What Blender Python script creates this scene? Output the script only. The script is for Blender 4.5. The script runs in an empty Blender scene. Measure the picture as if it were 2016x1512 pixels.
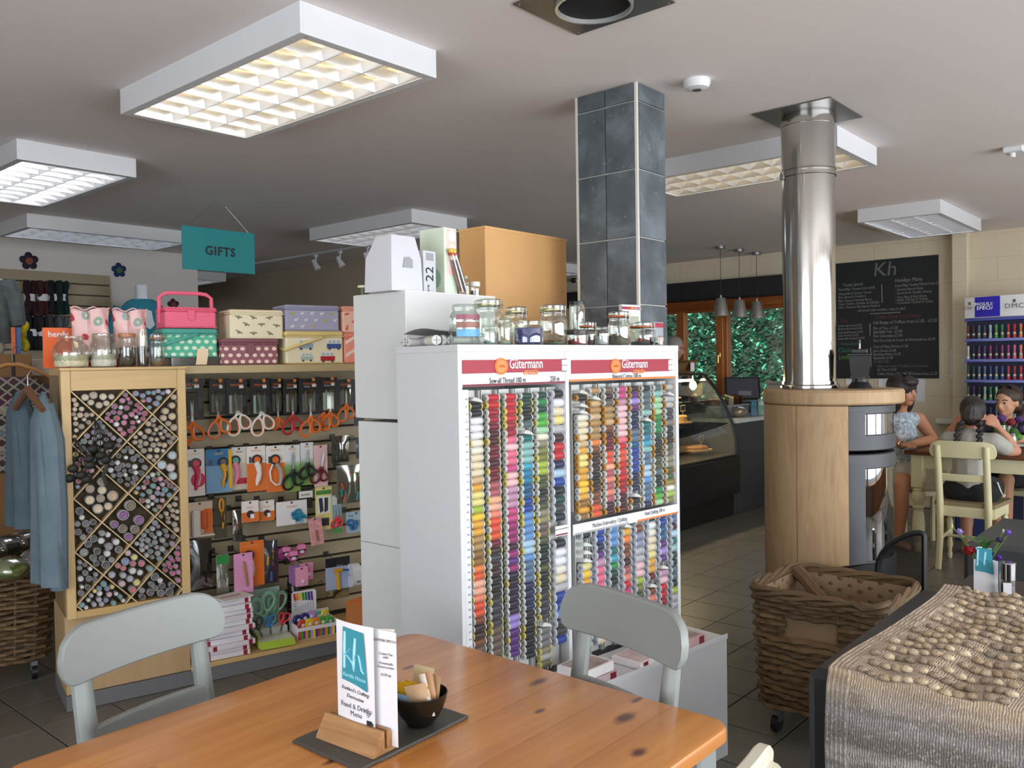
import bpy, math, random
from math import sin, cos, pi, sqrt, radians as rad
from mathutils import Vector as V, Matrix, Euler
random.seed(7)
SC = bpy.context.scene
COL = SC.collection
# ---------------------------------------------------------------- camera
EYE = V((0, 0, 1.45)); FPX = 1670.18
_y, _p, _r = -0.7158615, -0.0233967, 0.0160266
_f = V((sin(_y)*cos(_p), cos(_y)*cos(_p), sin(_p))); _rt = V((cos(_y), -sin(_y), 0)); _dn = _f.cross(_rt)
CR = _rt*cos(_r) + _dn*sin(_r); CD = -_rt*sin(_r) + _dn*cos(_r); CF = _f
cam = bpy.data.cameras.new('camera'); cam.sensor_fit = 'HORIZONTAL'; cam.sensor_width = 36; cam.lens = 36*FPX/2016
cam.clip_start = .05; cam.clip_end = 200
cob = bpy.data.objects.new('camera', cam); COL.objects.link(cob)
cob.matrix_world = Matrix(((CR.x, -CD.x, -CF.x, EYE.x), (CR.y, -CD.y, -CF.y, EYE.y), (CR.z, -CD.z, -CF.z, EYE.z), (0, 0, 0, 1)))
SC.camera = cob
# ---------------------------------------------------------------- world, sun, window daylight, exposure
SC.view_settings.view_transform = 'Standard'; SC.view_settings.look = 'None'
SC.view_settings.exposure = 0.4; SC.view_settings.gamma = 1.0; SC.view_settings.use_curve_mapping = False
SC.cycles.max_bounces = 7; SC.cycles.diffuse_bounces = 4; SC.cycles.glossy_bounces = 3; SC.cycles.transparent_max_bounces = 14; SC.cycles.caustics_reflective = False; SC.cycles.caustics_refractive = False
W = bpy.data.worlds.new('world'); SC.world = W; W.use_nodes = True
_bg = W.node_tree.nodes['Background']; _bg.inputs[0].default_value = (.80, .90, 1, 1); _bg.inputs[1].default_value = 1.5
def lamp(name, kind, loc, rot, energy, color=(1, 1, 1), **kw):
    l = bpy.data.lights.new(name, kind); l.energy = energy; l.color = color
    for k, v in kw.items(): setattr(l, k, v)
    o = bpy.data.objects.new(name, l); COL.objects.link(o); o.location = loc; o.rotation_euler = rot; return o
lamp('sun', 'SUN', (0, 20, 12), (rad(35), rad(20), 0), 9, (1, .95, .85), angle=rad(2))
# daylight entering by the glazed shop front (x = +3.2) and by the window wall behind the camera
lamp('daylight_front', 'AREA', (3.45, 2.6, 1.35), (0, rad(90), 0), 300, (.93, .97, 1.0), shape='RECTANGLE', size=2.1, size_y=9.0)
lamp('daylight_rear', 'AREA', (-.6, -3.05, 1.45), (rad(90), 0, 0), 80, (.9, .95, 1.0), shape='RECTANGLE', size=3.4, size_y=1.7)
# ---------------------------------------------------------------- pixel -> point helpers (on real planes of the room)
def ray(x, y): return CR*((x-1008)/FPX) + CD*((y-756)/FPX) + CF
def onz(x, y, z): d = ray(x, y); return EYE + d*((z-EYE.z)/d.z)
def onx(x, y, X): d = ray(x, y); return EYE + d*(X/d.x)
def ony(x, y, Y): d = ray(x, y); return EYE + d*(Y/d.y)
def frame(x, y, z, deg=0): return Matrix.Translation((x, y, z)) @ Matrix.Rotation(rad(deg), 4, 'Z')
def onf(F, c, x, y):
    """pixel -> local (y, z) on the plane local-x = c of a frame whose +x faces the room"""
    n = V(F.col[0][:3]); o = F.translation + n*c; d = ray(x, y); k = (o-EYE).dot(n)/d.dot(n)
    q = F.inverted() @ (EYE + d*k); return q.y, q.z
# ---------------------------------------------------------------- mesh builder
class MB:
    def __init__(s): s.v = []; s.f = []; s.m = []
    def add(s, vs, fs, mi=0, M=None):
        o = len(s.v); s.v += [(M @ V(v))[:] if M else tuple(v) for v in vs]
        for f in fs: s.f.append(tuple(i+o for i in f)); s.m.append(mi)
        return s
    def box(s, c, d, ch=0, mi=0, M=None):
        x, y, z = d[0]/2, d[1]/2, d[2]/2
        if ch <= 0:
            vs = [(c[0]+a*x, c[1]+b*y, c[2]+e*z) for a in (-1, 1) for b in (-1, 1) for e in (-1, 1)]
            return s.add(vs, [(0, 1, 3, 2), (4, 6, 7, 5), (0, 4, 5, 1), (2, 3, 7, 6), (0, 2, 6, 4), (1, 5, 7, 3)], mi, M)
        ch = min(ch, x*.98, y*.98, z*.98); vs = []; I = {}
        for a in (-1, 1):
            for b in (-1, 1):
                for e in (-1, 1):
                    for k in range(3):
                        p = [a*x, b*y, e*z]
                        for j in range(3):
                            if j != k: p[j] -= (a, b, e)[j]*ch
                        I[a, b, e, k] = len(vs); vs.append((c[0]+p[0], c[1]+p[1], c[2]+p[2]))
        fs = []
        for k in range(3):
            i, j = (k+1) % 3, (k+2) % 3
            for sg in (-1, 1):
                q = []
                for (p_, q_) in ((-1, -1), (1, -1), (1, 1), (-1, 1)):
                    t = [0, 0, 0]; t[k] = sg; t[i] = p_; t[j] = q_; q.append(I[t[0], t[1], t[2], k])
                fs.append(tuple(q if sg > 0 else q[::-1]))
        for k in range(3):
            i, j = (k+1) % 3, (k+2) % 3
            for a in (-1, 1):
                for b in (-1, 1):
                    t0 = [0, 0, 0]; t0[i] = a; t0[j] = b; t1 = t0[:]; t0[k] = -1; t1[k] = 1
                    q = [I[(*t0, i)], I[(*t1, i)], I[(*t1, j)], I[(*t0, j)]]
                    fs.append(tuple(q if a*b < 0 else q[::-1]))
        for a in (-1, 1):
            for b in (-1, 1):
                for e in (-1, 1):
                    q = (I[a, b, e, 0], I[a, b, e, 1], I[a, b, e, 2]); fs.append(q if a*b*e > 0 else q[::-1])
        return s.add(vs, fs, mi, M)
    def tube(s, pts, r, n=8, cap=True, closed=False, mi=0, M=None, sq=1.0):
        pts = [V(p) for p in pts]; N = len(pts); rs = r if isinstance(r, (list, tuple)) else [r]*N
        vs = []; up = None
        for i, p in enumerate(pts):
            a = pts[(i-1) % N] if (closed or i > 0) else p; b = pts[(i+1) % N] if (closed or i < N-1) else p
            t = (b-a); t = t.normalized() if t.length > 1e-9 else V((0, 0, 1))
            if up is None:
                up = V((0, 0, 1)) if abs(t.z) < .9 else V((1, 0, 0))
            up = (up - t*up.dot(t)); up = up.normalized() if up.length > 1e-6 else t.orthogonal().normalized()
            w = t.cross(up)
            for k in range(n):
                an = 2*pi*k/n; vs.append(p + (up*cos(an)*sq + w*sin(an))*rs[i])
        fs = []
        for i in range(N if closed else N-1):
            j = (i+1) % N
            for k in range(n): fs.append((i*n+k, i*n+(k+1) % n, j*n+(k+1) % n, j*n+k))
        if cap and not closed: fs += [tuple(range(n))[::-1], tuple(range((N-1)*n, N*n))]
        return s.add(vs, fs, mi, M)
    def cyl(s, p, q, r, r2=None, n=12, cap=True, mi=0, M=None): return s.tube([p, q], [r, r if r2 is None else r2], n, cap, False, mi, M)
    def lathe(s, prof, n=16, c=(0, 0, 0), mi=0, M=None, a0=0, a1=None):
        vs = []; fs = []; full = a1 is None; cols = n if full else n+1; a1 = 2*pi if full else a1
        for r, z in prof:
            for k in range(cols):
                an = a0 + (a1-a0)*k/n; vs.append((c[0]+r*cos(an), c[1]+r*sin(an), c[2]+z))
        for i in range(len(prof)-1):
            for k in range(n):
                k2 = (k+1) % cols; fs.append((i*cols+k, i*cols+k2, (i+1)*cols+k2, (i+1)*cols+k))
        if full:
            if prof[0][0] > 1e-6: fs.append(tuple(range(n))[::-1])
            if prof[-1][0] > 1e-6: fs.append(tuple(range((len(prof)-1)*n, len(prof)*n)))
        return s.add(vs, fs, mi, M)
    def prism(s, poly, x0, x1, mi=0, M=None):
        """poly: (y, z) points, counter-clockwise seen from +x; extruded from x0 to x1"""
        n = len(poly); vs = [(x0, a, b) for a, b in poly] + [(x1, a, b) for a, b in poly]
        fs = [tuple(range(n))[::-1], tuple(range(n, 2*n))] + [(i, (i+1) % n, n+(i+1) % n, n+i) for i in range(n)]
        return s.add(vs, fs, mi, M)
    def ell(s, c, r, n=12, m=8, mi=0, M=None):
        r = r if isinstance(r, (list, tuple)) else (r, r, r); vs = [(c[0], c[1], c[2]-r[2])]; fs = []
        for i in range(1, m):
            t = pi*i/m
            for k in range(n): vs.append((c[0]+r[0]*sin(t)*cos(2*pi*k/n), c[1]+r[1]*sin(t)*sin(2*pi*k/n), c[2]-r[2]*cos(t)))
        vs.append((c[0], c[1], c[2]+r[2])); e = len(vs)-1
        for k in range(n):
            k2 = (k+1) % n; fs.append((0, 1+k2, 1+k)); fs.append((e, 1+(m-2)*n+k, 1+(m-2)*n+k2))
            for i in range(m-2): fs.append((1+i*n+k, 1+i*n+k2, 1+(i+1)*n+k2, 1+(i+1)*n+k))
        return s.add(vs, fs, mi, M)
    def grid(s, fn, nu, nv, closeu=False, mi=0, M=None):
        cu = nu if closeu else nu+1
        vs = [fn(i/nu, j/nv) for j in range(nv+1) for i in range(cu)]
        fs = [(j*cu+i, j*cu+(i+1) % cu, (j+1)*cu+(i+1) % cu, (j+1)*cu+i) for j in range(nv) for i in range(nu)]
        return s.add(vs, fs, mi, M)
    def mesh(s, name, ang=35):
        m = bpy.data.meshes.new(name); m.from_pydata(s.v, [], s.f)
        if any(s.m): m.polygons.foreach_set('material_index', s.m)
        if ang:
            m.polygons.foreach_set('use_smooth', [True]*len(m.polygons)); m.set_sharp_from_angle(angle=rad(ang))
        m.update(); return m
def put(name, data, mat=None, parent=None, M=None, own=False):
    """link one mesh object; own=True keeps the material on the object so that mesh data can be shared"""
    if isinstance(data, MB): data = data.mesh(name)
    o = bpy.data.objects.new(name, data); COL.objects.link(o)
    if mat is not None:
        ms = mat if isinstance(mat, (list, tuple)) else [mat]
        while len(data.materials) < len(ms): data.materials.append(ms[len(data.materials)] if not own else None)
        if own:
            for i, m in enumerate(ms): o.material_slots[i].link = 'OBJECT'; o.material_slots[i].material = m
    if parent: o.parent = parent
    if M is not None: o.matrix_local = M
    return o
def tag(o, label=None, cat=None, group=None, kind=None):
    if label: o['label'] = label
    if cat: o['category'] = cat
    if group: o['group'] = group
    if kind: o['kind'] = kind
    return o
def thing(name, label, cat, M=None, group=None):
    o = bpy.data.objects.new(name, None); o.empty_display_size = .05; COL.objects.link(o)
    if M is not None: o.matrix_world = M
    return tag(o, label, cat, group)
TX = Matrix.Rotation(rad(90), 4, 'Z') @ Matrix.Rotation(rad(90), 4, 'X')     # text facing local +x, reading along +y
def text(name, body, size, M, mat, parent=None, align='CENTER', bold=0.0, sx=1.0, shear=0.0, sp=1.0):
    c = bpy.data.curves.new(name, 'FONT'); c.body = body; c.size = size; c.align_x = align; c.align_y = 'CENTER'
    c.offset = bold; c.extrude = .0002; c.shear = shear; c.space_character = sp; c.resolution_u = 2
    c.materials.append(mat); o = bpy.data.objects.new(name, c); COL.objects.link(o)
    if parent: o.parent = parent
    o.matrix_local = M @ Matrix.Diagonal((sx, 1, 1, 1)); return o
def T(x, y, z): return Matrix.Translation((x, y, z))
def RX(a): return Matrix.Rotation(rad(a), 4, 'X')
def RY(a): return Matrix.Rotation(rad(a), 4, 'Y')
def RZ(a): return Matrix.Rotation(rad(a), 4, 'Z')
# ---------------------------------------------------------------- materials
def lin(h):
    if not isinstance(h, str): return tuple(h)
    h = h.lstrip('#'); c = [int(h[i:i+2], 16)/255 for i in (0, 2, 4)]
    return tuple(x/12.92 if x <= .04045 else ((x+.055)/1.055)**2.4 for x in c)
_M = {}
class NT:
    def __init__(s, name):
        s.mat = bpy.data.materials.new(name); s.mat.use_nodes = True; s.t = s.mat.node_tree; s.n = s.t.nodes; s.b = s.n['Principled BSDF']
    def node(s, k, **kw):
        n = s.n.new(k)
        for a, v in kw.items():
            if a.startswith('i_'): n.inputs[a[2:].replace('_', ' ')].default_value = v
            else: setattr(n, a, v)
        return n
    def l(s, a, b): s.t.links.new(a, b)
    def math(s, op, a, b=None, c=None):
        n = s.n.new('ShaderNodeMath'); n.operation = op
        for i, x in enumerate((a, b, c)):
            if x is None: continue
            if isinstance(x, (int, float)): n.inputs[i].default_value = x
            else: s.l(x, n.inputs[i])
        return n.outputs[0]
    def mix(s, fac, a, b):
        n = s.n.new('ShaderNodeMix'); n.data_type = 'RGBA'
        for i, x in ((0, fac), (6, a), (7, b)):
            if isinstance(x, (int, float)): n.inputs[i].default_value = x
            elif isinstance(x, (tuple, list, str)): n.inputs[i].default_value = (*lin(x), 1)
            else: s.l(x, n.inputs[i])
        return n.outputs[2]
    def ramp(s, fac, stops):
        n = s.n.new('ShaderNodeValToRGB'); e = n.color_ramp.elements
        while len(e) < len(stops): e.new(.5)
        for i, (p, c) in enumerate(stops): e[i].position = p; e[i].color = (*lin(c), 1)
        s.l(fac, n.inputs[0]); return n.outputs[0]
    def coords(s, kind='Object', scale=(1, 1, 1), rot=(0, 0, 0), loc=(0, 0, 0)):
        tc = s.n.new('ShaderNodeTexCoord'); mp = s.n.new('ShaderNodeMapping')
        mp.inputs['Scale'].default_value = scale; mp.inputs['Rotation'].default_value = rot; mp.inputs['Location'].default_value = loc
        s.l(tc.outputs[kind], mp.inputs[0]); return mp.outputs[0]
    def noise(s, vec, scale=5, detail=3, rough=.5, dist=0):
        n = s.node('ShaderNodeTexNoise'); n.inputs['Scale'].default_value = scale; n.inputs['Detail'].default_value = detail
        n.inputs['Roughness'].default_value = rough; n.inputs['Distortion'].default_value = dist; s.l(vec, n.inputs['Vector']); return n.outputs['Fac']
    def set(s, **kw):
        for k, v in kw.items():
            k = {'rough': 'Roughness', 'metal': 'Metallic', 'coat': 'Coat Weight', 'trans': 'Transmission Weight', 'ior': 'IOR', 'alpha': 'Alpha', 'spec': 'Specular IOR Level', 'color': 'Base Color', 'sheen': 'Sheen Weight', 'crough': 'Coat Roughness'}[k]
            if isinstance(v, (int, float)): s.b.inputs[k].default_value = v
            elif isinstance(v, (str, tuple)): s.b.inputs[k].default_value = (*lin(v), 1)
            else: s.l(v, s.b.inputs[k])
        return s
    def bump(s, h, strength=.3, dist=.01):
        n = s.n.new('ShaderNodeBump'); n.inputs['Strength'].default_value = strength; n.inputs['Distance'].default_value = dist
        s.l(h, n.inputs['Height']); s.l(n.outputs[0], s.b.inputs['Normal']); return s
def pm(col, rough=.5, metal=0, var=.06, scale=8, bump=0, bscale=250, **kw):
    """plain procedural material: base colour with slight noise variation"""
    key = (col, rough, metal, var, scale, bump, bscale, tuple(sorted(kw.items())))
    if key in _M: return _M[key]
    c = lin(col); t = NT('mat_%d' % len(_M)); vec = t.coords()
    if var > 0:
        nz = t.noise(vec, scale, 3)
        a = tuple(max(0, x*(1-var*1.6)) for x in c); b = tuple(min(1, x*(1+var*1.6)) for x in c)
        t.set(color=t.mix(nz, a, b))
    else: t.set(color=c)
    t.set(rough=rough, metal=metal, **kw)
    if bump: t.bump(t.noise(vec, bscale, 3), bump, .004)
    _M[key] = t.mat; return t.mat
def emit(col, strength):
    key = ('emit', col, strength)
    if key in _M: return _M[key]
    t = NT('emit_%d' % len(_M)); e = t.node('ShaderNodeEmission'); e.inputs[0].default_value = (*lin(col), 1); e.inputs[1].default_value = strength
    t.l(e.outputs[0], t.n['Material Output'].inputs[0]); _M[key] = t.mat; return t.mat
def clear(tint='#f4f8f6', amount=.12, rough=.03):
    """thin clear glass / plastic: see-through with a glossy skin"""
    key = ('clear', tint, amount, rough)
    if key in _M: return _M[key]
    t = NT('clear_%d' % len(_M)); tr = t.node('ShaderNodeBsdfTransparent'); tr.inputs[0].default_value = (*lin(tint), 1)
    gl = t.node('ShaderNodeBsdfGlossy'); gl.inputs['Roughness'].default_value = rough; gl.inputs['Color'].default_value = (1, 1, 1, 1)
    lw = t.node('ShaderNodeLayerWeight'); lw.inputs[0].default_value = .35
    f = t.math('ADD', t.math('MULTIPLY', lw.outputs['Facing'], .55), amount); m = t.node('ShaderNodeMixShader')
    t.l(f, m.inputs[0]); t.l(tr.outputs[0], m.inputs[1]); t.l(gl.outputs[0], m.inputs[2]); t.l(m.outputs[0], t.n['Material Output'].inputs[0])
    _M[key] = t.mat; return t.mat
def wood(c1, c2, axis='y', scale=1.0, rough=.45, knots=(), dark='#5a2c14', coat=0.0, key=None):
    k_ = ('wood', c1, c2, axis, scale, rough, tuple(knots), coat, key)
    if k_ in _M: return _M[k_]
    t = NT('wood_%d' % len(_M)); st = {'x': (.9, 14, 14), 'y': (14, .9, 14), 'z': (14, 14, .9)}[axis]
    vec = t.coords('Object', tuple(a*scale for a in st)); n1 = t.noise(vec, 1.6, 5, .6, .6)
    vec2 = t.coords('Object', tuple(a*scale*5 for a in st)); n2 = t.noise(vec2, 2.0, 3, .6)
    big = t.noise(t.coords('Object', tuple(a*scale*.25 for a in st)), 1.3, 2)
    c = t.ramp(t.math('ADD', t.math('MULTIPLY', n1, .6), t.math('MULTIPLY', big, .4)), [(.32, c1), (.5, tuple((a+b)/2 for a, b in zip(lin(c1), lin(c2)))), (.68, c2)])
    c = t.mix(t.math('MULTIPLY', n2, .25), c, tuple(x*.6 for x in lin(c1)))
    if knots:
        tc = t.n.new('ShaderNodeTexCoord'); sp = t.n.new('ShaderNodeSeparateXYZ'); t.l(tc.outputs['Object'], sp.inputs[0])
        wob = t.noise(t.coords('Object', (40, 40, 40)), 1.0, 3)
        for (kx, ky, rx, ry) in knots:
            dx = t.math('DIVIDE', t.math('SUBTRACT', sp.outputs[0], kx), rx); dy = t.math('DIVIDE', t.math('SUBTRACT', sp.outputs[1], ky), ry)
            d = t.math('SQRT', t.math('ADD', t.math('MULTIPLY', dx, dx), t.math('MULTIPLY', dy, dy)))
            d = t.math('ADD', d, t.math('MULTIPLY', t.math('SUBTRACT', wob, .5), .6))
            mr = t.node('ShaderNodeMapRange'); mr.inputs[1].default_value = 1.25; mr.inputs[2].default_value = .5; t.l(d, mr.inputs[0])
            c = t.mix(mr.outputs[0], c, dark)
    t.set(color=c, rough=rough, coat=coat, crough=.15); t.bump(n2, .06, .002); _M[k_] = t.mat; return t.mat
def dots(bg, fg, scale, r=.3, plane='yz', rough=.8, offset=True):
    """regular polka dots printed on cloth"""
    k_ = ('dots', bg, fg, scale, r, plane, offset)
    if k_ in _M: return _M[k_]
    t = NT('dots_%d' % len(_M)); tc = t.n.new('ShaderNodeTexCoord'); sp = t.n.new('ShaderNodeSeparateXYZ'); t.l(tc.outputs['Object'], sp.inputs[0])
    a = t.math('MULTIPLY', t.math('ADD', sp.outputs['xyz'.index(plane[0])], sp.outputs['xyz'.index(plane[0]) - 1] if False else 0.0), scale)
    a = t.math('MULTIPLY', t.math('ADD', sp.outputs[0], sp.outputs[1]), scale); b = t.math('MULTIPLY', sp.outputs[2], scale*1.25)
    row = t.math('FLOOR', b); sh = t.math('MULTIPLY', t.math('MODULO', t.math('ABSOLUTE', row), 2.0), .5 if offset else 0)
    fx = t.math('SUBTRACT', t.math('FRACT', t.math('ADD', a, sh)), .5); fy = t.math('SUBTRACT', t.math('FRACT', b), .5)
    d = t.math('SQRT', t.math('ADD', t.math('MULTIPLY', fx, fx), t.math('MULTIPLY', fy, fy)))
    t.set(color=t.mix(t.math('LESS_THAN', d, r), bg, fg), rough=rough); t.bump(t.noise(t.coords(), 400, 2), .1, .002); _M[k_] = t.mat; return t.mat
WHITE = pm('#d6d7da', .45, var=.015); BLACK = pm('#151517', .45); CHROME = pm('#d8d8da', .12, 1, var=.02); STEEL = pm('#a8a9ac', .3, 1, var=.03)
PAPER = pm('#dedde2', .7, var=.01); INK = pm('#1d1d22', .7, var=0); CLEAR = clear(); DGREY = pm('#4a4b50', .5)
# ================================================================ room shell
ZC, ZR, YB, XL = 2.612, 2.51, 8.85, -8.1
t = NT('ceiling_paint'); t.set(color=t.mix(t.noise(t.coords(), 1.2, 3), '#e2d9d6', '#e9e1de'), rough=.85); M_CEIL = t.mat
def wallpaint(a, b, blocks):
    t = NT('wall_paint'); v = t.coords(); t.set(color=t.mix(t.noise(v, 1.5, 3), a, b), rough=.8)
    if blocks:
        br = t.node('ShaderNodeTexBrick'); t.l(t.coords('Object', (1, 1, 1), (rad(90), 0, 0)), br.inputs['Vector'])
        for k, x in (('Scale', 1), ('Mortar Size', .006), ('Brick Width', .44), ('Row Height', .215), ('Mortar Smooth', .6)): br.inputs[k].default_value = x
        t.bump(t.math('SUBTRACT', 1.0, br.outputs['Fac']), .5, .006)
    return t.mat
M_WB = wallpaint('#cfc2a8', '#d8ccb4', True); M_WL = wallpaint('#d6d0cc', '#ddd8d4', False); M_WM = wallpaint('#b3a48c', '#bcae97', False)
def struct(name, mb, mat, M=None): return tag(put(name, mb, mat, None, M), kind='structure')
m = MB(); m.box((-5.4, 3, -.06), (17.6, 12.2, .1)); FLOOR = struct('floor', m, pm('#3d3a35', .8))
m = MB(); m.box((-5.4, 3, ZC+.06), (17.6, 12.2, .12)); struct('ceiling', m, M_CEIL)
# floor tiles
TP = .2956; t = NT('floor_tile'); v = t.coords(); oi = t.node('ShaderNodeObjectInfo'); nz = t.noise(t.coords('Generated', (3, 3, 1)), 2.2, 4)
base = t.mix(nz, '#65615a', '#77726a'); t.set(color=t.mix(t.math('MULTIPLY', oi.outputs['Random'], .35), base, '#575249'), rough=.33, spec=.5)
t.bump(t.noise(v, 60, 3), .08, .002); M_TILE = t.mat
tm = MB().box((0, 0, -.004), (TP-.006, TP-.006, .008), .0012).mesh('floor_tile'); spots = []
for i in range(-28, 18):
    for j in range(-24, 15):
        x = -2.234 + (i+.5)*TP; y = 4.266 + (j+.5)*TP
        if not (-14 < x < 3 and -2.6 < y < 8.75): continue
        q = V((x, y, 0))-EYE; d = q.dot(CF)
        u_, w_ = (1008+FPX*q.dot(CR)/d, 756+FPX*q.dot(CD)/d) if d > .2 else (-9e9, 0)
        vis = d > .2 and -150 < u_ < 2160 and w_ < 1750 and ((x > -4.1 and y > 2.2) or (y < 2.6 and x < -1.2 and x > -6))
        spots.append((d if vis else 99+q.length, x, y))
spots.sort(); far = MB()
for k, (d, x, y) in enumerate(spots):
    if k < 290 and d < 90: put('floor_tile', tm, M_TILE, FLOOR, T(x, y, 0))
    else: far.box((x, y, -.004), (TP-.006, TP-.006, .008))
tag(put('tiles_beyond', far, M_TILE, FLOOR), kind='stuff')
# walls
def Wy(x, y=700): return ony(x, y, YB).x
wx0, wx1, wz0, wz1 = -6.6, -3.76, 1.0, 2.16
m = MB(); th = .3; yc = YB+th/2
m.box(((-14+wx0)/2, yc, 1.3), (wx0+14, th, 2.63)); m.box(((3.4+wx1)/2, yc, 1.3), (3.4-wx1, th, 2.63))
m.box(((wx0+wx1)/2, yc, (wz0-.01)/2), (wx1-wx0, th, wz0+.01)); m.box(((wx0+wx1)/2, yc, (wz1+2.615)/2), (wx1-wx0, th, 2.615-wz1))
struct('wall_back', m, M_WB)
m = MB(); m.box((XL-.15, (4.455-3)/2, 1.3), (.3, 7.455, 2.63)); struct('wall_left', m, M_WL)
m = MB(); m.box((-9.6, 6.05, 1.3), (8.8, .3, 2.63)); struct('wall_partition', m, M_WM)
m = MB(); m.box((-14.1, 3, 1.3), (.3, 12, 2.63)); struct('wall_side', m, M_WM)
m = MB()
for a, b, z0, z1 in ((-14, -2.4, 0, 2.615), (1.2, 3.4, 0, 2.615), (-2.4, 1.2, 0, .55), (-2.4, 1.2, 2.3, 2.615)): m.box(((a+b)/2, -2.9, (z0+z1)/2), (b-a, .2, z1-z0))
struct('wall_rear', m, M_WL)
m = MB(); m.box((3.3, 3, .12), (.2, 12, .3)); m.box((3.3, 3, 2.5), (.2, 12, .25))
for k in range(8): m.box((3.3, -2.6+k*1.6, 1.3), (.16, .12, 2.4))
struct('wall_front', m, pm('#8a5a32', .5))
# wall pilaster and service boxing on the back wall
m = MB(); m.box(((Wy(1880, 500)+Wy(1911, 500))/2, YB-.06, 1.306), (.135, .12, 2.612), .006); struct('trim_1', m, M_WB)
# window in the back wall
M_OAK = wood('#8e4a1c', '#b9743a', 'z', 1.2, .4, key='win'); M_OAKX = wood('#7d3f18', '#a9642f', 'x', 1.2, .4, key='winx')
WIN = thing('window_1', None, None, None); tag(WIN, kind='structure')
m = MB(); m.box(((wx0+wx1)/2, YB-.035, 2.262), (wx1-wx0+.16, .13, .2), .004); put('window_beam', m, pm('#26262a', .5), WIN)
m = MB(); m.box(((wx0+wx1)/2, YB-.01, 2.155), (wx1-wx0+.06, .10, .02), .002); put('beam_lip', m, pm('#1d1d20', .5), WIN)
m = MB(); m.box(((wx0+wx1)/2, YB+.03, 2.10), (wx1-wx0, .1, .09), .004); put('window_head', m, M_OAKX, WIN)
m = MB(); m.box(((wx0+wx1)/2, YB+.06, 2.035), (wx1-wx0, .08, .045), .004); put('head_rail', m, M_OAKX, WIN)
for a, b in ((1332, 1347), (1413, 1432), (1544, 1556)):
    x0, x1 = Wy(a), Wy(b); m = MB(); m.box(((x0+x1)/2, YB+.05, (wz0+2.03)/2), (x1-x0, .1, 2.03-wz0), .005); put('mullion', m, M_OAK, WIN)
x0, x1 = Wy(1411), Wy(1426); m = MB(); m.box(((x0+x1)/2, YB-.01, (wz0+2.0)/2), (x1-x0-.01, .03, 1.94-wz0), .004); put('casement_stile', m, M_OAK, WIN)
x0 = -5.63; m = MB(); m.box((x0, YB+.05, 1.5), (.07, .1, 1.05), .005); put('mullion', m, M_OAK, WIN)
m = MB(); m.box(((wx0+wx1)/2, YB-.03, wz0-.015), (wx1-wx0, .34, .03), .004); put('window_sill', m, M_OAKX, WIN)
gl = clear('#eef6f2', .05, .01)
for a, b in ((-6.55, -5.67), (-5.59, Wy(1332)), (Wy(1347), Wy(1413)), (Wy(1432), Wy(1544))):
    m = MB(); m.box(((a+b)/2, YB+.06, (wz0+2.02)/2), (b-a, .006, 2.02-wz0)); put('pane', m, gl, WIN)
m = MB(); xh = (Wy(1413)+Wy(1424))/2; zh = ony(1419, 699, YB).z
m.box((xh, YB-.03, zh), (.028, .012, .05), .003); m.tube([(xh, YB-.035, zh), (xh, YB-.06, zh), (xh, YB-.065, zh-.09)], .009, 8); put('handle', m, pm('#d8b26a', .25, 1), WIN)
# planted bank outside
t = NT('leaf'); g = t.node('ShaderNodeNewGeometry'); c = t.ramp(g.outputs['Random Per Island'], [(0, '#1a463c'), (.35, '#2c6e5c'), (.7, '#4a947e'), (1, '#84ba9c')]); t.set(color=c, rough=.75, spec=.2); M_LEAF = t.mat
t = NT('leaf_bright'); g = t.node('ShaderNodeNewGeometry'); c = t.ramp(g.outputs['Random Per Island'], [(0, '#3f7a35'), (.5, '#6fb45a'), (1, '#a9dc86')]); t.set(color=c, rough=.5); M_LEAF2 = t.mat
m = MB(); rn = random.Random(3)
m.grid(lambda u, v: (-13+14*u, 10.4+5.0*v, -.4+4.8*v+.25*sin(9*u)+.15*sin(23*u+4*v)), 30, 12); struct('ground_bank', m, pm('#1d2c22', .95))
def leaf(m, p, s, rnd, droop=.4):
    a = rnd.uniform(0, 2*pi); tl = rnd.uniform(-.4, .9); M = Matrix.Translation(p) @ Matrix.Rotation(a, 4, 'Z') @ Matrix.Rotation(tl, 4, 'X') @ Matrix.Scale(s, 4)
    m.add([(0, -1, 0), (.42, -.3, .12), (.3, .5, .1), (0, 1, -droop*.4), (-.3, .5, .1), (-.42, -.3, .12)], [(0, 1, 2, 3), (0, 3, 4, 5)], 0, M)
m = MB()
for k in range(15000):
    v = rn.random()**.8; x = rn.uniform(-9.2, -2.4); y = 10.5+4.7*v; z = -.3+4.8*v+rn.uniform(.02, .5)
    leaf(m, (x, y, z), rn.uniform(.03, .075), rn)
tag(put('ivy_leaves', m.mesh('ivy_leaves', 0), M_LEAF), 'dense green leaves covering the bank outside the window', 'foliage', kind='stuff')
m = MB()
for k in range(900):
    x = rn.uniform(-4.7, -3.6); y = rn.uniform(10.2, 10.9); leaf(m, (x, y, rn.uniform(.45, 1.0)), rn.uniform(.03, .07), rn)
tag(put('bush_leaves', m.mesh('bush_leaves', 0), M_LEAF2), 'bright yellow-green bush leaves low outside the window', 'foliage', kind='stuff')
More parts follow.
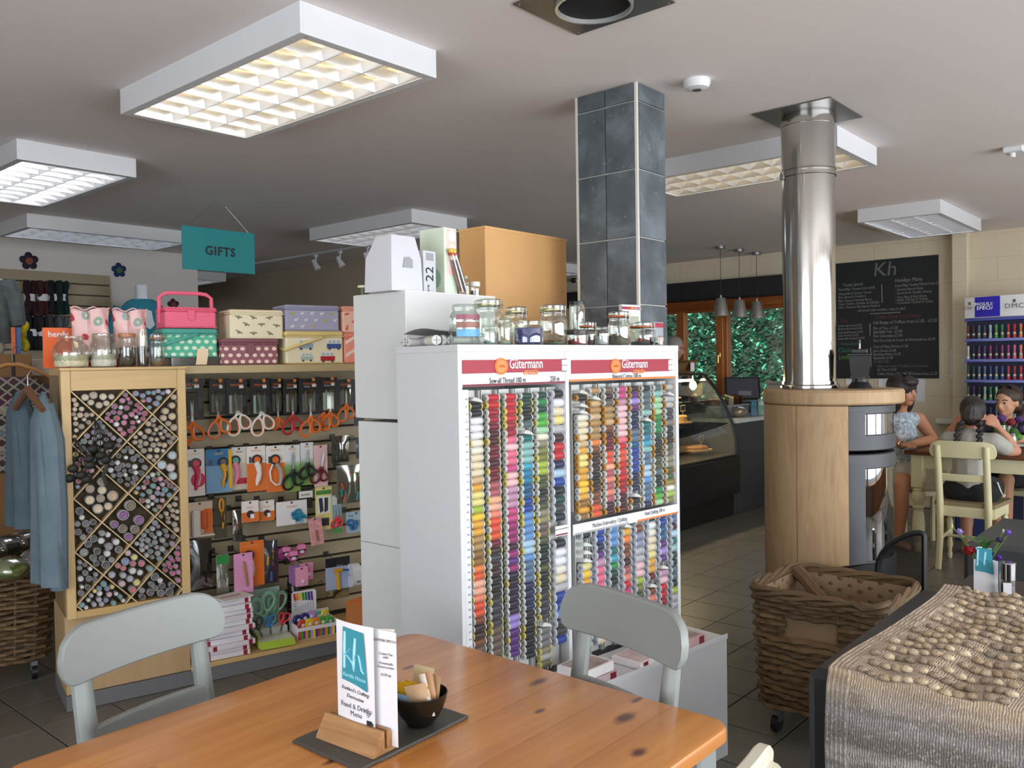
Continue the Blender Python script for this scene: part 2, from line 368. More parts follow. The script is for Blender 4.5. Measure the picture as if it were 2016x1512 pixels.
def fern(x, y, z, R, lab):
    r = thing('fern', lab, 'plant', T(x, y, z), 'ferns outside the window')
    for k in range(9):
        a = 2*pi*k/9+.3; m = MB(); pr = []
        for i in range(11):
            q = i/10; pr.append(V((cos(a)*R*q, sin(a)*R*q, R*(1.1*q-1.15*q*q))))
        m.tube(pr, [.008*(1-.8*i/10) for i in range(11)], 5)
        for i in range(1, 10):
            tdir = (pr[i+1]-pr[i-1]).normalized(); sd = tdir.cross(V((0, 0, 1))).normalized(); L = R*.28*sin(pi*(i/10)**.7)+.02
            for sg in (-1, 1):
                p = pr[i]; e = p+sd*sg*L+tdir*L*.5+V((0, 0, -.03)); w = tdir*R*.045
                m.add([p-w, p+w, e], [(0, 1, 2)])
        put('frond', m.mesh('frond', 0), M_LEAF, r)
fern(-4.95, 10.2, .55, .6, 'large fern with feathery fronds outside the middle window pane'); fern(-4.1, 10.35, 1.0, .6, 'tall fern spreading outside the wide window pane')
# ================================================================ ceiling light fixtures
M_LOUV = pm('#e6e6e8', .22, .75, var=.02); M_PAN = pm('#f0f0ee', .5, 0, var=.01)
def fixture(x0, x1, y0, y1, lab, col, st):
    cx, cy = (x0+x1)/2, (y0+y1)/2; lx, ly = x1-x0, y1-y0; alongx = lx > ly
    L, Wd = (lx, ly) if alongx else (ly, lx); h = ZC-ZR
    f = thing('ceiling_light', lab, 'light', T(cx, cy, ZR) @ RZ(0 if alongx else 90), 'louvred ceiling lights')
    m = MB()
    for sg in (-1, 1):
        m.box((0, sg*(Wd/2-.006), h/2), (L, .012, h), .001); m.box((sg*(L/2-.006), 0, h/2), (.012, Wd-.024, h), .001)
        m.box((0, sg*(Wd/2-.024), .003), (L-.02, .026, .006)); m.box((sg*(L/2-.024), 0, .003), (.026, Wd-.07, .006))
    put('housing', m, WHITE, f)
    m = MB(); m.box((0, 0, h-.004), (L-.024, Wd-.024, .004)); put('reflector_pan', m, M_PAN, f)
    iw, il = Wd-.075, L-.075
    for k in (-1, 0, 1):
        m = MB(); m.cyl((-il/2, k*iw/3, .072), (il/2, k*iw/3, .072), .013, n=10); put('tube_lamp', m, emit(col, st), f)
    for k in (-1.5, -.5, .5, 1.5):
        m = MB(); y = k*iw/3; m.add([(sx*il/2, y+w, z) for sx in (-1, 1) for (w, z) in ((-.014, .05), (-.001, .004), (.001, .004), (.014, .05))], [(0, 1, 5, 4), (1, 2, 6, 5), (2, 3, 7, 6)]); put('louvre_rail', m, M_LOUV, f)
    n = 9; mm = None
    for k in range(n+1):
        x = -il/2+il*k/n
        if mm is None:
            m = MB(); m.add([(w, sy*iw/2, z) for sy in (-1, 1) for (w, z) in ((-.009, .046), (-.001, .005), (.001, .005), (.009, .046))], [(0, 1, 5, 4), (1, 2, 6, 5), (2, 3, 7, 6)]); mm = m.mesh('louvre_blade')
        put('louvre_blade', mm, M_LOUV, f, T(x, 0, 0))
WARM, COOL = '#ffe6b4', '#eef4ff'
fixture(-3.53, -2.27, 1.617, 2.213, 'louvred ceiling light with warm glow above the pine table', WARM, 7)
fixture(-5.89, -4.63, 1.60, 2.20, 'louvred ceiling light between the hanging GIFTS sign and the warm-glowing light over the table', COOL, 6.5)
fixture(-7.36, -6.76, 2.39, 3.65, 'louvred ceiling light beside the wall with felt flowers', '#dceaff', 6.5)
fixture(-5.944, -4.68, 4.28, 4.87, 'louvred ceiling light above the white carton and track spotlights', COOL, 7)
fixture(-2.814, -1.552, 4.28, 4.875, 'warm louvred ceiling light behind the steel flue pipe', WARM, 7)
fixture(-2.313, -1.717, 6.80, 8.05, 'louvred ceiling light in front of the chalkboard', '#e6f0ff', 8)
fixture(-10.66, -9.40, 4.95, 5.54, 'louvred ceiling light partly hidden behind the GIFTS sign', COOL, 6.5)
fixture(-7.25, -6.0, 7.65, 8.24, 'louvred ceiling light seen between tan box and tiled column', COOL, 6.5)
# ================================================================ slate column
t = NT('slate'); oi = t.node('ShaderNodeObjectInfo'); v0 = t.coords('Object'); av = t.node('ShaderNodeVectorMath', operation='ADD'); t.l(v0, av.inputs[0])
cx_ = t.node('ShaderNodeCombineXYZ'); t.l(t.math('MULTIPLY', oi.outputs['Random'], 37.0), cx_.inputs[0]); t.l(cx_.outputs[0], av.inputs[1])
n1 = t.noise(av.outputs[0], 5, 5, .6, .5); n2 = t.noise(av.outputs[0], 28, 4, .65)
c = t.ramp(n1, [(.3, '#3f464a'), (.5, '#535a5f'), (.75, '#7a838a')]); wv = t.node('ShaderNodeTexWave'); wv.inputs['Scale'].default_value = 1.6; wv.inputs['Distortion'].default_value = 6; wv.inputs['Detail'].default_value = 3; t.l(av.outputs[0], wv.inputs[0])
c = t.mix(t.math('MULTIPLY', t.math('GREATER_THAN', n2, .66), .4), c, '#8f9698'); t.set(color=c, rough=.55); t.bump(n2, .5, .006); M_SLATE = t.mat
cx0, cx1, cy0, cy1 = -2.233, -1.921, 3.022, 3.25
zs = [ony(1255, y, cy0).z for y in (196, 330.5, 465, 599)]; dz = (zs[0]-zs[3])/3
COLM = thing('pillar', None, None); tag(COLM, 'square pillar clad in dark slate tiles with pale grout', 'pillar', kind='structure')
m = MB(); m.box(((cx0+cx1)/2, (cy0+cy1)/2, 1.306), (cx1-cx0-.012, cy1-cy0-.012, 2.612)); put('grout_core', m, pm('#b9b8b2', .8), COLM)
m = MB()
for (x, y) in ((cx1-.004, cy0+.004), (cx0+.004, cy0+.004)): m.box((x, y, 1.306), (.014, .014, 2.61), .002)
put('corner_trim', m, pm('#c9c6bd', .6), COLM)
ztop = ZC; rows = []; z = zs[0]
rows.append((z, ZC))
while z > .01: rows.append((max(0, z-dz), z)); z -= dz
w2 = (cx1-cx0-.022)/2
for (a, b) in rows:
    hh = b-a-.006
    for k in (0, 1):
        m = MB(); m.box((0, 0, 0), (w2-.005, .012, hh), .001); put('slate_tile', m, M_SLATE, COLM, T(cx0+.011+w2*(k+.5), cy0+.003, (a+b)/2))
    m = MB(); m.box((0, 0, 0), (.012, cy1-cy0-.022, hh), .001); put('slate_tile', m, M_SLATE, COLM, T(cx1-.003, (cy0+cy1)/2+.004, (a+b)/2))
# ================================================================ pine table
M_PINE = [wood('#a8622a', '#d4934e', 'y', 1.0, .3, kn, '#5c2c14', .25, key=i) for i, kn in enumerate((
    (), ((.0, .30, .009, .02), (.02, -.33, .01, .02)), ((.01, .05, .008, .018),), ((-.02, -.1, .008, .02), (.03, .42, .012, .03)), ((.0, .3, .008, .016),), ((.02, .38, .016, .034), (-.01, .47, .008, .02)), ((-.01, .27, .013, .022),)))]
TXC, TYC, TW, TL, TZ = -1.205, 1.005, .915, .99, .752
TBL = thing('dining_table', 'pine dining table with honey brown knotty top and pale legs', 'table', T(TXC, TYC, 0))
nb = 7; bw = TW/nb
for k in range(nb):
    x0 = -TW/2+k*bw; x1 = x0+bw-.0006; r = .045; pts = []
    def corner(cx, cy, a0): return [(cx+r*cos(rad(a0+i*15)), cy+r*sin(rad(a0+i*15))) for i in range(7)]
    pts += corner(x0+r, -TL/2+r, 180) if k == 0 else [(x0, -TL/2)]
    pts += corner(x1-r, -TL/2+r, 270) if k == nb-1 else [(x1, -TL/2)]
    pts += corner(x1-r, TL/2-r, 0) if k == nb-1 else [(x1, TL/2)]
    pts += corner(x0+r, TL/2-r, 90) if k == 0 else [(x0, TL/2)]
    n = len(pts); cxm = (x0+x1)/2; m = MB(); lv = []
    for ins, z in ((.006, TZ-.032), (0, TZ-.026), (0, TZ-.008), (.003, TZ-.002), (.008, TZ)):
        lay = []
        for (a, b) in pts:
            a2 = a+ins if (k == 0 and a < cxm) else (a-ins if (k == nb-1 and a > cxm) else a); b2 = b-ins if b > 0 else b+ins; lay.append((a2-cxm, b2, z))
        lv.append(lay)
    vs = [p for l in lv for p in l]; fs = [tuple(range(n))[::-1], tuple(range(4*n, 5*n))]
    for i in range(4): fs += [(i*n+j, i*n+(j+1) % n, (i+1)*n+(j+1) % n, (i+1)*n+j) for j in range(n)]
    put('plank', m.add(vs, fs), M_PINE[k], TBL, T(cxm, 0, 0))
M_CHAIR = pm('#878c8a', .42, var=.02); M_CREAM = pm('#d6cfa6', .45, var=.03)
for sx in (-1, 1):
    for sy in (-1, 1):
        m = MB(); m.box((sx*(TW/2-.06), sy*(TL/2-.06), .36), (.07, .07, .72), .006); put('leg', m, M_CHAIR, TBL)
m = MB()
for sg in (-1, 1):
    m.box((sg*(TW/2-.07), 0, .67), (.022, TL-.2, .09)); m.box((0, sg*(TL/2-.07), .67), (TW-.2, .022, .09))
put('apron', m, M_CHAIR, TBL)
# ================================================================ dining chairs
def rail(m, hw, z0, z1, th, bow, x0, rt=.075, rb=.03, n=44, lean=.18):
    sec = []
    for i in range(n+1):
        y = -hw+2*hw*i/n; e = hw-abs(y)
        top = z1-(rt-sqrt(max(0, rt*rt-(rt-min(e, rt))**2)))*.75; bot = z0+(rb-sqrt(max(0, rb*rb-(rb-min(e, rb))**2)))*.9
        x = x0-bow*(1-(y/hw)**2); ch = min(.004, (top-bot)*.2)
        q = []
        for (dx, z) in ((-th/2, bot+ch), (-th/2+ch, bot), (th/2-ch, bot), (th/2, bot+ch), (th/2, top-ch), (th/2-ch, top), (-th/2+ch, top), (-th/2, top-ch)):
            q.append((x+dx-(z-z0)*lean, y, z))
        sec.append(q)
    vs = [p for q in sec for p in q]; fs = [tuple(range(8)), tuple(range(n*8, n*8+8))[::-1]]
    for i in range(n): fs += [(i*8+k, (i+1)*8+k, (i+1)*8+(k+1) % 8, i*8+(k+1) % 8) for k in range(8)]
    m.add(vs, fs)
def chair(lab, x, y, deg, mat, seatmat=None, zt=.915, turned=True, group=None, rh=.115, zm=.70):
    c = thing('dining_chair', lab, 'chair', frame(x, y, 0, deg), group)
    m = MB(); m.add([p for z in (.435, .462) for p in ((-.19, -.185, z), (.21, -.215, z), (.21, .215, z), (-.19, .185, z))], [(0, 3, 2, 1), (4, 5, 6, 7), (0, 1, 5, 4), (1, 2, 6, 5), (2, 3, 7, 6), (3, 0, 4, 7)]); put('seat', m, seatmat or mat, c)
    m = MB()
    for sg in (-1, 1): m.box((0, sg*.175, .40), (.36, .02, .07))
    for sx in (-1, 1): m.box((sx*.18, 0, .40), (.02, .35, .07))
    put('seat_rail', m, mat, c)
    lean = .16
    for sg in (-1, 1):
        m = MB(); ys = sg*.148; pts = []
        for z in (0, .2, .45, .6, .75, zt-.03): pts.append((-.195-(max(0, z-.45))*lean-(.05 if z == 0 else 0), ys, z))
        m.tube(pts, [.019, .021, .023, .023, .022, .019], 4 if False else 10, sq=.9); put('back_post', m, mat, c)
    for sg in (-1, 1):
        m = MB(); p = [(.012, 0), (.016, .03), (.011, .06), (.02, .10), (.015, .14), (.02, .22), (.022, .27), (.014, .29), (.022, .31), (.022, .33), (.016, .345), (.024, .36), (.024, .435)]
        m.lathe(p, 12, (.17, sg*.175, 0)); put('front_leg', m, mat, c)
    m = MB()
    for sg in (-1, 1): m.cyl((.17, sg*.175, .2), (-.21, sg*.148, .2), .011)
    m.cyl((-.02, -.174, .2), (-.02, .174, .2), .011); put('stretcher', m, mat, c)
    off = -.195-(zt-.13-.45)*lean+.012
    m = MB(); rail(m, .203, zt-rh, zt, .022, .026, off+.012, lean=lean); put('top_rail', m, mat, c)
    m = MB(); rail(m, .145, zm-.05, zm, .018, .015, -.195-(zm-.5)*lean+.01, .004, .004, lean=lean); put('cross_rail', m, mat, c)
    return c
chair('pale grey painted chair between the pine table and the button tube rack', -1.635, .925, 10, M_CHAIR, group='painted chairs round the pine table')
chair('pale grey painted chair between the pine table and the thread cabinet', -1.14, 1.38, -104, M_CHAIR, group='painted chairs round the pine table', zt=.915)
chair('pale painted chair whose rail end shows beside the log basket', -.77, .97, 180, pm('#cfcab8', .42, var=.02), group='painted chairs round the pine table', zt=.91)
# ================================================================ things on the pine table
t = NT('slate_mat'); v = t.coords(); t.set(color=t.mix(t.noise(v, 9, 4), '#3c3a36', '#4b4842'), rough=.55); t.bump(t.noise(v, 60, 4), .4, .003); M_SLM = t.mat
m = MB(); sp = []; rn = random.Random(5)
for (a, b, c, d) in ((-.095, -.14, .095, -.14), (.095, -.14, .095, .14), (.095, .14, -.095, .14), (-.095, .14, -.095, -.14)):
    for i in range(12): u = i/12; sp.append((a+(c-a)*u+rn.uniform(-.0012, .0012), b+(d-b)*u+rn.uniform(-.0012, .0012)))
n = len(sp); m.add([(x*.985, y*.985, 0) for x, y in sp]+[(x, y, .002) for x, y in sp]+[(x, y, .005) for x, y in sp]+[(x*.985, y*.985, .007) for x, y in sp], [tuple(range(n))[::-1], tuple(range(3*n, 4*n))]+[(k*n+i, k*n+(i+1) % n, (k+1)*n+(i+1) % n, (k+1)*n+i) for k in range(3) for i in range(n)])
tag(put('slate_mat', m, M_SLM, None, frame(-1.25, 1.045, TZ, 2)), 'dark slate serving mat lying on the pine table', 'slate mat')
MH = frame(-1.238, .972, TZ+.0075, -86)
HB = thing('menu_holder', 'small wooden block menu holder standing on the slate mat', 'menu holder', MH)
m = MB()
for sg in (0, 1): pass
m.add([(x, y, z) for y in (-.076, .076) for (x, z) in ((.032, 0), (.030, .006), (.009, .04), (.003, .04), (.003, .008), (-.003, .008), (-.003, .04), (-.009, .04), (-.03, .006), (-.032, 0))], [tuple(range(10))[::-1], tuple(range(10, 20))]+[(i, (i+1) % 10, 10+(i+1) % 10, 10+i) for i in range(10)])
put('block', m, wood('#8a5d33', '#b98f60', 'y', 3, .5, key='mh'), HB)
def kh_mark(parent, M, s, mat):
    """the two hand-drawn letters k and h, height about s"""
    def st(pts, r=.055):
        m = MB(); m.tube([(0, a*s, b*s) for a, b in pts], [r*s*.8]+[r*s]*(len(pts)-2)+[r*s*.8], 6, sq=.12); return m
    k1 = st([(-.32, .5), (-.34, .1), (-.36, -.45)]); k2 = st([(-.12, .1), (-.22, -.02), (-.34, -.08), (-.2, -.12), (-.02, -.28), (.02, -.47)])
    h1 = st([(.06, .38), (.02, 0), (-.02, -.42)]); h2 = st([(0, -.2), (.1, -.02), (.2, -.03), (.25, -.2), (.30, -.4), (.38, -.46)])
    for q in (k1, k2, h1, h2): put('logo_stroke', q, mat, parent, M)
def menu(lab, F, w=.099, h=.21, full=True, fan=22):
    c = thing('menu_card', lab, 'menu', F, 'folded café menus')
    m = MB(); m.grid(lambda u, v: (.004*sin(pi*u), (u-.5)*w, v*h), 8, 2); m.grid(lambda u, v: (.004*sin(pi*u)-.0004, (.5-u)*w, v*h), 8, 2); put('front_leaf', m, PAPER, c)
    a = rad(fan)
    m = MB(); m.grid(lambda u, v: (-.004-.018*u, w/2-.055+u*w*.95, v*h*.985-.004*u), 4, 2); put('back_leaf', m, PAPER, c, T(0, 0, 0) @ RZ(-3))
    m = MB(); m.grid(lambda u, v: (-.012-.022*u, w/2-.03+u*w*.5, v*h*.96), 4, 2); put('inner_leaf', m, pm('#efe6e2', .7, var=.01), c)
    teal = pm('#2f8a9b', .6, var=.02); lt = pm('#a9dcee', .6, var=0); x = .0052
    m = MB(); pts = [(-.031, .103), (-.012, .101), (.008, .098), (.036, .091), (.032, .150), (.028, .197), (-.026, .201)]; m.prism(pts, x-.0004, x); put('logo_panel', m, teal, c)
    kh_mark(c, T(x, .002, .157), .072, lt)
    if full:
        text('lettering', 'Karelia House', .0105, T(x, .002, .112) @ RX(-3) @ TX, lt, c, shear=.2)
        for s, z, sz in (("Scotland's Crafting", .086, .0095), ('Destination', .073, .0095)): text('lettering', s, sz, T(x-.001, .002, z) @ RX(-3) @ TX, INK, c, shear=.3)
        for s, z in (('Food & Drinks', .056), ('Menu', .043)): text('lettering', s, .0135, T(x-.001, .004, z) @ TX, pm('#4a4a55', .7, var=0), c)
        m = MB(); m.box((x-.003, .036, .031), (.001, .012, .014)); m.tube([(x-.003, .042, .036), (x-.003, .046, .033), (x-.003, .042, .028)], .0012, 5)
        for i, r in enumerate((.003, .006, .009)): m.tube([(x-.003, .034+r*cos(rad(a)), .042+r*sin(rad(a))) for a in range(50, 135, 20)], .0006, 4)
        put('cup_icon', m, INK, c)
        for i, (s, z) in enumerate((('SUMMER SPECIAL', .187), ('Cream Tea', .163), ('with', .157), ('Homemade', .146), ('Sweet scones', .139), ('£5.50 pp', .125))):
            text('lettering', s, .0065, T(-.0125, w/2+.017, z-.001) @ RZ(12) @ TX, pm('#6a5a5c', .7, var=0), c)
    return c
menu('white folded menu with teal kh logo in the wooden block holder', MH @ T(0, .0, .01))
bc = onz(803, 1440, TZ+.008); bc = V((-1.205, 1.10, TZ+.0075))
m = MB(); m.lathe([(.0, 0), (.022, 0), (.026, .003), (.040, .022), (.050, .045), (.054, .062), (.052, .063), (.047, .045), (.037, .022), (.022, .008), (0, .006)], 28)
tag(put('sugar_bowl', m, pm('#17130f', .25, var=.1), None, T(*bc)), 'round black bowl of sugar sachets on the slate mat', 'bowl')
def sachet(lab, col, p, sz, rot, mats=None):
    m = MB(); m.grid(lambda u, v: (.004*sin(pi*u)*sin(pi*v)*(1.0), (u-.5)*sz[0], v*sz[1]), 6, 6); m.grid(lambda u, v: (-.004*sin(pi*u)*sin(pi*v), (.5-u)*sz[0], v*sz[1]), 6, 6)
    tag(put('sugar_sachet', m, pm(col, .6), None, T(*(bc+V(p))) @ Euler([rad(a) for a in rot]).to_matrix().to_4x4()), lab, 'sachet', 'sachets in the black bowl')
sachet('yellow sweetener sachet leaning in the black bowl', '#e8b21e', (-.010, -.020, .03), (.05, .06), (8, 12, -80)); sachet('second yellow sachet lying over the bowl rim', '#f0c63a', (.0, -.005, .042), (.05, .05), (-10, 20, -75))
sachet('blue and white sachet low at the bowl rim', '#8fb6d8', (-.012, -.034, .03), (.05, .04), (4, 14, -85)); sachet('cream paper sugar sachet behind the yellow ones', '#d9c6a0', (-.012, .012, .04), (.045, .065), (-6, -6, -70))
sachet('crumpled beige paper sachet at the bowl side', '#d8b58e', (.022, -.012, .035), (.045, .055), (14, 10, -60)); sachet('tan paper napkin wrapper between sachets', '#c9a57a', (.018, .012, .035), (.04, .06), (0, -10, -95))
sachet('brown sugar stick packet standing in bowl', '#b98f6a', (.034, .004, .03), (.02, .075), (10, -4, -60)); sachet('white sugar stick packet with brown end', '#e9e2da', (.042, -.008, .028), (.013, .08), (16, -3, -70))
# ================================================================ thread cabinet (two bays)
TS = frame(-1.761, 1.783, 0, -6.5); W1, W2, DP = .4638, 1.0736, .315
ZT = onf(TS, 0, 901, 692)[1]; ZS = .44
M_WLAM = pm('#cfd1d4', .4, var=.015)
CAB = thing('thread_cabinet', 'tall white two-bay thread display cabinet with red brand banners', 'cabinet', TS)
for nm, y0, y1 in (('side_panel', 0, .016), ('side_panel', W1-.008, W1+.008), ('side_panel', W2-.016, W2)):
    m = MB(); m.box((-DP/2, (y0+y1)/2, ZT/2), (DP, y1-y0, ZT-.001), .001); put(nm, m, M_WLAM, CAB)
m = MB(); m.box((-DP/2, W2/2, ZT+.01), (DP+.002, W2+.002, .022), .001); put('top_board', m, M_WLAM, CAB)
m = MB(); m.box((-DP+.006, W2/2, ZT/2), (.01, W2-.03, ZT-.02)); put('back_panel', m, M_WLAM, CAB)
zb1 = onf(TS, 0, 1000, 764)[1]
RED = pm('#9c1f36', .5, var=.02); MRED = pm('#741a2c', .5, var=.02); ORG = pm('#e8843c', .45, var=.02); ORL = pm('#d0752f', .5, var=.02)
for bay, (ya, yb, px0, px1) in enumerate(((.016, W1-.008, 910, 1111), (W1+.008, W2-.016, 1125, 1318))):
    zl = onf(TS, 0, 1000, 759)[1] if bay == 0 else onf(TS, 0, 1225, 748)[1]
    m = MB(); m.box((-.012, (ya+yb)/2, (ZT+zl)/2), (.02, yb-ya, ZT-zl), .001); put('header_board', m, WHITE, CAB)
    ra = onf(TS, 0, px0, 722 if bay == 0 else 721)[0]; rb = onf(TS, 0, px1, 717)[0]
    zr1 = onf(TS, 0, px0, 709)[1]; zr0 = onf(TS, 0, px0, 736)[1]; zm = (zr0+zr1)/2
    m = MB(); m.box((-.0012, (ra+rb)/2, zm), (.003, rb-ra, zr1-zr0)); bn = put('brand_banner', m, RED, CAB)
    bx = onf(TS, 0, 986 if bay == 0 else 1211, 718)[0]
    m = MB(); m.cyl((-.001, bx, zm), (.004, bx, zm), .026, n=24); bd = put('badge', m, ORG, CAB)
    m = MB(); m.tube([(.0045, bx+.022*cos(a*pi/12), zm+.022*sin(a*pi/12)) for a in range(24)], .0009, 5, closed=True); put('badge_ring', m, ORL, bd)
    text('lettering', '100%', .013, T(.0048, bx, zm) @ TX, pm('#b85a20', .5, var=0), bd)
    text('lettering', 'Gütermann', .044, T(.0012, bx+.034, zm+.006) @ TX, WHITE, bn, 'LEFT', bold=.0006, sx=.72)
    text('lettering', 'creativ', .03, T(.0018, bx+.095, zm-.019) @ TX, ORG, bn, 'LEFT', bold=.0005, sx=.8)
    pl = rb+.003 if bay else rb-.002; m = MB(); m.box((.0012, pl, zm+.0), (.002, .022, (zr1-zr0)*.9)); pt = put('price_label', m, PAPER, CAB)
    for i in range(3): text('lettering', 'price 1.85', .006, T(.0026, pl, zm+.02-.02*i) @ TX, INK, pt)
    zt_ = onf(TS, 0, 1000, 749)[1] if bay == 0 else onf(TS, 0, 1230, 741)[1]
    if bay == 0:
        text('lettering', 'Sew-all Thread 100 m', .024, T(0, (ra+rb)/2-.035, zt_) @ TX, INK, CAB, sx=.72); text('lettering', '250 m', .024, T(0, rb-.045, zt_) @ TX, INK, CAB, sx=.72)
    else: text('lettering', 'Natural Cotton 100 m', .024, T(0, (ra+rb)/2+.02, zt_) @ TX, INK, CAB, sx=.72)
    m = MB(); m.box((-.0012, (ya+yb)/2, zl+.004), (.003, yb-ya-.006, .007)); put('banner_line', m, MRED if bay == 0 else ORL, CAB)
PAL = {}
for s in '''k black 15171c|K charcoal 3c3c41|w white e9e9f0|i ivory e8e4d2|c cream e4d6b4|b beige cfae80|y pale-yellow e6da86|Y yellow efc634|g gold dda436|t tan ab8a58|T camel 8a6430|o orange e88038|O orange-red dc5230|p peach eeb092|P salmon e5846c|r red c01f2d|R crimson 9c1a2e|d dark-red 6c1526|m maroon 46121f|l plum 3a1428|n dusty-rose a9565f|s pale-pink f0bfc6|S pink e66c8a|z hot-pink c2457e|v mauve c08dac|V purple 562c78|u lilac a186d4|x magenta 96286c|e aubergine 261630|E dark-green 134238|F green-black 112122|G green 1d8748|h leaf-green 49ac42|H mint 9cd2a2|j slate-green 51686a|J teal 0c6a68|q aqua 86bab6|Q turquoise 38a0ba|a azure 1f7ca4|A petrol-blue 1a5884|B royal-blue 1a3f96|f sky-blue 5c90ca|D pale-blue a6cae2|N navy 19244a|M steel-blue 55708f|L lime a2ba3a|W olive 7b7e40|X dark-olive 4a5230|Z khaki 8b866a|1 brown 7a452a|2 dark-brown 382420|3 taupe 6a5a50|4 grey 78787e|5 silver-grey b4b4b9|6 lavender-grey 8c8cab'''.split('|'):
    a, b, c = s.split(); PAL[a] = (b.replace('-', ' '), '#'+c)
CORES = [pm('#c2c4be', .3, var=.03), pm('#c6bb70', .35, var=.03), pm('#b98a48', .4, var=.03), pm('#bcc0c6', .3, var=.03)]
def spoolmesh(L, r, fr):
    c = MB(); Q = RX(90)       # axis along y
    c.lathe([(r*.45, -L/2-.001), (r*.5, -L/2-.0015), (fr, -L/2), (fr, -L/2+.004), (r*.7, -L/2+.006), (r*.7, L/2-.004), (fr*.97, L/2-.003), (fr*.97, L/2), (r*.4, L/2)], 12, M=Q.inverted())
    c.lathe([(r*.45, -L/2-.001), (r*.42, -L/2+.008), (0.0001, -L/2+.008)], 12, M=Q.inverted())
    th = MB(); n = 7; th.lathe([(r*.8, -L/2+.005)]+[(r*(.94+.1*sin(pi*i/n)), -L/2+.006+(L-.011)*i/n) for i in range(n+1)]+[(r*.8, L/2-.0035)], 12, M=Q.inverted())
    return c.mesh('spool_core'), th.mesh('spool_thread')
def threadmat(h):
    k_ = ('thr', h)
    if k_ in _M: return _M[k_]
    t = NT('thread_%d' % len(_M)); w = t.node('ShaderNodeTexWave'); w.inputs['Scale'].default_value = 260; w.inputs['Distortion'].default_value = 0; w.bands_direction = 'DIAGONAL'; t.l(t.coords(), w.inputs[0])
    c = lin(h); t.set(color=t.mix(w.outputs['Fac'], tuple(x*.66 for x in c), tuple(min(1, x*.88) for x in c)), rough=.5, sheen=.2); t.bump(w.outputs['Fac'], .15, .001); _M[k_] = t.mat; return t.mat
S1 = spoolmesh(.05, .0112, .0116); S2 = spoolmesh(.056, .0145, .0162); S3 = spoolmesh(.046, .0135, .0152)
SPOOLS = []      # (distance, M, meshes, colour code, core, rack name)
rn = random.Random(11)
def column(ys, ztop, pitch, code, meshes, rack, cores, zmin=.46, xo=-.014):
    prev = None
    for k, ch in enumerate(code):
        z = ztop-k*pitch; above = prev; prev = ch if ch not in '-.' else None
        if z < zmin: break
        if ch == '.': continue
        if ch == '-': EMPTY.append((ys, z)); continue
        Mx = TS @ T(xo, ys, z) @ RZ(rn.uniform(-3, 5)) @ RX(rn.uniform(-2, 2))
        SPOOLS.append(((Mx.translation-EYE).length, Mx, meshes, ch, rn.choice(cores), rack, above))
EMPTY = []; z0 = onf(TS, 0, 962, 784)[1]; PT = .02248
cols1 = [onf(TS, -.01, x, 790)[0]+.022 for x in (924.5, 959.3, 994, 1025.5, 1056)]
code1 = ['-kkwwwiicccbgyyLYggttTToOppPOO12213', 'rrRRdmmddmddnnppPOOOd2K22kkkKKKK33333', 'rrrrRRSsSSzssvvvzzxxxlxVxeeeeeeuuVVVV', 'EEFFj-JqqqQaaAABBffffDDfMMMNNNNkkkkkkk', 'EGEhhHiZWWLLXXkKXZZ33XFFFXFFFKKKK-444Z5Z']
for y, c in zip(cols1, code1): column(y, z0, PT, c, S1, 'sew-all bay', [CORES[0], CORES[0], CORES[0], CORES[1]], zmin=.40)
yb_ = onf(TS, -.01, 1086, 785)[0]+.026; column(yb_, z0+.002, .0292, 'kwcy52rrNDBFEKF..kwwic5BBfKKB', S2, '250 metre column', [CORES[3]], zmin=.42, xo=-.016)
z2 = onf(TS, 0, 1160, 770)[1]; cols2 = [onf(TS, -.01, x, 780)[0]+.02 for x in (1137, 1162.5, 1190, 1216, 1241, 1264.5, 1287, 1310)]
code2 = ['-k--icccbgyyggYYgTgT', 't-btbttto1222kk211OO', '3l3ttb1mddOOpnPnPnll', 'zzvsssssSrOOrrrRRmmm', 'eVuVNNNMMABBBBNNN-kK', 'Fjjjq-JJaQqMMDDfMMMN', 'jqHHHGGGEFFFXXjFFGhH', '5-55KK4kkkX3ZZXXWiLW']
for y, c in zip(cols2, code2): column(y, z2, PT, c, S1, 'natural cotton bay', [CORES[0], CORES[0], CORES[2]])
z3 = onf(TS, 0, 1158, 1054)[1]; cols3 = [onf(TS, -.01, x, 1050)[0]+.02 for x in (1144, 1172, 1199, 1225, 1250, 1274, 1297, 1320)]
code3 = ['k---yYgoooo1gci', 'BBNVvSSSSS1bbcc', 'fffJQGEFjjjjjKK', '-go112nPrzzzSSS', 'Z16655ssLWXXWZZ', 'kwiccyggd-1PPPO', 'BBAAVuV-vsrrRmm', 'MMlDJqEFjjFL555']
for i, (y, c) in enumerate(zip(cols3, code3)): column(y, z3+.002*i, .0272, c, S3, 'machine embroidery bay', [CORES[3]], zmin=.47, xo=-.015)
SPOOLS.sort(key=lambda s: s[0]); rest = []
order = [s for s in SPOOLS if s[5] != 'machine embroidery bay'] + [s for s in SPOOLS if s[5] == 'machine embroidery bay']
for k, (d, Mx, me, ch, core, rack, above) in enumerate(order):
    if k >= 318: rest.append((Mx, me, ch, core)); continue
    nm, hx = PAL[ch]; big = 'large ' if me is S2 else ''
    o = put('thread_spool', me[0], core, None, Mx, own=True); tag(o, big+nm+' thread spool '+('below '+PAL[above][0]+' one' if above else 'below an empty slot or the banner')+' in the '+rack, 'thread spool', nm+' spools in the '+rack)
    put('wound_thread', me[1], threadmat(hx), o, Matrix.Identity(4), own=True)
mats = []; idx = {}; mb = MB()
def addmesh(mb, me, Mx, mat):
    if mat.name not in idx: idx[mat.name] = len(mats); mats.append(mat)
    mb.add([v.co for v in me.vertices], [tuple(p.vertices) for p in me.polygons], idx[mat.name], Mx)
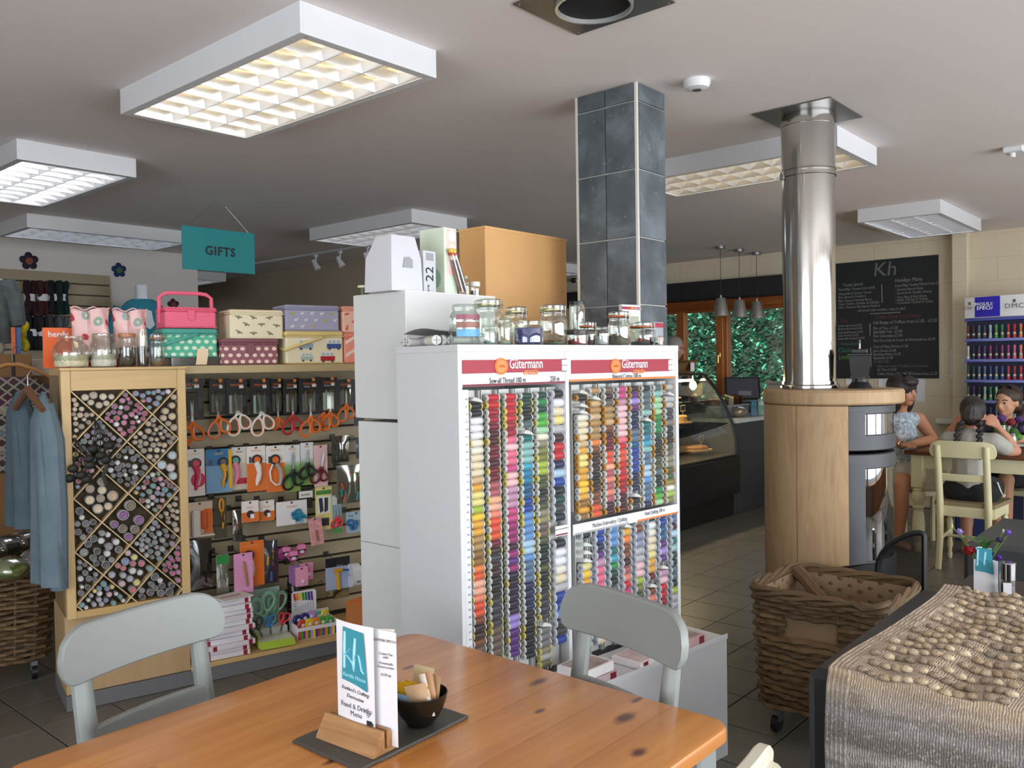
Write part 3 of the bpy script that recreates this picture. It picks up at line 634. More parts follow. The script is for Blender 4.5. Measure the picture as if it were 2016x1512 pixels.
for Mx, me, ch, core in rest: addmesh(mb, me[0], Mx, core); addmesh(mb, me[1], Mx, threadmat(PAL[ch][1]))
o = put('embroidery_spools', mb.mesh('embroidery_spools'), mats); tag(o, 'small reels of machine embroidery and quilting thread in the lower bay', 'thread spools', kind='stuff')
# spool channels, slot trays, strips
M_CHN = pm('#bfc1be', .45, var=.03)
zlow = .44
def channel(y, z0_, z1_):
    m = MB(); m.box((-.045, y, (z0_+z1_)/2), (.006, .05, z1_-z0_)); m.box((-.036, y+.031, (z0_+z1_)/2), (.016, .003, z1_-z0_)); m.box((-.036, y-.029, (z0_+z1_)/2), (.016, .003, z1_-z0_)); put('spool_channel', m, M_CHN, CAB)
for y in cols1+[yb_]: channel(y, zlow, zb1-.004)
zsp = onf(TS, 0, 1230, 1010)[1]
for y in cols2: channel(y, zsp+.03, z2+.022)
for y in cols3: channel(y, zlow, z3+.02)
tm_ = MB(); tm_.add([(-.03, -.026, -.008), (.006, -.026, -.004), (.006, .02, -.012), (-.03, .02, -.016), (-.03, -.026, .004), (.002, -.012, .006), (.002, .012, -.002), (-.03, .02, -.004)], [(0, 3, 2, 1), (0, 1, 5, 4), (1, 2, 6, 5), (2, 3, 7, 6), (4, 5, 6, 7)]); tmm = tm_.mesh('slot_tray')
for (y, z) in EMPTY: put('slot_tray', tmm, M_CHN, CAB, T(0, y, z), own=True)
m = MB(); ya = onf(TS, .004, 1134, 1045)[0]; z_a = onf(TS, .004, 1134, 1043)[1]; m.box((.002, (W1+W2)/2, z_a), (.006, W2-W1-.03, .036), .001); st = put('shelf_strip', m, WHITE, CAB)
text('lettering', 'Machine Embroidery / Quilting', .021, T(.0055, W1+.2, z_a+.002) @ TX, INK, st, sx=.7); text('lettering', 'Hand Quilting 200 m', .02, T(.0055, W2-.16, z_a+.006) @ TX, INK, st, sx=.7)
m = MB(); m.box((.0056, W2-.14, z_a-.014), (.001, .24, .006)); put('strip_line', m, ORL, st)
m = MB(); m.box((.0056, W1+.16, z_a-.014), (.001, .28, .005)); put('strip_line', m, pm('#9a9a9e', .5), st)
zz = onf(TS, 0, 1098, 1046)[1]; m = MB(); m.box((.0, yb_, zz), (.004, .056, .034)); q = put('column_label', m, PAPER, CAB); m = MB(); m.box((.0026, yb_, zz-.012), (.001, .054, .005)); put('label_line', m, MRED, q); text('lettering', 'Sew-all Thread 500 m', .007, T(.0026, yb_, zz+.006) @ TX, INK, q)
# number strip down the left edge
m = MB(); m.box((-.001, .026, (zlow+zb1)/2), (.004, .022, zb1-zlow)); ns = put('number_strip', m, WHITE, CAB)
for k in range(38): text('lettering', str(100+k*7), .0075, T(.0013, .028, z0-k*PT) @ TX, INK, ns)
# protruding base box with packets on it
BR = onz(1398, 1266, ZS); q = TS.inverted() @ BR; BXF = q.x
m = MB(); m.box((BXF/2, W2/2+.0, ZS/2), (BXF, W2+.02, ZS), .002); put('base_box', m, M_WLAM, CAB)
m = MB(); m.box((BXF+.001, W2/2, ZS+.001), (.003, W2+.022, .02), .0005); put('base_lip', m, M_WLAM, CAB)
def packet(lab, px, py, sz, top, rot=0, dz=0, col='#e6e2e2', red=True):
    p = onz(px, py, ZS+dz+sz[2]); l = TS.inverted() @ p
    o = thing('sewing_kit_box', lab, 'box', TS @ T(min(l.x, BXF-sz[0]/2-.004), l.y, ZS+dz+.001) @ RZ(rot), 'boxed thread sets on the cabinet base')
    m = MB(); m.box((0, 0, sz[2]/2), sz, .001); put('carton', m, pm(col, .4), o)
    m = MB(); m.box((0, 0, sz[2]+.0006), (sz[0]*.86, sz[1]*.84, .001)); put('picture_label', m, top, o)
    if red:
        m = MB(); m.box((sz[0]/2, -sz[1]*.32, sz[2]/2), (.002, sz[1]*.16, sz[2]*.96)); m.box((sz[0]/2, sz[1]*.36, sz[2]/2), (.002, sz[1]*.14, sz[2]*.96)); put('red_band', m, MRED, o)
pict = pm('#9c8c84', .3, var=.5, scale=30); pict2 = pm('#c9b8b4', .3, var=.4, scale=25)
packet('flat white thread set box lying at the cabinet base edge', 1190, 1318, (.11, .15, .03), pict, 4, .032, red=False)
packet('red and white thread set box under the white one', 1210, 1345, (.13, .19, .03), pict2, -2, 0, '#b9a8ac')
packet('narrow boxed thread set with red corners on the base', 1285, 1295, (.12, .16, .022), pict2, 3, 0)
packet('clear lidded thread box with red corners near the base end', 1360, 1262, (.15, .2, .035), pict, 0, 0, '#c9a7a9')
# ================================================================ jars and tubes on the thread cabinet
ZJ = ZT+.0215
GLASS = clear('#eef3ee', .10, .02); M_SEAL = pm('#c8692c', .4); M_WIRE = pm('#8d8d90', .25, 1); M_LIDM = pm('#c9c08e', .25, .8)
def px_w(F, c, z, x0, x1):
    """pixel span -> centre (local y) and radius for an upright round thing standing at depth c"""
    p = F @ V((c, onf(F, c, (x0+x1)/2, 690)[0], z)); d = (p-EYE).dot(CF); return onf(F, c, (x0+x1)/2, 690)[0], (x1-x0)/2*d/FPX, d
def jar(F, lab, x0, x1, ytop, c, zb, lid=None, fill=None, fillh=.5, bits=None, band=None, shape='jar', grp='glass jars on the thread cabinet', neck=.8):
    yc, r, d = px_w(F, c, zb, x0, x1); h = onf(F, c, (x0+x1)/2, ytop)[1]-zb
    o = thing('glass_jar', lab, 'jar', F @ T(c, yc, zb), grp)
    nr = r*neck
    hl = h-.012 if lid else h
    if shape == 'jar': pr = [(0, .001), (r*.9, .001), (r, .008), (r, hl*.68), (r*.97, hl*.74), (nr, hl*.84), (nr, hl*.9), (nr*1.06, hl*.92), (nr*1.06, hl*.97), (nr, hl), (nr*.95, hl)]
    elif shape == 'bowl': pr = [(0, .001), (r*.7, .001), (r*.92, hl*.2), (r, hl*.45), (r*.93, hl*.68), (nr, hl*.86), (nr*1.08, hl*.9), (nr*1.08, hl*.98), (nr, hl)]
    else: pr = [(0, .001), (r*.96, .001), (r, .006), (r, hl-.004), (r*.98, hl)]
    m = MB(); m.lathe(pr, 24); put('glass', m, GLASS, o)
    if fill:
        m = MB(); m.lathe([(0, .004), (r*.86, .004), (r*.93, .012), (r*.93, h*fillh*.96), (r*.6, h*fillh), (0, h*fillh)], 20); put('filling', m, pm(fill, .6, var=.35, scale=60), o)
    if bits:
        rr = random.Random(len(lab)); n = bits[1]
        for k in range(n):
            a = rr.uniform(0, 2*pi); q = r*.78*sqrt(rr.random()); z = .008+rr.random()*h*fillh*.9; bm = MB(); bm.cyl((0, 0, -.0012), (0, 0, .0012), rr.uniform(.005, .009), n=10)
            put('button', bm, pm(rr.choice(bits[0]), .4), o, T(q*cos(a), q*sin(a), z) @ Euler((rr.uniform(-1.6, 1.6), rr.uniform(-1.6, 1.6), 0)).to_matrix().to_4x4())
    if band:
        for (z0, z1, col) in band:
            m = MB(); m.lathe([(r*1.006, h*z0), (r*1.012, h*z0), (r*1.012, h*z1), (r*1.006, h*z1)], 24, a0=-1.2, a1=2.4); put('sticker', m, pm(col, .4, var=.25, scale=90), o)
    if lid in ('clip', 'seal'):
        m = MB(); m.lathe([(nr*1.08, 0), (nr*1.1, .004), (nr*1.1, .012), (nr*.95, .016), (nr*.5, .02), (0, .021)], 24, (0, 0, hl)); put('lid', m, GLASS, o)
        m = MB(); m.tube([(nr*1.09*cos(a*pi/12), nr*1.09*sin(a*pi/12), hl-.001) for a in range(24)], .0028, 6, closed=True); put('rubber_ring', m, M_SEAL if lid == 'seal' else M_LIDM, o)
        m = MB(); m.tube([(nr*1.1*cos(a*pi/12), nr*1.1*sin(a*pi/12), hl*.93) for a in range(24)], .0013, 5, closed=True)
        m.tube([(nr*1.1, -.012, hl*.93), (nr*1.16, -.012, hl*.98), (nr*1.16, -.010, hl+.014), (nr*1.16, .01, hl+.014), (nr*1.16, .012, hl*.98), (nr*1.1, .012, hl*.93)], .0013, 5); m.tube([(nr*1.18, -.009, hl+.012), (nr*1.2, -.009, hl*.8), (nr*1.2, .009, hl*.8), (nr*1.18, .009, hl+.012)], .0013, 5); put('wire_clip', m, M_WIRE, o)
    elif lid:
        m = MB(); m.lathe([(nr*1.12, -.004), (nr*1.14, 0), (nr*1.14, .011), (nr*1.08, .013), (0, .013)], 20, (0, 0, hl)); put('lid', m, pm(lid, .35), o)
    return o
jar(TS, 'wide open glass jar wrapped in maroon and blue striped tape', 884, 945, 600, -.07, ZJ, None, band=((.62, .74, '#8f4a5c'), (.42, .56, '#8a5a4e'), (.2, .38, '#5fa0cc')))
jar(TS, 'large empty clip-top jar beside the tape-striped jar', 933, 993, 593, -.21, ZJ, 'clip', neck=.86)
jar(TS, 'small clear jar with a teal wisp inside', 952, 977, 642, -.045, ZJ, None, '#7fa59a', .12)
jar(TS, 'jar with white paper label and a yellow oval inside', 977, 1010, 627, -.09, ZJ, None, '#a9b5a4', .1, (['#e0b85a', '#d8d8d0'], 4), neck=.85)
jar(TS, 'squat jar filled with deep blue beads', 1011, 1071, 632, -.045, ZJ, None, '#1c2a78', .72, neck=.8)
jar(TS, 'clip-top jar standing behind the blue bead jar', 994, 1040, 607, -.20, ZJ, 'clip', neck=.88)
jar(TS, 'clip-top jar with a few orange trinkets in its bottom', 1063, 1117, 603, -.10, ZJ, 'clip', '#6a7a58', .07, (['#d0702c', '#b98038', '#7a5a38'], 14), neck=.88)
jar(TS, 'tall clear canister with a flat black lid', 1122, 1153, 594, -.22, ZJ, '#161616', shape='cyl', neck=.86)
jar(TS, 'low dark-rimmed jar holding red sequins', 1117, 1158, 650, -.05, ZJ, '#2a2320', '#8c2a26', .35, (['#c23a30', '#d86a40'], 10), shape='cyl', neck=.9)
jar(TS, 'orange-sealed jar of purple buttons', 1139, 1176, 636, -.18, ZJ, 'seal', '#4a3040', .3, (['#8a3a5c', '#6a4a70', '#b07a90'], 16))
jar(TS, 'small jar of silver glitter with blank white label', 1171, 1199, 643, -.05, ZJ, None, '#b9bcc4', .5, neck=.85, band=((.5, .62, '#f4f2ea'),))
jar(TS, 'tall clip jar half full of mixed buttons', 1197, 1241, 616, -.085, ZJ, 'seal', '#5d564c', .3, (['#d8d4c0', '#8f2a50', '#333338', '#c9b070'], 26), neck=.86)
jar(TS, 'orange-sealed jar of bright toy buttons', 1240, 1290, 637, -.11, ZJ, 'seal', '#3a3a44', .2, (['#e8c020', '#e05070', '#d02030', '#2c9a60'], 22), neck=.9)
jar(TS, 'tiny jar with pale lid at the cabinet edge', 1289, 1306, 664, -.04, ZJ, '#b9b6ae', '#55524e', .4, shape='cyl', neck=.95)
# card display and clear box behind the jars
yc = onf(TS, -.25, 1243, 650)[0]; zt_ = onf(TS, -.25, 1243, 600)[1]
o = thing('card_display', 'white card display with red brand strip behind the jars', 'display', TS @ T(-.25, yc, ZJ)); hh = zt_-ZJ
m = MB(); m.box((-.008, 0, hh/2), (.016, .115, hh), .001); put('card', m, WHITE, o); m = MB(); m.box((.0005, 0, hh-.014), (.001, .115, .011)); rb_ = put('brand_strip', m, RED, o); text('lettering', 'Gütermann', .011, T(.0014, .015, hh-.014) @ TX, WHITE, rb_, 'LEFT'); m = MB(); m.cyl((.0005, .004, hh-.014), (.002, .004, hh-.014), .007, n=16); put('badge', m, ORG, o)
m = MB(); m.box((.001, 0, hh*.42), (.002, .09, hh*.62)); put('display_window', m, pm('#aab09c', .5), o); m = MB(); m.box((.003, .014, hh*.55), (.002, .02, .018)); put('price_sticker', m, PAPER, o, RX(20) if False else None)
yc = onf(TS, -.06, 1303, 660)[0]; hh = onf(TS, -.06, 1303, 634)[1]-ZJ
o = thing('clear_box', 'clear box of thread reels with red brand strip', 'box', TS @ T(-.10, yc-.015, ZJ)); m = MB(); m.box((0, 0, hh/2), (.06, .075, hh)); put('clear_case', m, GLASS, o)
m = MB(); m.box((.031, 0, hh-.012), (.001, .075, .018)); put('brand_strip', m, RED, o)
for i, col in enumerate(('#2a2430', '#4a3a50', '#20242a')): m = MB(); m.cyl((0, -.022+i*.02, .004), (0, -.022+i*.02, hh*.7), .009, n=10); put('reel', m, pm(col, .5), o)
m = MB(); m.box((.031, .022, .02), (.001, .03, .036)); put('red_corner', m, RED, o)
# rolled papers lying on the cabinet's end
ys = onf(TS, -.2, 800, 685)[0]
def roll(lab, x, y, z, L, r, deg, col, col2=None):
    o = thing('paper_roll', lab, 'roll', TS @ T(x, y, z) @ RZ(deg), 'rolls on the thread cabinet')
    m = MB(); m.lathe([(r*.3, -L/2), (r, -L/2), (r, L/2), (r*.3, L/2)], 18, M=RX(90)); put('rolled_sheet', m, pm(col, .45), o)
    if col2: m = MB(); m.lathe([(r*1.01, -.0), (r*1.01, L/2-.004)], 18, M=RX(-90)); put('paper_wrap', m, pm(col2, .5), o)
    m = MB(); m.cyl((0, -L/2-.002, 0), (0, -L/2+.001, 0), r*.98, n=18); put('end_cap', m, pm('#d8d8d4', .4), o)
    m = MB(); m.box((0, -L/2-.0026, 0), (r*1.6, .001, .002)); m.box((0, -L/2-.0026, 0), (.002, .001, r*1.6)); put('cap_mark', m, pm('#88888c', .5), o)
roll('white tube roll with crossed cap at the cabinet corner', -.292, .11, ZJ+.0135, .2, .0125, 0, '#d2d2cc'); roll('white tube roll with slanted stamp on its cap', -.262, .11, ZJ+.0135, .2, .0125, 0, '#d8d8d2')
roll('long roll wrapped half in cream and half in mauve paper', -.20, .045, ZJ+.0165, .16, .0155, 70, '#e4e2d2', '#b9aab4'); roll('white tube lying end-on between roll and jar', -.13, .12, ZJ+.0165, .16, .0155, 5, '#dcdcd6'); roll('white tube touching the tape-striped jar', -.10, .13, ZJ+.0155, .16, .0145, 5, '#d6d6d2')
m = MB(); m.grid(lambda u, v: (-.30+.24*v, .02+.2*u-.05*v, .045+.012*sin(3*v)-.01*u), 8, 8); m.grid(lambda u, v: (-.30+.24*v, .22-.2*u-.05*v, .044+.012*sin(3*v)-.01*(1-u)), 8, 8)
tag(put('plastic_sleeve', m, pm('#8b8a90', .25, alpha=.9), None, TS @ T(0, 0, ZJ-.004)), 'grey plastic pattern sleeve lying over the paper rolls', 'sleeve')
# ================================================================ white cupboard, carton and tan box behind the cabinet
XC = -2.115; p = onx(798, 571, XC); YC0 = p.y; ZCT = p.z; pe = onx(975, 586, XC); XCL = ony(695, 588, YC0).x
zgap = ony(745, 825, YC0).z; M_CUP = pm('#d2d3d2', .45, var=.02)
o = thing('white_cupboard', 'plain white cupboard standing behind the thread cabinet', 'cupboard', T((XC+XCL)/2+.004, (YC0+pe.y)/2, 0)); D_, L_ = XC-XCL, pe.y-YC0
m = MB(); m.box((0, .2, zgap/2-.004), (D_-.02, L_+.4, zgap-.012), .002); put('carcass', m, M_CUP, o)
zl = ony(750, 1072, YC0).z; m = MB(); m.box((0, -L_/2-.0, zl), (D_-.03, .003, .0025)); put('panel_joint', m, pm('#8a8b8d', .6), o)
o = thing('white_carton', 'white carton stacked on the white cupboard beside the jars', 'carton', T((XC+XCL)/2, (YC0+pe.y)/2, zgap)); m = MB(); m.box((0, 0, (ZCT-zgap)/2), (D_, L_, ZCT-zgap-.002), .002); put('carton_body', m, M_CUP, o)
m = MB(); m.box((D_/2-.003, 0, (ZCT-zgap)-.001), (.006, L_, .003)); put('taped_edge', m, pm('#e6e6e6', .3), o)
XT = -2.40; a = onx(955, 447, XT); b = onx(1115, 474, XT); xl = ony(903, 455, a.y).x
o = thing('tan_box', 'tan hardboard storage box standing on the white cupboard', 'box', T((XT+xl)/2, (a.y+b.y)/2, zgap-.008)); m = MB(); hh = (a.z+b.z)/2-zgap+.008; m.box((0, 0, hh/2), (XT-xl, b.y-a.y, hh), .003); put('box_body', m, pm('#d6a56c', .6, var=.05), o)
m = MB(); m.box((0, 0, hh+.001), (XT-xl+.004, b.y-a.y+.004, .012), .001); put('box_lid', m, pm('#dcab70', .6, var=.05), o)
TOPF = frame(XC-.005, YC0, ZCT, 0)
def topbox(name, lab, cat, x0, x1, ytop, c, dep, col, deg=0):
    y0 = onf(TOPF, c, x0, 575)[0]; y1 = onf(TOPF, c, x1, 575)[0]; h = onf(TOPF, c, (x0+x1)/2, ytop)[1]
    o = thing(name, lab, cat, TOPF @ T(c-dep/2, (y0+y1)/2, 0) @ RZ(deg)); return o, y1-y0, h, dep
o, w, h, d = topbox('dispenser_box', 'pale folded card dispenser box on the white carton', 'box', 790, 815, 463, -.02, .14, 0)
w = .14; m = MB(); bl = [(-.07, -.07), (.07, -.07), (.07, .07), (-.07, .07)]; tp = [(-.03, -.05), (.05, -.05), (.05, .055), (-.03, .055)]
m.add([(x, y, 0) for x, y in bl]+[(x*.95, y*.95, h*.6) for x, y in bl]+[(x, y, h) for x, y in tp], [(3, 2, 1, 0), (8, 9, 10, 11)]+[(k*4+i, k*4+(i+1) % 4, k*4+4+(i+1) % 4, k*4+4+i) for k in (0, 1) for i in range(4)]); put('folded_card', m, pm('#cfd0d6', .5, var=.03), o)
m = MB(); m.prism([(-.02, h*.42), (.025, h*.42), (.025, h*.56), (.01, h*.62), (-.01, h*.6)], .068, .071); put('cut_out', m, pm('#9a9ba0', .6), o)
o, w, h, d = topbox('project_box', 'grey cardboard box numbered 22 beside the folded dispenser', 'box', 832, 858, 494, -.03, .13, 0, 4); m = MB(); m.box((0, 0, h/2), (d, w, h), .001); put('carton_body', m, pm('#c9ccd0', .5), o)
text('lettering', '22', .055, T(d/2+.001, 0, h*.45) @ RX(90) @ TX, INK, o); text('lettering', 'pre', .02, T(d/2+.001, -.01, h*.1) @ RX(90) @ TX, INK, o); m = MB(); m.box((0, -w/2-.0006, h*.42), (d*.6, .001, h*.7)); put('picture_label', m, pm('#a98f4a', .4, var=.6, scale=25), o); m = MB(); m.box((d/2+.0004, 0, h*.86), (.001, w*.6, h*.18)); put('small_print', m, pm('#9a9ca0', .6, var=.2, scale=300), o)
o, w, h, d = topbox('craft_box', 'mint and pink patterned tall craft box on the carton', 'box', 874, 900, 449, -.05, .12, 0, 3); m = MB(); m.box((0, 0, h/2), (d, w, h), .001); put('carton_body', m, pm('#d6e3d0', .5, var=.12, scale=14), o)
m = MB(); m.box((d/2+.0006, w*.1, h*.64), (.001, w*.75, h*.68)); put('pink_panel', m, pm('#efc9bf', .5), o)
for k in range(3): m = MB(); m.cyl((d/2+.001, w*.1, h*(.88-.2*k)), (d/2+.002, w*.1, h*(.88-.2*k)), w*.3, n=20); put('round_motif', m, pm('#f3e6e0', .5, var=.15, scale=200), o)
m = MB(); m.ell((0, -w/2-.0, h*.25), (d*.35, .002, h*.17)); put('green_motif', m, pm('#8fb5a0', .5), o)
def tubeitem(lab, px, py0, py1, c, tilt, cols):
    y, z = onf(TOPF, c, px, py0); o = thing('bead_tube', lab, 'tube', TOPF @ T(c, y, .012) @ RX(tilt), 'bead tubes leaning on the craft box'); L = .15; m = MB(); m.cyl((0, 0, 0), (0, 0, L), .009, n=12); put('clear_tube', m, GLASS, o); m = MB(); m.cyl((0, 0, L), (0, 0, L+.012), .0105, n=12); put('cap', m, pm('#d8b23a', .4), o); m = MB(); m.cyl((0, 0, L-.01), (0, 0, L-.001), .0098, n=12); put('red_collar', m, pm('#b03a2c', .4), o); m = MB(); m.cyl((0, 0, .004), (0, 0, L*.8), .0075, n=10); put('beads', m, pm(cols, .5, var=.6, scale=120), o)
tubeitem('yellow-capped bead tube with rusty beads leaning on the craft box', 909, 565, 510, -.035, 20, '#8a4a38'); tubeitem('yellow-capped bead tube with grey beads leaning on the craft box', 917, 565, 510, -.03, 22, '#5a5a62')
jar(TOPF, 'small clear jar of dark beads on the white carton', 928, 947, 556, -.03, 0, '#d8d4cc', '#3a3632', .4, shape='cyl', grp='little jars on the white carton', neck=.95); jar(TOPF, 'taller clear jar behind the leaning bead tubes', 905, 928, 543, -.12, 0, None, None, grp='little jars on the white carton')
o = thing('tin', 'small dark green tin with cream lid on the white carton', 'tin', TOPF @ T(-.26, .04, 0)); m = MB(); m.cyl((0, 0, 0), (0, 0, .028), .02, n=20); put('tin_body', m, pm('#4a4a30', .4), o); m = MB(); m.cyl((0, 0, .028), (0, 0, .036), .021, n=20); put('lid', m, pm('#e6dcb8', .4), o)
# orange hang-tab carton on the floor between the cupboard and the gift shelving
p = onz(742, 1178, .31); o = thing('orange_carton', 'orange carton with a hanging tab beside the white cupboard', 'carton', T(p.x, p.y, 0) @ RZ(8))
m = MB(); m.box((0, 0, .155), (.17, .26, .31), .002); put('carton_body', m, pm('#b8703c', .6), o); m = MB(); m.box((0, 0, .3115), (.172, .262, .003)); put('orange_lid', m, pm('#e07a34', .5), o)
m = MB(); pts = [(.07*cos(rad(a)), .07*sin(rad(a))) for a in range(0, 181, 15)]; hole = [(.035*cos(rad(a)), .012+.025*sin(rad(a))) for a in range(180, -1, -15)]
n = len(pts); m.add([(x_, y, z+.313) for x_ in (-.002, .002) for (y, z) in pts+hole], [(i, i+1, 2*n-2-i, 2*n-1-i) for i in range(n-1)]+[(2*n+i+1, 2*n+i, 4*n-1-i, 4*n-2-i) for i in range(n-1)]); put('hang_tab', m, pm('#a86238', .6), o, T(.03, 0, 0) @ RZ(40))
# ================================================================ gift shelving (slatwall gondola) and button rack
GF = frame(-3.765, 1.506, 0, -14.2); CW = -.36; ZSH = 1.466
BEECH = wood('#c9a56c', '#dcbf88', 'y', .8, .45, key='beech'); BEECHZ = wood('#cda973', '#dfc28c', 'z', .8, .45, key='beechz'); M_SLAT = pm('#b5a88c', .5, var=.06, scale=4)
M_PLINTH = pm('#6f6f72', .6, var=.04)
GON = thing('gift_shelving', 'slatwall shelving unit hung with scissors and sewing notions', 'shelving', GF)
S0, S1_ = -.07, 1.62
m = MB(); m.box((-.19, (S0+S1_)/2, .034), (.38, S1_-S0, .066), .002); put('plinth', m, M_PLINTH, GON)
m = MB(); m.box((-.18, (.44+S1_)/2, .077), (.375, S1_-.44, .02), .002); put('base_shelf', m, BEECH, GON)
m = MB(); m.box((CW-.03, (.44+S1_)/2, .76), (.012, S1_-.44, 1.38)); put('slatwall_core', m, pm('#3a332a', .8), GON)
zk = 1.435; ZSL = []
while zk > .12:
    m = MB(); m.box((CW-.012, (.45+S1_)/2, zk-.0345), (.022, S1_-.45, .067), .002); put('slat', m, M_SLAT, GON); ZSL.append(zk-.074); zk -= .0785
m = MB(); m.box((-.185, (.44+S1_)/2, ZSH-.012), (.36, S1_-.44, .022), .002); put('top_shelf', m, BEECH, GON)
m = MB(); m.box((-.004, (.44+S1_)/2, ZSH-.018), (.008, S1_-.44, .036), .001); put('shelf_lip', m, pm('#bdaa80', .4), GON)
m = MB(); m.box((-.19, .186, .237), (.36, .508, .336), .002); put('cupboard_base', m, wood('#b99a70', '#c9ab82', 'z', .6, .5, key='cb'), GON)
m = MB(); m.box((-.2, .186, .92), (.3, .5, 1.02), .002); put('cupboard_upper', m, wood('#8a7250', '#9c845f', 'z', .6, .5, key='cb2'), GON)
def hook(y, z, L=.2):
    m = MB(); m.box((CW+.003, y, z), (.006, .03, .03), .001); m.tube([(CW+.004, y, z), (CW+L, y, z-.002), (CW+L+.008, y, z+.008)], .0024, 6); put('peg_hook', m, pm('#55534e', .35, .6), GON)
# ---- button rack: frame, lattice, tubes
BA, BB, BZ0, BZ1 = -.064, .436, .405, 1.452; lean = RY(-1.6)
RF = GF @ T(.045, 0, 0)
RACK = thing('button_rack', 'beech framed rack with diamond cells full of button tubes', 'rack', RF)
fr = .036
for nm, y0, y1, z0_, z1_, mt in (('frame_stile', BA, BA+fr, BZ0, BZ1, BEECHZ), ('frame_stile', BB-fr, BB, BZ0, BZ1, BEECHZ), ('frame_rail', BA+fr, BB-fr, BZ0, BZ0+.03, BEECH), ('header_panel', BA+fr, BB-fr, BZ1-.085, BZ1, BEECH)):
    m = MB(); m.box((-.03, (y0+y1)/2, (z0_+z1_)/2), (.06 if nm != 'header_panel' else .05, y1-y0, z1_-z0_), .002); put(nm, m, mt, RACK)
m = MB(); m.box((-.03, (BA+BB)/2, BZ1+.006), (.075, BB-BA+.01, .012), .002); put('top_ledge', m, BEECH, RACK)
m = MB(); m.box((-.066, (BA+BB)/2, (BZ0+BZ1)/2), (.01, BB-BA, BZ1-BZ0)); put('rack_back', m, pm('#4a3d2c', .8), RACK)
IA, IB, IZ0, IZ1 = BA+fr, BB-fr, BZ0+.03, BZ1-.085
dw = (IB-IA)/2; dh = dw*1.06; cw_, ch_ = dw, dh
M_LAT = wood('#d2b888', '#e2cca0', 'y', 2, .5, key='lat')
def seg(p, q):
    m = MB(); d = V((0, q[0]-p[0], q[1]-p[1])); L = d.length; ang = math.atan2(d.z, d.y); m.box((0, 0, 0), (.05, L, .005), .0008); put('lattice_slat', m, M_LAT, RACK, T(-.028, (p[0]+q[0])/2, (p[1]+q[1])/2) @ Matrix.Rotation(ang, 4, 'X'))
def clipseg(y0, z0_, slope):
    """line z = z0 + slope*(y-y0) clipped to the inner rectangle"""
    pts = []
    for y in (IA, IB):
        z = z0_+slope*(y-y0)
        if IZ0-1e-6 <= z <= IZ1+1e-6: pts.append((y, z))
    for z in (IZ0, IZ1):
        y = y0+(z-z0_)/slope
        if IA+1e-6 < y < IB-1e-6: pts.append((y, z))
    if len(pts) >= 2:
        pts.sort(); 
        if abs(pts[0][0]-pts[-1][0]) > .02: seg(pts[0], pts[-1])
sl = dh/dw; k = -2
LIN = []
while k < 14:
    for y0 in (IA,):
        z = IZ1-k*dh*1.0
        clipseg(IA, z, -sl); clipseg(IA, z-0*dh, sl) if k >= 0 else None
    k += 1
# cells: diamonds centred on the lattice
rn = random.Random(21); tubes = []
pals = [['#c9b04a', '#7f93b5', '#c46a78', '#d8d4d0', '#8a2a44', '#68a070', '#e0a0b4', '#5a9ab0'], ['#c9b79c', '#d8c6a4', '#b9a58a', '#a59a90', '#e0cfae'], ['#4a5560', '#7a8a94', '#9a90a4', '#607a70', '#a8b0b4', '#8a6a90'], ['#16161a', '#7a3f86', '#e6e0d0', '#2d1f5e', '#101014', '#6a5a40'], ['#c9a37c', '#d8b98c', '#9a8468', '#b09a80', '#e0c8a0'], ['#d84a8c', '#f0e8ec', '#c0305a', '#e070a8', '#9a4a80'], ['#2a2a30', '#4a4a52', '#88888c', '#33333a', '#5c5c66', '#e8e8ea'], ['#e6e2da', '#dcd0c8', '#b9cfd8', '#e8c8cc', '#c8c0b0'], ['#7a86c0', '#b0b0c8', '#e0b0c0', '#f0e070', '#60a0b0', '#e8e8f0', '#d86070']]
NR = int((IZ1-IZ0)/(dh/2))+2
for row in range(0, NR+1):
    for col in range(0, 5):
        cyy = IA+col*dw/2; czz = IZ1-row*dh/2
        if (row+col) % 2 == 0: continue
        if not (IA-.001 <= cyy <= IB+.001): continue
        pal = rn.choice([pals[i] for i in (0, 0, 1, 2, 2, 3, 4, 4, 6, 6, 7, 8, 5)]); cls = rn.choice(('s', 's', 's', 'm', 'm', 'l'))
        if cls == 'l' and rn.random() < .3: cls = 'm'
        rng = {'s': (.0088, .0125), 'm': (.0115, .0170), 'l': (.0165, .0235)}[cls]; tr = 0; got = []
        while tr < 2600 and len(got) < 40:
            tr += 1; r = rn.uniform(*rng)
            y = cyy+rn.uniform(-.5, .5)*dw; z = czz+rn.uniform(-.5, .42)*dh
            e = 1-(abs(y-cyy)/(dw/2)+abs(z-czz)/(dh/2))          # distance to the diamond edge (normalised)
            if e*(dw/2)*.707 < r+.003: continue
            if not (IA+r < y < IB-r and IZ0+r < z < IZ1-r): continue
            if any((y-a)**2+(z-b)**2 < (r+q)**2*.98 for a, b, q in got): continue
            got.append((y, z, r)); cc = rn.choice(pal); cc = '#'+''.join('%02x' % int(int(cc[i:i+2], 16)*.7+q*.3) for i, q in ((1, 172), (3, 168), (5, 162))); tubes.append((y, z, r, cc, cls, row))
ring = {}
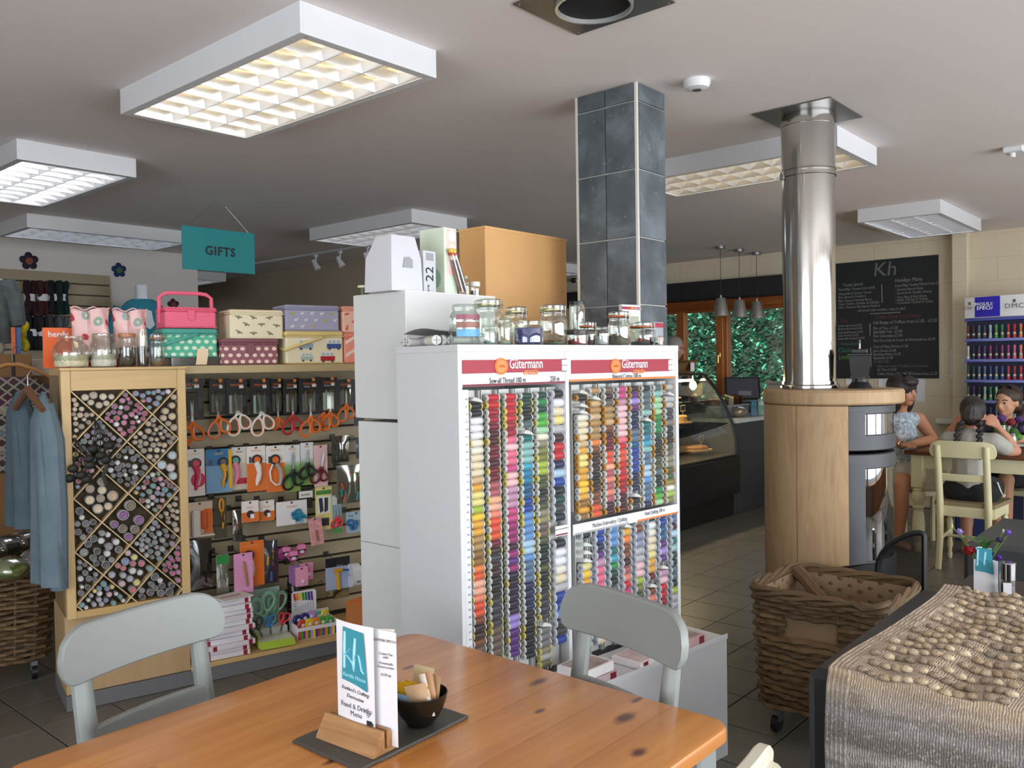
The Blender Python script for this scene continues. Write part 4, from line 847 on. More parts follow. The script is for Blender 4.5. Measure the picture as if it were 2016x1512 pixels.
def ringmesh(cls):
    if cls in ring: return ring[cls]
    m = MB(); Q = RY(90); m.lathe([(1.0, -.03/.012), (1.0, 0), (.9, .02), (.86, 0), (.86, -.25)], 14, M=Matrix.Diagonal((.012, 1, 1, 1)) @ Q if False else None)
    m = MB(); n = 14
    def rg(r, x): return [(x, r*cos(2*pi*i/n), r*sin(2*pi*i/n)) for i in range(n)]
    lay = [rg(1, -.04), rg(1, 0), rg(.93, .0015), rg(.86, 0), rg(.86, -.006)]; vs = [p for l in lay for p in l]
    m.add(vs, [(k*n+i, k*n+(i+1) % n, (k+1)*n+(i+1) % n, (k+1)*n+i) for k in range(4) for i in range(n)])
    b = MB(); lay = [rg(.86, -.004), rg(.8, -.001), rg(.62, -.0002), rg(.5, -.002), rg(.16, -.002), rg(.1, -.0008)]; vs = [p for l in lay for p in l]
    b.add(vs, [(k*n+i, k*n+(i+1) % n, (k+1)*n+(i+1) % n, (k+1)*n+i) for k in range(5) for i in range(n)]+[tuple(range(5*n, 6*n))])
    ring[cls] = (m.mesh('tube_wall'), b.mesh('button_face')); return ring[cls]
ORD = 'top first second third fourth fifth sixth seventh eighth ninth tenth eleventh twelfth'.split(); M_TUBE = pm('#b0aeab', .2, var=.06, spec=.8); cname = {}
def colname(h):
    r, g, b = [int(h[i:i+2], 16) for i in (1, 3, 5)]; mx, mn = max(r, g, b), min(r, g, b)
    if mx < 60: return 'black'
    if mx-mn < 26: return 'white' if mx > 210 else ('pale grey' if mx > 160 else 'grey')
    lt = 'pale ' if mn > 150 else ('dark ' if mx < 120 else '')
    if r == mx: base = ('pink' if b > g+8 else ('red' if g < 110 and r > 150 else 'brown' if r < 170 else ('yellow' if g > 170 and b < 130 else 'beige')))
    elif g == mx: base = 'green'
    else: base = 'purple' if r > g+6 else 'blue'
    return lt+base
tubes.sort(key=lambda q: -q[2]); rest = MB(); mats = []; idx = {}
for kk, (y, z, r, c, cls) in enumerate([q[:5] for q in tubes]):
    me = ringmesh('x'); Mx = RF @ T(rn.uniform(-.006, .004), y, z) @ Matrix.Diagonal((1, r, r, 1))
    if kk >= 316: addmesh(rest, me[0], Mx, M_TUBE); addmesh(rest, me[1], Mx, pm(c, .4, var=.12, scale=2)); continue
    nm = colname(c); sz = {'s': 'narrow', 'm': 'medium', 'l': 'wide'}[cls]
    o = put('button_tube', me[0], M_TUBE, None, Mx, own=True); tag(o, sz+' clear tube of '+nm+' buttons, '+ORD[tubes[kk][5]]+' row of cells down the diamond rack', 'button tube', sz+' '+nm+' button tubes, row '+str(tubes[kk][5])); put('button_disc', me[1], pm(c, .4, var=.12, scale=2), o, Matrix.Identity(4), own=True)
tag(put('small_button_tubes', rest, mats), 'slimmest button tubes filling gaps in the diamond rack', 'button tubes', kind='stuff')
# ---- black trimmings hung on the rack front
def hung(name, lab, cat, px, py, build):
    y, z = onf(RF, .02, px, py); o = thing(name, lab, cat, RF @ T(.02, y, z), 'black trimmings hung on the rack'); build(o)
MBL = pm('#17150f', .6, var=.2)
def spray(o):
    for k, (dy, dz) in enumerate(((-.03, -.07), (.0, -.10), (.035, -.06), (.02, -.12), (-.045, -.11))):
        m = MB(); m.tube([(0, -.02, .06), (.01, dy*.4, 0), (.015, dy, dz)], .0018, 5); put('stem', m, MBL, o); m = MB(); m.ell((.015, dy, dz), (.012, .022, .018), 9, 6); put('black_bloom', m, MBL, o)
def strap(o):
    m = MB(); m.tube([(0, 0, .05), (.008, .012, 0), (.012, -.006, -.05), (.01, .004, -.09)], .009, 6, sq=.3); put('strap', m, MBL, o); m = MB(); m.tube([(.012, .012*cos(a), .052+.012*sin(a)) for a in [i*pi/6 for i in range(12)]], .002, 5, closed=True); put('buckle', m, pm('#b9a06a', .3, .9), o)
hung('flower_spray', 'spray of black fabric flowers hung over the button tubes', 'trimming', 196, 850, spray); hung('flower_spray', 'smaller black feathery spray at the rack edge', 'trimming', 158, 888, spray); hung('strap', 'black strap with brass buckle hung over the button tubes', 'strap', 205, 912, strap)
# ---- jars, tins and bags on top of the rack cupboard
RT = frame(-3.765, 1.506, 0, -14.2); ZRT = BZ1+.0125
m = MB(); m.box((-.2, .186, ZRT-.018), (.3, .5, .03), .001); put('cupboard_top', m, BEECH, GON)
jar(RT, 'tilted round sweet jar of cream buttons on the rack', 107, 173, 662, -.09, ZRT, None, '#dccfae', .42, (['#e6dcb4', '#d8c890', '#c9b98a'], 14), shape='bowl', grp='jars on the button rack', neck=.66)
jar(RT, 'round jar of pearly white buttons with a wide open rim', 178, 229, 657, -.09, ZRT, None, '#ddd8c4', .4, (['#eee8d0', '#d8d4c0'], 12), shape='bowl', grp='jars on the button rack', neck=.78)
jar(RT, 'copper-lidded jar of brown and white buttons', 234, 266, 657, -.08, ZRT, '#b9795a', '#4a4038', .6, (['#c9b8a8', '#8a6a5c', '#e0d8d0', '#38302c'], 22), grp='jars on the button rack', neck=.9)
jar(RT, 'slim jar of black and white buttons next to the copper-lidded jar', 271, 290, 648, -.07, ZRT, None, '#5a5450', .55, (['#e0dcd8', '#26242a'], 12), shape='cyl', grp='jars on the button rack', neck=.9)
jar(RT, 'orange-sealed jar with a scatter of brown buttons', 296, 324, 660, -.06, ZRT, 'seal', '#8a6a4c', .14, (['#a8805a', '#c9a37c'], 8), grp='jars on the button rack', neck=.9)
t = NT('oilcloth'); v = t.coords('Object', (17, 17, 17)); vo = t.node('ShaderNodeTexVoronoi'); vo.inputs['Scale'].default_value = 1.0; t.l(v, vo.inputs['Vector']); hs = t.node('ShaderNodeSeparateColor'); t.l(vo.outputs['Color'], hs.inputs[0])
fl = t.ramp(hs.outputs[0], [(.0, '#b8283c'), (.5, '#c23a4a'), (.52, '#8aa598'), (.75, '#e8d6d0')]); wob = t.math('ADD', vo.outputs['Distance'], t.math('MULTIPLY', t.noise(v, 3, 2), .12))
c = t.mix(t.math('LESS_THAN', wob, .42), '#eec4c4', fl); c = t.mix(t.math('LESS_THAN', vo.outputs['Distance'], .1), c, '#f0d8d0'); t.set(color=c, rough=.22); M_OIL = t.mat
def bag(lab, x0, x1, y0, y1, c, dep):
    a = onf(RT, c, x0, (y0+y1)/2)[0]; b = onf(RT, c, x1, (y0+y1)/2)[0]; zt_ = onf(RT, c, (x0+x1)/2, y0)[1]; zb = ZRT
    o = thing('floral_bag', lab, 'bag', RT @ T(c, (a+b)/2, zb), 'floral oilcloth bags on the rack'); w = b-a; h = zt_-zb
    m = MB(); m.grid(lambda u, v: (cos(2*pi*u)*dep/2*(1-.75*v**2)+.012*sin(9*u*pi+6*v), sin(2*pi*u)*w/2*(1+.04*sin(5*v+3*u)), v*h+.012*v*sin(11*u)), 28, 10, closeu=True); put('bag_body', m, M_OIL, o)
    m = MB(); m.tube([(.0, (i/12-.5)*w*1.02, h+.006+.008*sin(i*1.1)) for i in range(13)], .008, 8, sq=.5); put('zip_edge', m, M_OIL, o)
bag('large pink floral oilcloth bag with red flowers on the rack', 140, 216, 610, 700, -.23, .12); bag('crinkled floral oilcloth bag wrapped in clear plastic', 222, 290, 613, 690, -.25, .10)
a = onf(RT, -.29, 97, 680); b = onf(RT, -.29, 134, 680); zt_ = onf(RT, -.29, 115, 645)[1]
o = thing('showcard', 'orange showcard with white lettering behind the button jars', 'sign', RT @ T(-.3, (a[0]+b[0])/2, ZRT)); w = b[0]-a[0]+.05; m = MB(); m.box((0, 0, (zt_-ZRT)/2), (.006, w, zt_-ZRT), .001); put('card', m, pm('#e8641f', .5, var=.02), o); text('lettering', 'herdy', .036, T(.0036, .0, zt_-ZRT-.03) @ TX, WHITE, o, bold=.0008)
# ---- sewing boxes on the top shelf
CB = -.06
def sbox(lab, x0, x1, y0, y1, mat, lidmat=None, handle=None, c=CB, dep=.19, zb=None, tab=None, lid=.16, grp='fabric covered sewing boxes on the gift shelf', M0=None):
    ym = (y0+y1)/2; a = onf(GF, c, x0, ym)[0]; b = onf(GF, c, x1, ym)[0]; zt_ = onf(GF, c, (x0+x1)/2, y0)[1]; z0_ = onf(GF, c, (x0+x1)/2, y1)[1] if zb is None else zb
    w, h = b-a, zt_-z0_; o = thing('sewing_box', lab, 'sewing box', GF @ T(c-dep/2, (a+b)/2, z0_), grp); hb = h*(1-lid)
    m = MB(); m.box((0, 0, hb/2), (dep, w, hb-.002), .008); put('box_body', m, mat, o)
    m = MB(); m.box((0, 0, hb+h*lid/2), (dep+.006, w+.006, h*lid), .009); put('lid', m, lidmat or mat, o)
    for z in (.004, hb): m = MB(); m.tube([(dep/2, -w/2, z), (dep/2, w/2, z), (-dep/2, w/2, z), (-dep/2, -w/2, z)], .0028, 5, closed=True); put('piping', m, lidmat or mat, o)
    if handle == 'up':
        m = MB(); H = h*.75; pts = [(0, -w/2-.004, h*.3), (0, -w/2-.004, h+H*.7), (0, -w/2+.02, h+H*.94), (0, -w/2+.05, h+H), (0, w/2-.05, h+H), (0, w/2-.02, h+H*.94), (0, w/2+.004, h+H*.7), (0, w/2+.004, h*.3)]; m.tube(pts, .009, 8); put('handle', m, lidmat or mat, o)
    if handle == 'down':
        m = MB(); m.tube([(0, -w/2-.006, h*.5), (dep*.56, -w/2-.008, h*.42), (dep*.6, -w/2+.02, h*.5), (dep*.58, w*.1, h*.8)], .0075, 8); put('handle', m, lidmat or mat, o)
    if tab:
        m = MB(); m.prism([(-.016, h*.82), (.016, h*.82), (.014, h*.6), (.02, h*.5), (0, h*.36), (-.02, h*.5), (-.014, h*.6)][::-1], dep/2+.002, dep/2+.007); put('clasp_tab', m, lidmat or mat, o)
    return o, w, h, dep
PINK = dots('#ee6486', '#f590a8', 95, .26); MINT = dots('#5cbd9e', '#dff0dc', 27, .30); MAUVE = dots('#98626e', '#f0dccf', 26, .29)
sbox('hot pink spotted sewing basket with raised handle', 325, 426, 605, 646, PINK, pm('#ee6a8a', .7), 'up', tab=True, c=-.08, zb=onf(GF, -.08, 375, 646)[1])
sbox('mint green sewing basket with white polka dots', 321, 428, 647, 703, MINT, pm('#4fa79a', .75), 'down', c=-.07, zb=onf(GF, -.07, 375, 704)[1], lid=.2)
o = thing('plastic_tray', 'shallow clear plastic tray under the mint sewing basket', 'tray', GF @ T(-.165, (onf(GF, -.07, 338, 712)[0]+onf(GF, -.07, 434, 712)[0])/2, ZSH)); w = onf(GF, -.07, 434, 712)[0]-onf(GF, -.07, 338, 712)[0]; h = onf(GF, -.07, 380, 704)[1]-ZSH
m = MB()
for a, b, c_, d in ((0, -w/2, .2, .003), (0, w/2, .2, .003)): m.box((0, b, h/2), (.2, .003, h))
m.box((.1, 0, h/2), (.003, w, h)); m.box((-.1, 0, h/2), (.003, w, h)); m.box((0, 0, .002), (.2, w, .004)); put('tray_shell', m, clear('#d8d8d8', .25, .1), o); m = MB(); m.box((0, 0, h*.5), (.17, w*.9, h*.8), .002); put('tray_contents', m, pm('#8f8f8c', .5, var=.3, scale=40), o)
m = MB(); m.grid(lambda u, v: (.004*sin(3*v)+.002, (u-.5)*.05+.01*v, (v)*.075), 4, 6); tag(put('price_card', m, pm('#efd9b8', .7), None, GF @ T(-.062, onf(GF, -.06, 400, 700)[0]-.01, onf(GF, -.06, 400, 718)[1])), 'curling cream price card leaning on the mint basket', 'price card')
def flat(name, poly, x, mat, par): m = MB(); m.prism(poly, x, x+.0008); return put(name, m, mat, par)
CREAMC = pm('#efe6c8', .75, var=.02)
o, w, h, d = sbox('cream sewing box printed with bees', 453, 558, 610, 667, CREAMC, CREAMC, lid=.14, c=-.06); GB = pm('#8a8470', .8)
for i, (y, z) in enumerate([(-.09, .1), (-.02, .1), (.06, .1), (-.055, .065), (.02, .065), (.095, .06), (-.09, .025), (-.02, .02), (.06, .02)]):
    bm = MB(); bm.ell((0, 0, 0), (.0012, .006, .0085), 8, 6); 
    for sg in (-1, 1): bm.ell((0, sg*.011, .003), (.001, .008, .0035), 8, 5)
    put('bee_print', bm, GB, o, T(d/2+.002, y, h*.05+z*.95) @ RX(random.uniform(-30, 30)))
sbox('mauve sewing basket with white polka dots and heart clasp', 436, 548, 667, 719, MAUVE, pm('#8c5a66', .75), None, tab=True, c=-.045, zb=ZSH+.001, lid=.18)
LIL = pm('#a9a8c6', .75, var=.02)
o, w, h, d = sbox('lilac sewing box printed with white dogs', 562, 668, 601, 652, LIL, LIL, c=-.07, lid=.15); DW = pm('#e8e6ee', .8)
for i in range(13):
    y = -.11+(i % 5)*.052+(.02 if (i//5) % 2 else 0); z = h*(.68-.25*(i//5)); bm = MB(); bm.ell((0, 0, 0), (.001, .009, .0045), 8, 5); bm.ell((0, .010, .006), (.001, .004, .0035), 8, 5); bm.box((0, -.006, -.006), (.001, .002, .008)); bm.box((0, .006, -.006), (.001, .002, .008)); put('dog_print', bm, DW if i % 4 else pm('#c9b84a', .8), o, T(d/2+.0015, y, z))
o, w, h, d = sbox('cream sewing basket printed with retro camper vans', 563, 676, 652, 717, CREAMC, pm('#e3cf8c', .7), 'down', c=-.045, zb=ZSH+.001, lid=.16)
def camper(y, z, s, col, side):
    F_ = T(d/2+.0015, y, z) @ Matrix.Scale(s, 4)
    def pp(nm, poly, x, mat): m = MB(); m.prism(poly, x, x+.0006/s); put(nm, m, mat, o, F_)
    cm = pm(col, .7)
    pp('van_print', [(-.5, -.3), (.5, -.3), (.52, .02), (-.52, .02)], 0, cm); pp('van_roof', [(-.52, .02), (.52, .02), (.44, .32), (-.44, .32)], 0, pm('#ece8dc', .7))
    for k in (-.3, 0, .3): pp('van_window', [(k-.11, .06), (k+.11, .06), (k+.1, .24), (k-.1, .24)], .004, pm('#a9bcc4', .5))
    for k in (-.32, .32): m = MB(); m.cyl((.002, k, -.32), (.012, k, -.32), .09, n=14); put('van_wheel', m, DGREY, o, F_)
    if not side: m = MB(); m.cyl((.002, 0, -.1), (.01, 0, -.1), .07, n=16); put('van_badge', m, pm('#c9b070', .5), o, F_)
camper(-.045, .037, .062, '#a9bfb8', False); camper(.065, .037, .075, '#b3202c', True); camper(-.05, .1, .075, '#9fb3c0', True); camper(.10, .1, .075, '#33589a', True)
FLR = pm('#f0c0ae', .75, var=.03); o, w, h, d = sbox('peach sewing box printed with coral butterflies', 675, 712, 603, 656, FLR, pm('#eba894', .75), c=-.07, lid=.15)
for i, (y, z) in enumerate([(-.03, .7), (.01, .45), (-.03, .2), (.03, .2), (.03, .7)]): m = MB(); m.ell((0, -.006, 0), (.001, .009, .006), 8, 5); m.ell((0, .007, .003), (.001, .007, .005), 8, 5); put('butterfly_print', m, pm('#dd5a40', .8), o, T(d/2+.002, y, h*z) @ RX(30*i))
o, w, h, d = sbox('peach sewing basket with white chevrons', 678, 718, 656, 717, pm('#f09c88', .75), pm('#ee9482', .75), c=-.05, zb=ZSH+.001)
for k in range(2):
    z = h*(.2+.42*k); flat('chevron_print', [(-.05, z), (0, z+.03), (.05, z), (.05, z+.018), (0, z+.048), (-.05, z+.018)], d/2+.001, pm('#f4e2d4', .8), o)
# ================================================================ packets hanging on the slatwall
CH = -.20
def prod(name, lab, cat, x0, y0, x1, y1, c=CH, grp=None, tilt=0, hk=True):
    a = onf(GF, c, x0, y0)[0]; b = onf(GF, c, x1, y0)[0]; zt_ = onf(GF, c, (x0+x1)/2, y0)[1]; zb = onf(GF, c, (x0+x1)/2, y1)[1]
    o = thing(name, lab, cat, GF @ T(c, (a+b)/2, zt_) @ RX(tilt), grp)
    if hk: hook((a+b)/2, zt_-.012, c-CW)
    return o, b-a, zt_-zb
def card(o, w, h, col, name='card', z0=0, x=0, th=.002, mat=None):
    m = MB(); r = min(.006, w*.2); m.box((x, 0, z0-h/2), (th, w, h), .0006); return put(name, m, mat or pm(col, .35, var=.03), o)
def patch(o, y, z, w, h, col, name='printed_panel', x=.0016, mat=None): m = MB(); m.box((x, y, z), (.0008, w, h)); return put(name, m, mat or pm(col, .4, var=.04), o)
def disc(o, y, z, r, col, x=.002, name='disc', th=.003, mat=None): m = MB(); m.cyl((x, y, z), (x+th, y, z), r, n=20); return put(name, m, mat or pm(col, .4), o)
def hole(o, w, z=-.01): m = MB(); m.box((.0016, 0, z), (.001, .012, .004)); m.cyl((.0012, 0, z+.002), (.0021, 0, z+.002), .003, n=10); put('hang_hole', m, pm('#2a2620', .7), o)
def txt(o, s, size, y, z, col='#e8722c', x=.0024, sx=1, align='CENTER', bold=0): text('lettering', s, size, T(x, y, z) @ TX, pm(col, .5, var=0), o, align, sx=sx, bold=bold)
BLADE = pm('#b9bcbf', .25, .9, var=.03)
def scissors(o, y, z, bl, hl, col, inner=None, ang=0, open_=7, x=.010, asym=.8, r=.0062, blcol=None):
    """blades up from the pivot at (y, z), two finger loops hanging below"""
    F_ = T(x, y, z) @ RX(ang); 
    for sg in (-1, 1):
        G_ = F_ @ RX(sg*open_*.5)
        m = MB(); m.prism([(-.004, -.006), (.006, -.006), (.005, bl*.5), (0, bl), (-.003, bl*.6)] if sg > 0 else [(-.006, -.006), (.004, -.006), (.003, bl*.6), (0, bl), (-.005, bl*.5)], sg*.0012-.0008, sg*.0012+.0008); put('blade', m, blcol or BLADE, o, G_)
    m = MB(); m.cyl((-.003, 0, 0), (.004, 0, 0), .004, n=12); put('pivot_screw', m, STEEL, o, F_)
    for sg in (-1, 1):
        L = hl*(1 if sg < 0 else asym); wd = hl*.29*(1.05 if sg < 0 else .9); cy = sg*(wd*.9+.003); n = 18; m = MB(); pts = []
        for i in range(n):
            a = 2*pi*i/n; q = 1-.25*cos(a); pts.append((sg*.002, cy*.95+wd*.8*sin(a)*q*1.05-sg*wd*.35*max(0, cos(a)), -L*.62+L*.38*cos(a)))
        m.tube(pts, r, 7, closed=True); m.tube([(sg*.001, sg*.002, .004), (sg*.0015, sg*.006, -L*.14), (sg*.002, cy*.8, -L*.28)], [r*1.1, r*1.3, r], 7); put('handle', m, pm(col, .35), o, F_)
        if inner:
            m = MB(); m.tube([(sg*.002+.001, cy*.95+(p[1]-cy*.95)*.84, -L*.62+(p[2]+L*.62)*.86) for p in pts], r*.5, 6, closed=True); put('soft_grip', m, pm(inner, .5), o, F_)
BK = '#1b1b1e'; OR = '#e8742a'
def fisk(lab, x0, x1, y0, y1, sc, hcol=OR, inner=None, classic=True, c=CH, hl=.085, bl=None, ang=0, dy=0, win='#6a6862', extra=False):
    o, w, h = prod('scissors_pack', lab, 'scissors', x0, y0, x1, y1, c, 'carded scissors in the top row'); card(o, w, h, BK); hole(o, w)
    txt(o, 'FISKARS', .016, 0, -.028, sx=w/.095)
    if classic: txt(o, 'Classic', .012, -w*.12, -.042, '#e8e8e8', sx=min(1, w/.07))
    patch(o, -w*.05, -h*.68, w*.62, h*.5, win); patch(o, w*.34, -h*.6, w*.2, h*.3, '#3a3a3c'); patch(o, w*.22, -.036, w*.2, .016, '#f0efe8', 'price_sticker', .0022)
    m = MB(); m.box((.012, -w*.02, -h*.62), (.02, w*.5, h*.6), .006); put('blister', m, clear('#e8ece8', .12, .08), o)
    zp = -(onf(GF, c, (x0+x1)/2, y0)[1]-onf(GF, c, (x0+x1)/2, sc)[1]); zp -= .012; hl *= 1.15; scissors(o, dy, zp, bl or min(.11, -zp*.6), hl, hcol, inner, ang)
    if extra: scissors(o, dy-.032, zp-.004, .02, hl*.95, hcol, inner, ang-6, x=-.004)
    disc(o, w*.2, -.006, .009, '#e89040', .002, 'orange_dot', .001); return o
fisk('black carded shears with two sets of big orange handles', 351, 400, 746, 826, 826, extra=True, hl=.095)
fisk('narrow carded orange scissors with orange sheath', 411, 443, 747, 816, 814, classic=False, inner='#a9a49c', hl=.092, ang=6)
fisk('carded white-handled shears beside the orange sheathed pair', 444, 486, 747, 819, 805, '#e6e2d8', OR, False, hl=.1, ang=8, win='#a8a69e')
fisk('second carded white-handled shears with green blade cover', 492, 531, 747, 819, 806, '#e6e2d8', OR, False, hl=.1, ang=8, win='#9ab0a4')
fisk('small carded orange scissors squeezed between bigger cards', 532, 557, 746, 815, 818, hl=.05, c=CH-.03)
fisk('carded scissors with bright red handles', 558, 589, 747, 815, 812, '#c02a2c', hl=.085, win='#9a968c')
fisk('carded orange scissors with dark round logo dot', 588, 629, 745, 816, 815, hl=.09, c=CH+.02)
fisk('carded orange scissors bundle with green blade sheath', 630, 664, 743, 812, 806, hl=.085, extra=True, win='#b9d4b4')
fisk('carded grey and orange scissors with yellow band', 663, 696, 747, 800, 792, inner='#b0aca4', hl=.078, classic=False)
o, w, h = prod('scissors_pack', 'dark scissors card half hidden by the white cupboard', 'scissors', 695, 746, 716, 838, CH-.03, 'carded scissors in the top row'); card(o, w, h, BK); scissors(o, 0, -h*.5, .05, .05, '#4a3a34')
def rotary(o, y, z, s, col, grip, disc_col, loop=False, ang=0):
    F_ = T(.012, y, z) @ RX(ang)
    m = MB(); m.cyl((-.004, 0, 0), (.004, 0, 0), s*.27, n=24); put('cutter_wheel', m, pm('#55555a', .25, .8), o, F_)
    m = MB(); m.cyl((.003, 0, 0), (.009, 0, 0), s*.17, n=20); put('hub_cap', m, pm(disc_col, .35), o, F_)
    if loop:
        pts = [(0, -s*.12, -s*.22), (0, -s*.28, -s*.6), (0, -s*.24, -s*1.05), (0, .0, -s*1.3), (0, s*.25, -s*1.28)]; m = MB(); m.tube(pts, s*.05, 8); put('guard_loop', m, pm(col, .35), o, F_)
        m = MB(); m.tube([(0, s*.05, -s*.2), (0, s*.28, -s*.55), (0, s*.3, -s*.95), (0, s*.24, -s*1.28)], [s*.1, s*.12, s*.12, s*.09], 8); put('grip', m, pm(grip, .5), o, F_)
    else:
        m = MB(); m.tube([(0, -s*.05, -s*.1), (0, s*.06, -s*.35), (0, s*.12, -s*.7), (0, s*.02, -s*1.05), (0, -s*.03, -s*1.35)], [s*.16, s*.16, s*.13, s*.12, s*.07], 10, sq=1); put('cutter_body', m, pm(col, .35), o, F_)
        m = MB(); m.tube([(.006, s*.14, -s*.5), (.006, s*.17, -s*.75), (.006, s*.08, -s*1.1)], s*.07, 8); put('grip', m, pm(grip, .5), o, F_)
    return o
def cutter(lab, x0, x1, y0, y1, top, low, col, grip, dc, loop=False, split=.38, brand='FISKARS', bc='#e8a070', **k):
    o, w, h = prod('rotary_cutter_pack', lab, 'rotary cutter', x0, y0, x1, y1, k.get('c', CH), 'carded rotary cutters and snips'); card(o, w, h, top); hole(o, w); patch(o, 0, -h*(split+1)/2, w*.99, h*(1-split), low); txt(o, brand, .014, 0, -.024, bc, sx=w/.09)
    s = h*.42; rotary(o, k.get('dy', 0), -h*.3, s, col, grip, dc, loop, k.get('ang', 0)); patch(o, -w*.32, -h*.3, w*.12, h*.14, '#55525a' if k.get('spec', 1) else top); return o
o = cutter('carded pink rotary cutter on white floral card', 365, 402, 884, 977, '#ece8e4', '#e6e0dc', '#d83a64', '#b9b4b0', '#d84a5c', bc='#e8c8b8'); disc(o, .012, -.15, .035, '#c82a50', .0018, 'pink_flower', .0008)
o = cutter('carded yellow rotary cutter on blue card', 404, 455, 884, 970, '#3f7ab0', '#7aa5cc', '#e0a020', '#26262a', '#6a6a70', dy=.018, brand='OLFA', bc='#f0d040'); patch(o, .055, -.1, .016, .19, '#e8b820', 'yellow_strip', .002)
o = cutter('pink handled cutter on red and white card', 455, 485, 880, 964, '#e9e4d8', '#d8c8b8', '#e58ba4', '#d87090', '#5aa89a', dy=-.022, brand='45mm', bc='#222226', c=CH-.025); patch(o, .01, -.17, .06, .03, '#c23040', 'red_stripe', .002)
cutter('white rotary cutter on white and orange card', 485, 522, 878, 967, '#f0ece6', '#e8772c', '#ece9e4', '#d8d4ce', '#e8742a')
cutter('loop-handled rotary cutter on white and orange card', 523, 560, 877, 968, '#f0ece6', '#e8772c', '#ece9e4', '#a8a49c', '#e8742a', loop=True, dy=-.006)
t = NT('meadow_card'); v = t.coords(); sp = t.node('ShaderNodeSeparateXYZ'); t.l(v, sp.inputs[0]); t.set(color=t.ramp(t.math('ADD', t.math('MULTIPLY', sp.outputs[2], 4.2), t.math('ADD', .95, t.math('MULTIPLY', t.noise(v, 60, 3), .12))), [(.0, '#8fae58'), (.3, '#4f8a38'), (.55, '#7fb06a'), (.68, '#e6eaec')]), rough=.4); MEADOW = t.mat
def snip(lab, x0, x1, y0, y1, mat, col, sc, bl, hl, **k):
    o, w, h = prod('scissors_pack', lab, 'scissors', x0, y0, x1, y1, k.get('c', CH), 'carded rotary cutters and snips'); card(o, w, h, '#fff', mat=mat if not isinstance(mat, str) else pm(mat, .35)); hole(o, w); zp = -(onf(GF, CH, x0, y0)[1]-onf(GF, CH, x0, sc)[1]); scissors(o, 0, zp, bl, hl, col, None, k.get('ang', 0)); return o, w, h
o, w, h = snip('black office scissors on a green meadow card', 560, 590, 876, 968, MEADOW, '#222024', 925, .1, .1); txt(o, 'FISKARS', .014, 0, -.022, '#e8b090', sx=.8)
o, w, h = snip('small black scissors on a narrow green meadow card', 591, 616, 871, 955, MEADOW, '#222024', 912, .075, .08); txt(o, 'FISKARS', .012, 0, -.022, '#e8b090', sx=.7)
snip('dark red bent scissors on a pink card', 617, 644, 876, 958, '#e9c2c4', '#6d1f26', 920, .1, .085, ang=-12)
def pouch(lab, x0, x1, y0, y1, cols, c=CH, name='clear_pouch', n=6, head=None, grp='clear pouches on hooks', tint='#e4e4de'):
    o, w, h = prod(name, lab, 'pouch', x0, y0, x1, y1, c, grp); m = MB(); m.grid(lambda u, v: (.012*sin(pi*u)*sin(pi*v)+.004, (u-.5)*w, -v*h), 6, 6); put('clear_front', m, clear(tint, .2, .1), o)
    card(o, w, h, cols[0], 'backing'); rr = random.Random(len(lab)+int(x0))
    for k in range(n):
        m = MB(); y = rr.uniform(-.35, .35)*w; z = -h*rr.uniform(.25, .85); m.tube([(.006, y, z-h*.1), (.008, y+rr.uniform(-.1, .1)*w, z+h*.1)], rr.uniform(.003, .008), 7); put('notion', m, pm(rr.choice(cols[1:]), .45), o)
    if head: patch(o, 0, -h*.12, w, h*.22, head, 'header_card', .014)
    hole(o, w); return o, w, h
pouch('black pouch of dark bodkins behind the pink card', 652, 686, 858, 910, ['#3a3832', '#8a8468', '#26262a', '#5a5648'], CH-.05)
pouch('big clear bag of bright craft pieces by the cupboard', 662, 716, 915, 990, ['#7d8070', '#c9702c', '#3a8a8c', '#d8c030', '#3a9a50', '#c85a38'], CH+.02, n=16)
pouch('tall bag with blue edge hanging beside the cupboard', 700, 718, 862, 902, ['#3f6a90', '#6aa0c8'], CH-.05, n=2)
# third row
o, w, h = prod('blade_sharpener', 'white and orange scissor sharpener box on hook', 'sharpener', 367, 988, 418, 1058, CH, 'notions in the third row'); card(o, w, h, '#d9c8b8'); hole(o, w); patch(o, w*.32, -h*.6, w*.34, h*.78, '#e0762e'); m = MB(); m.box((.02, -w*.2, -h*.58), (.035, w*.34, h*.72), .008); put('sharpener_body', m, pm('#e3ddd6', .4), o); m = MB(); m.box((.02, w*.12, -h*.5), (.03, w*.26, h*.5), .006); put('orange_insert', m, pm('#d0602a', .4), o); m = MB(); m.box((.025, w*.05, -h*.92), (.05, w*.85, h*.06), .004); put('sharpener_base', m, pm('#e3ddd6', .4), o)
o, w, h = prod('craft_knife', 'yellow and black craft knife in a clear sleeve', 'knife', 420, 980, 446, 1060, CH, 'notions in the third row'); card(o, w, h, '#5f6a68', mat=clear('#c8d0cc', .25, .1)); hole(o, w); m = MB(); pts = [(.008, .01*sin(a)+.004, -.035+.03*cos(a)) for a in [i*2*pi/14 for i in range(14)]]; m.tube(pts, .005, 7, closed=True); m.tube([(.008, .006, -.06), (.008, .012, -.1), (.008, .008, -.15)], [.008, .008, .004], 8); put('knife_handle', m, pm('#e0a020', .4), o); m = MB(); m.tube([(.012, .008, -.065), (.012, .010, -.12)], .005, 7); put('grip', m, BLACK, o)
pouch('clear pouch with dark spare blades and red tab', 457, 477, 1004, 1066, ['#6a6a58', '#1e1e20', '#2a2a2c', '#b02a30'], CH, n=7)
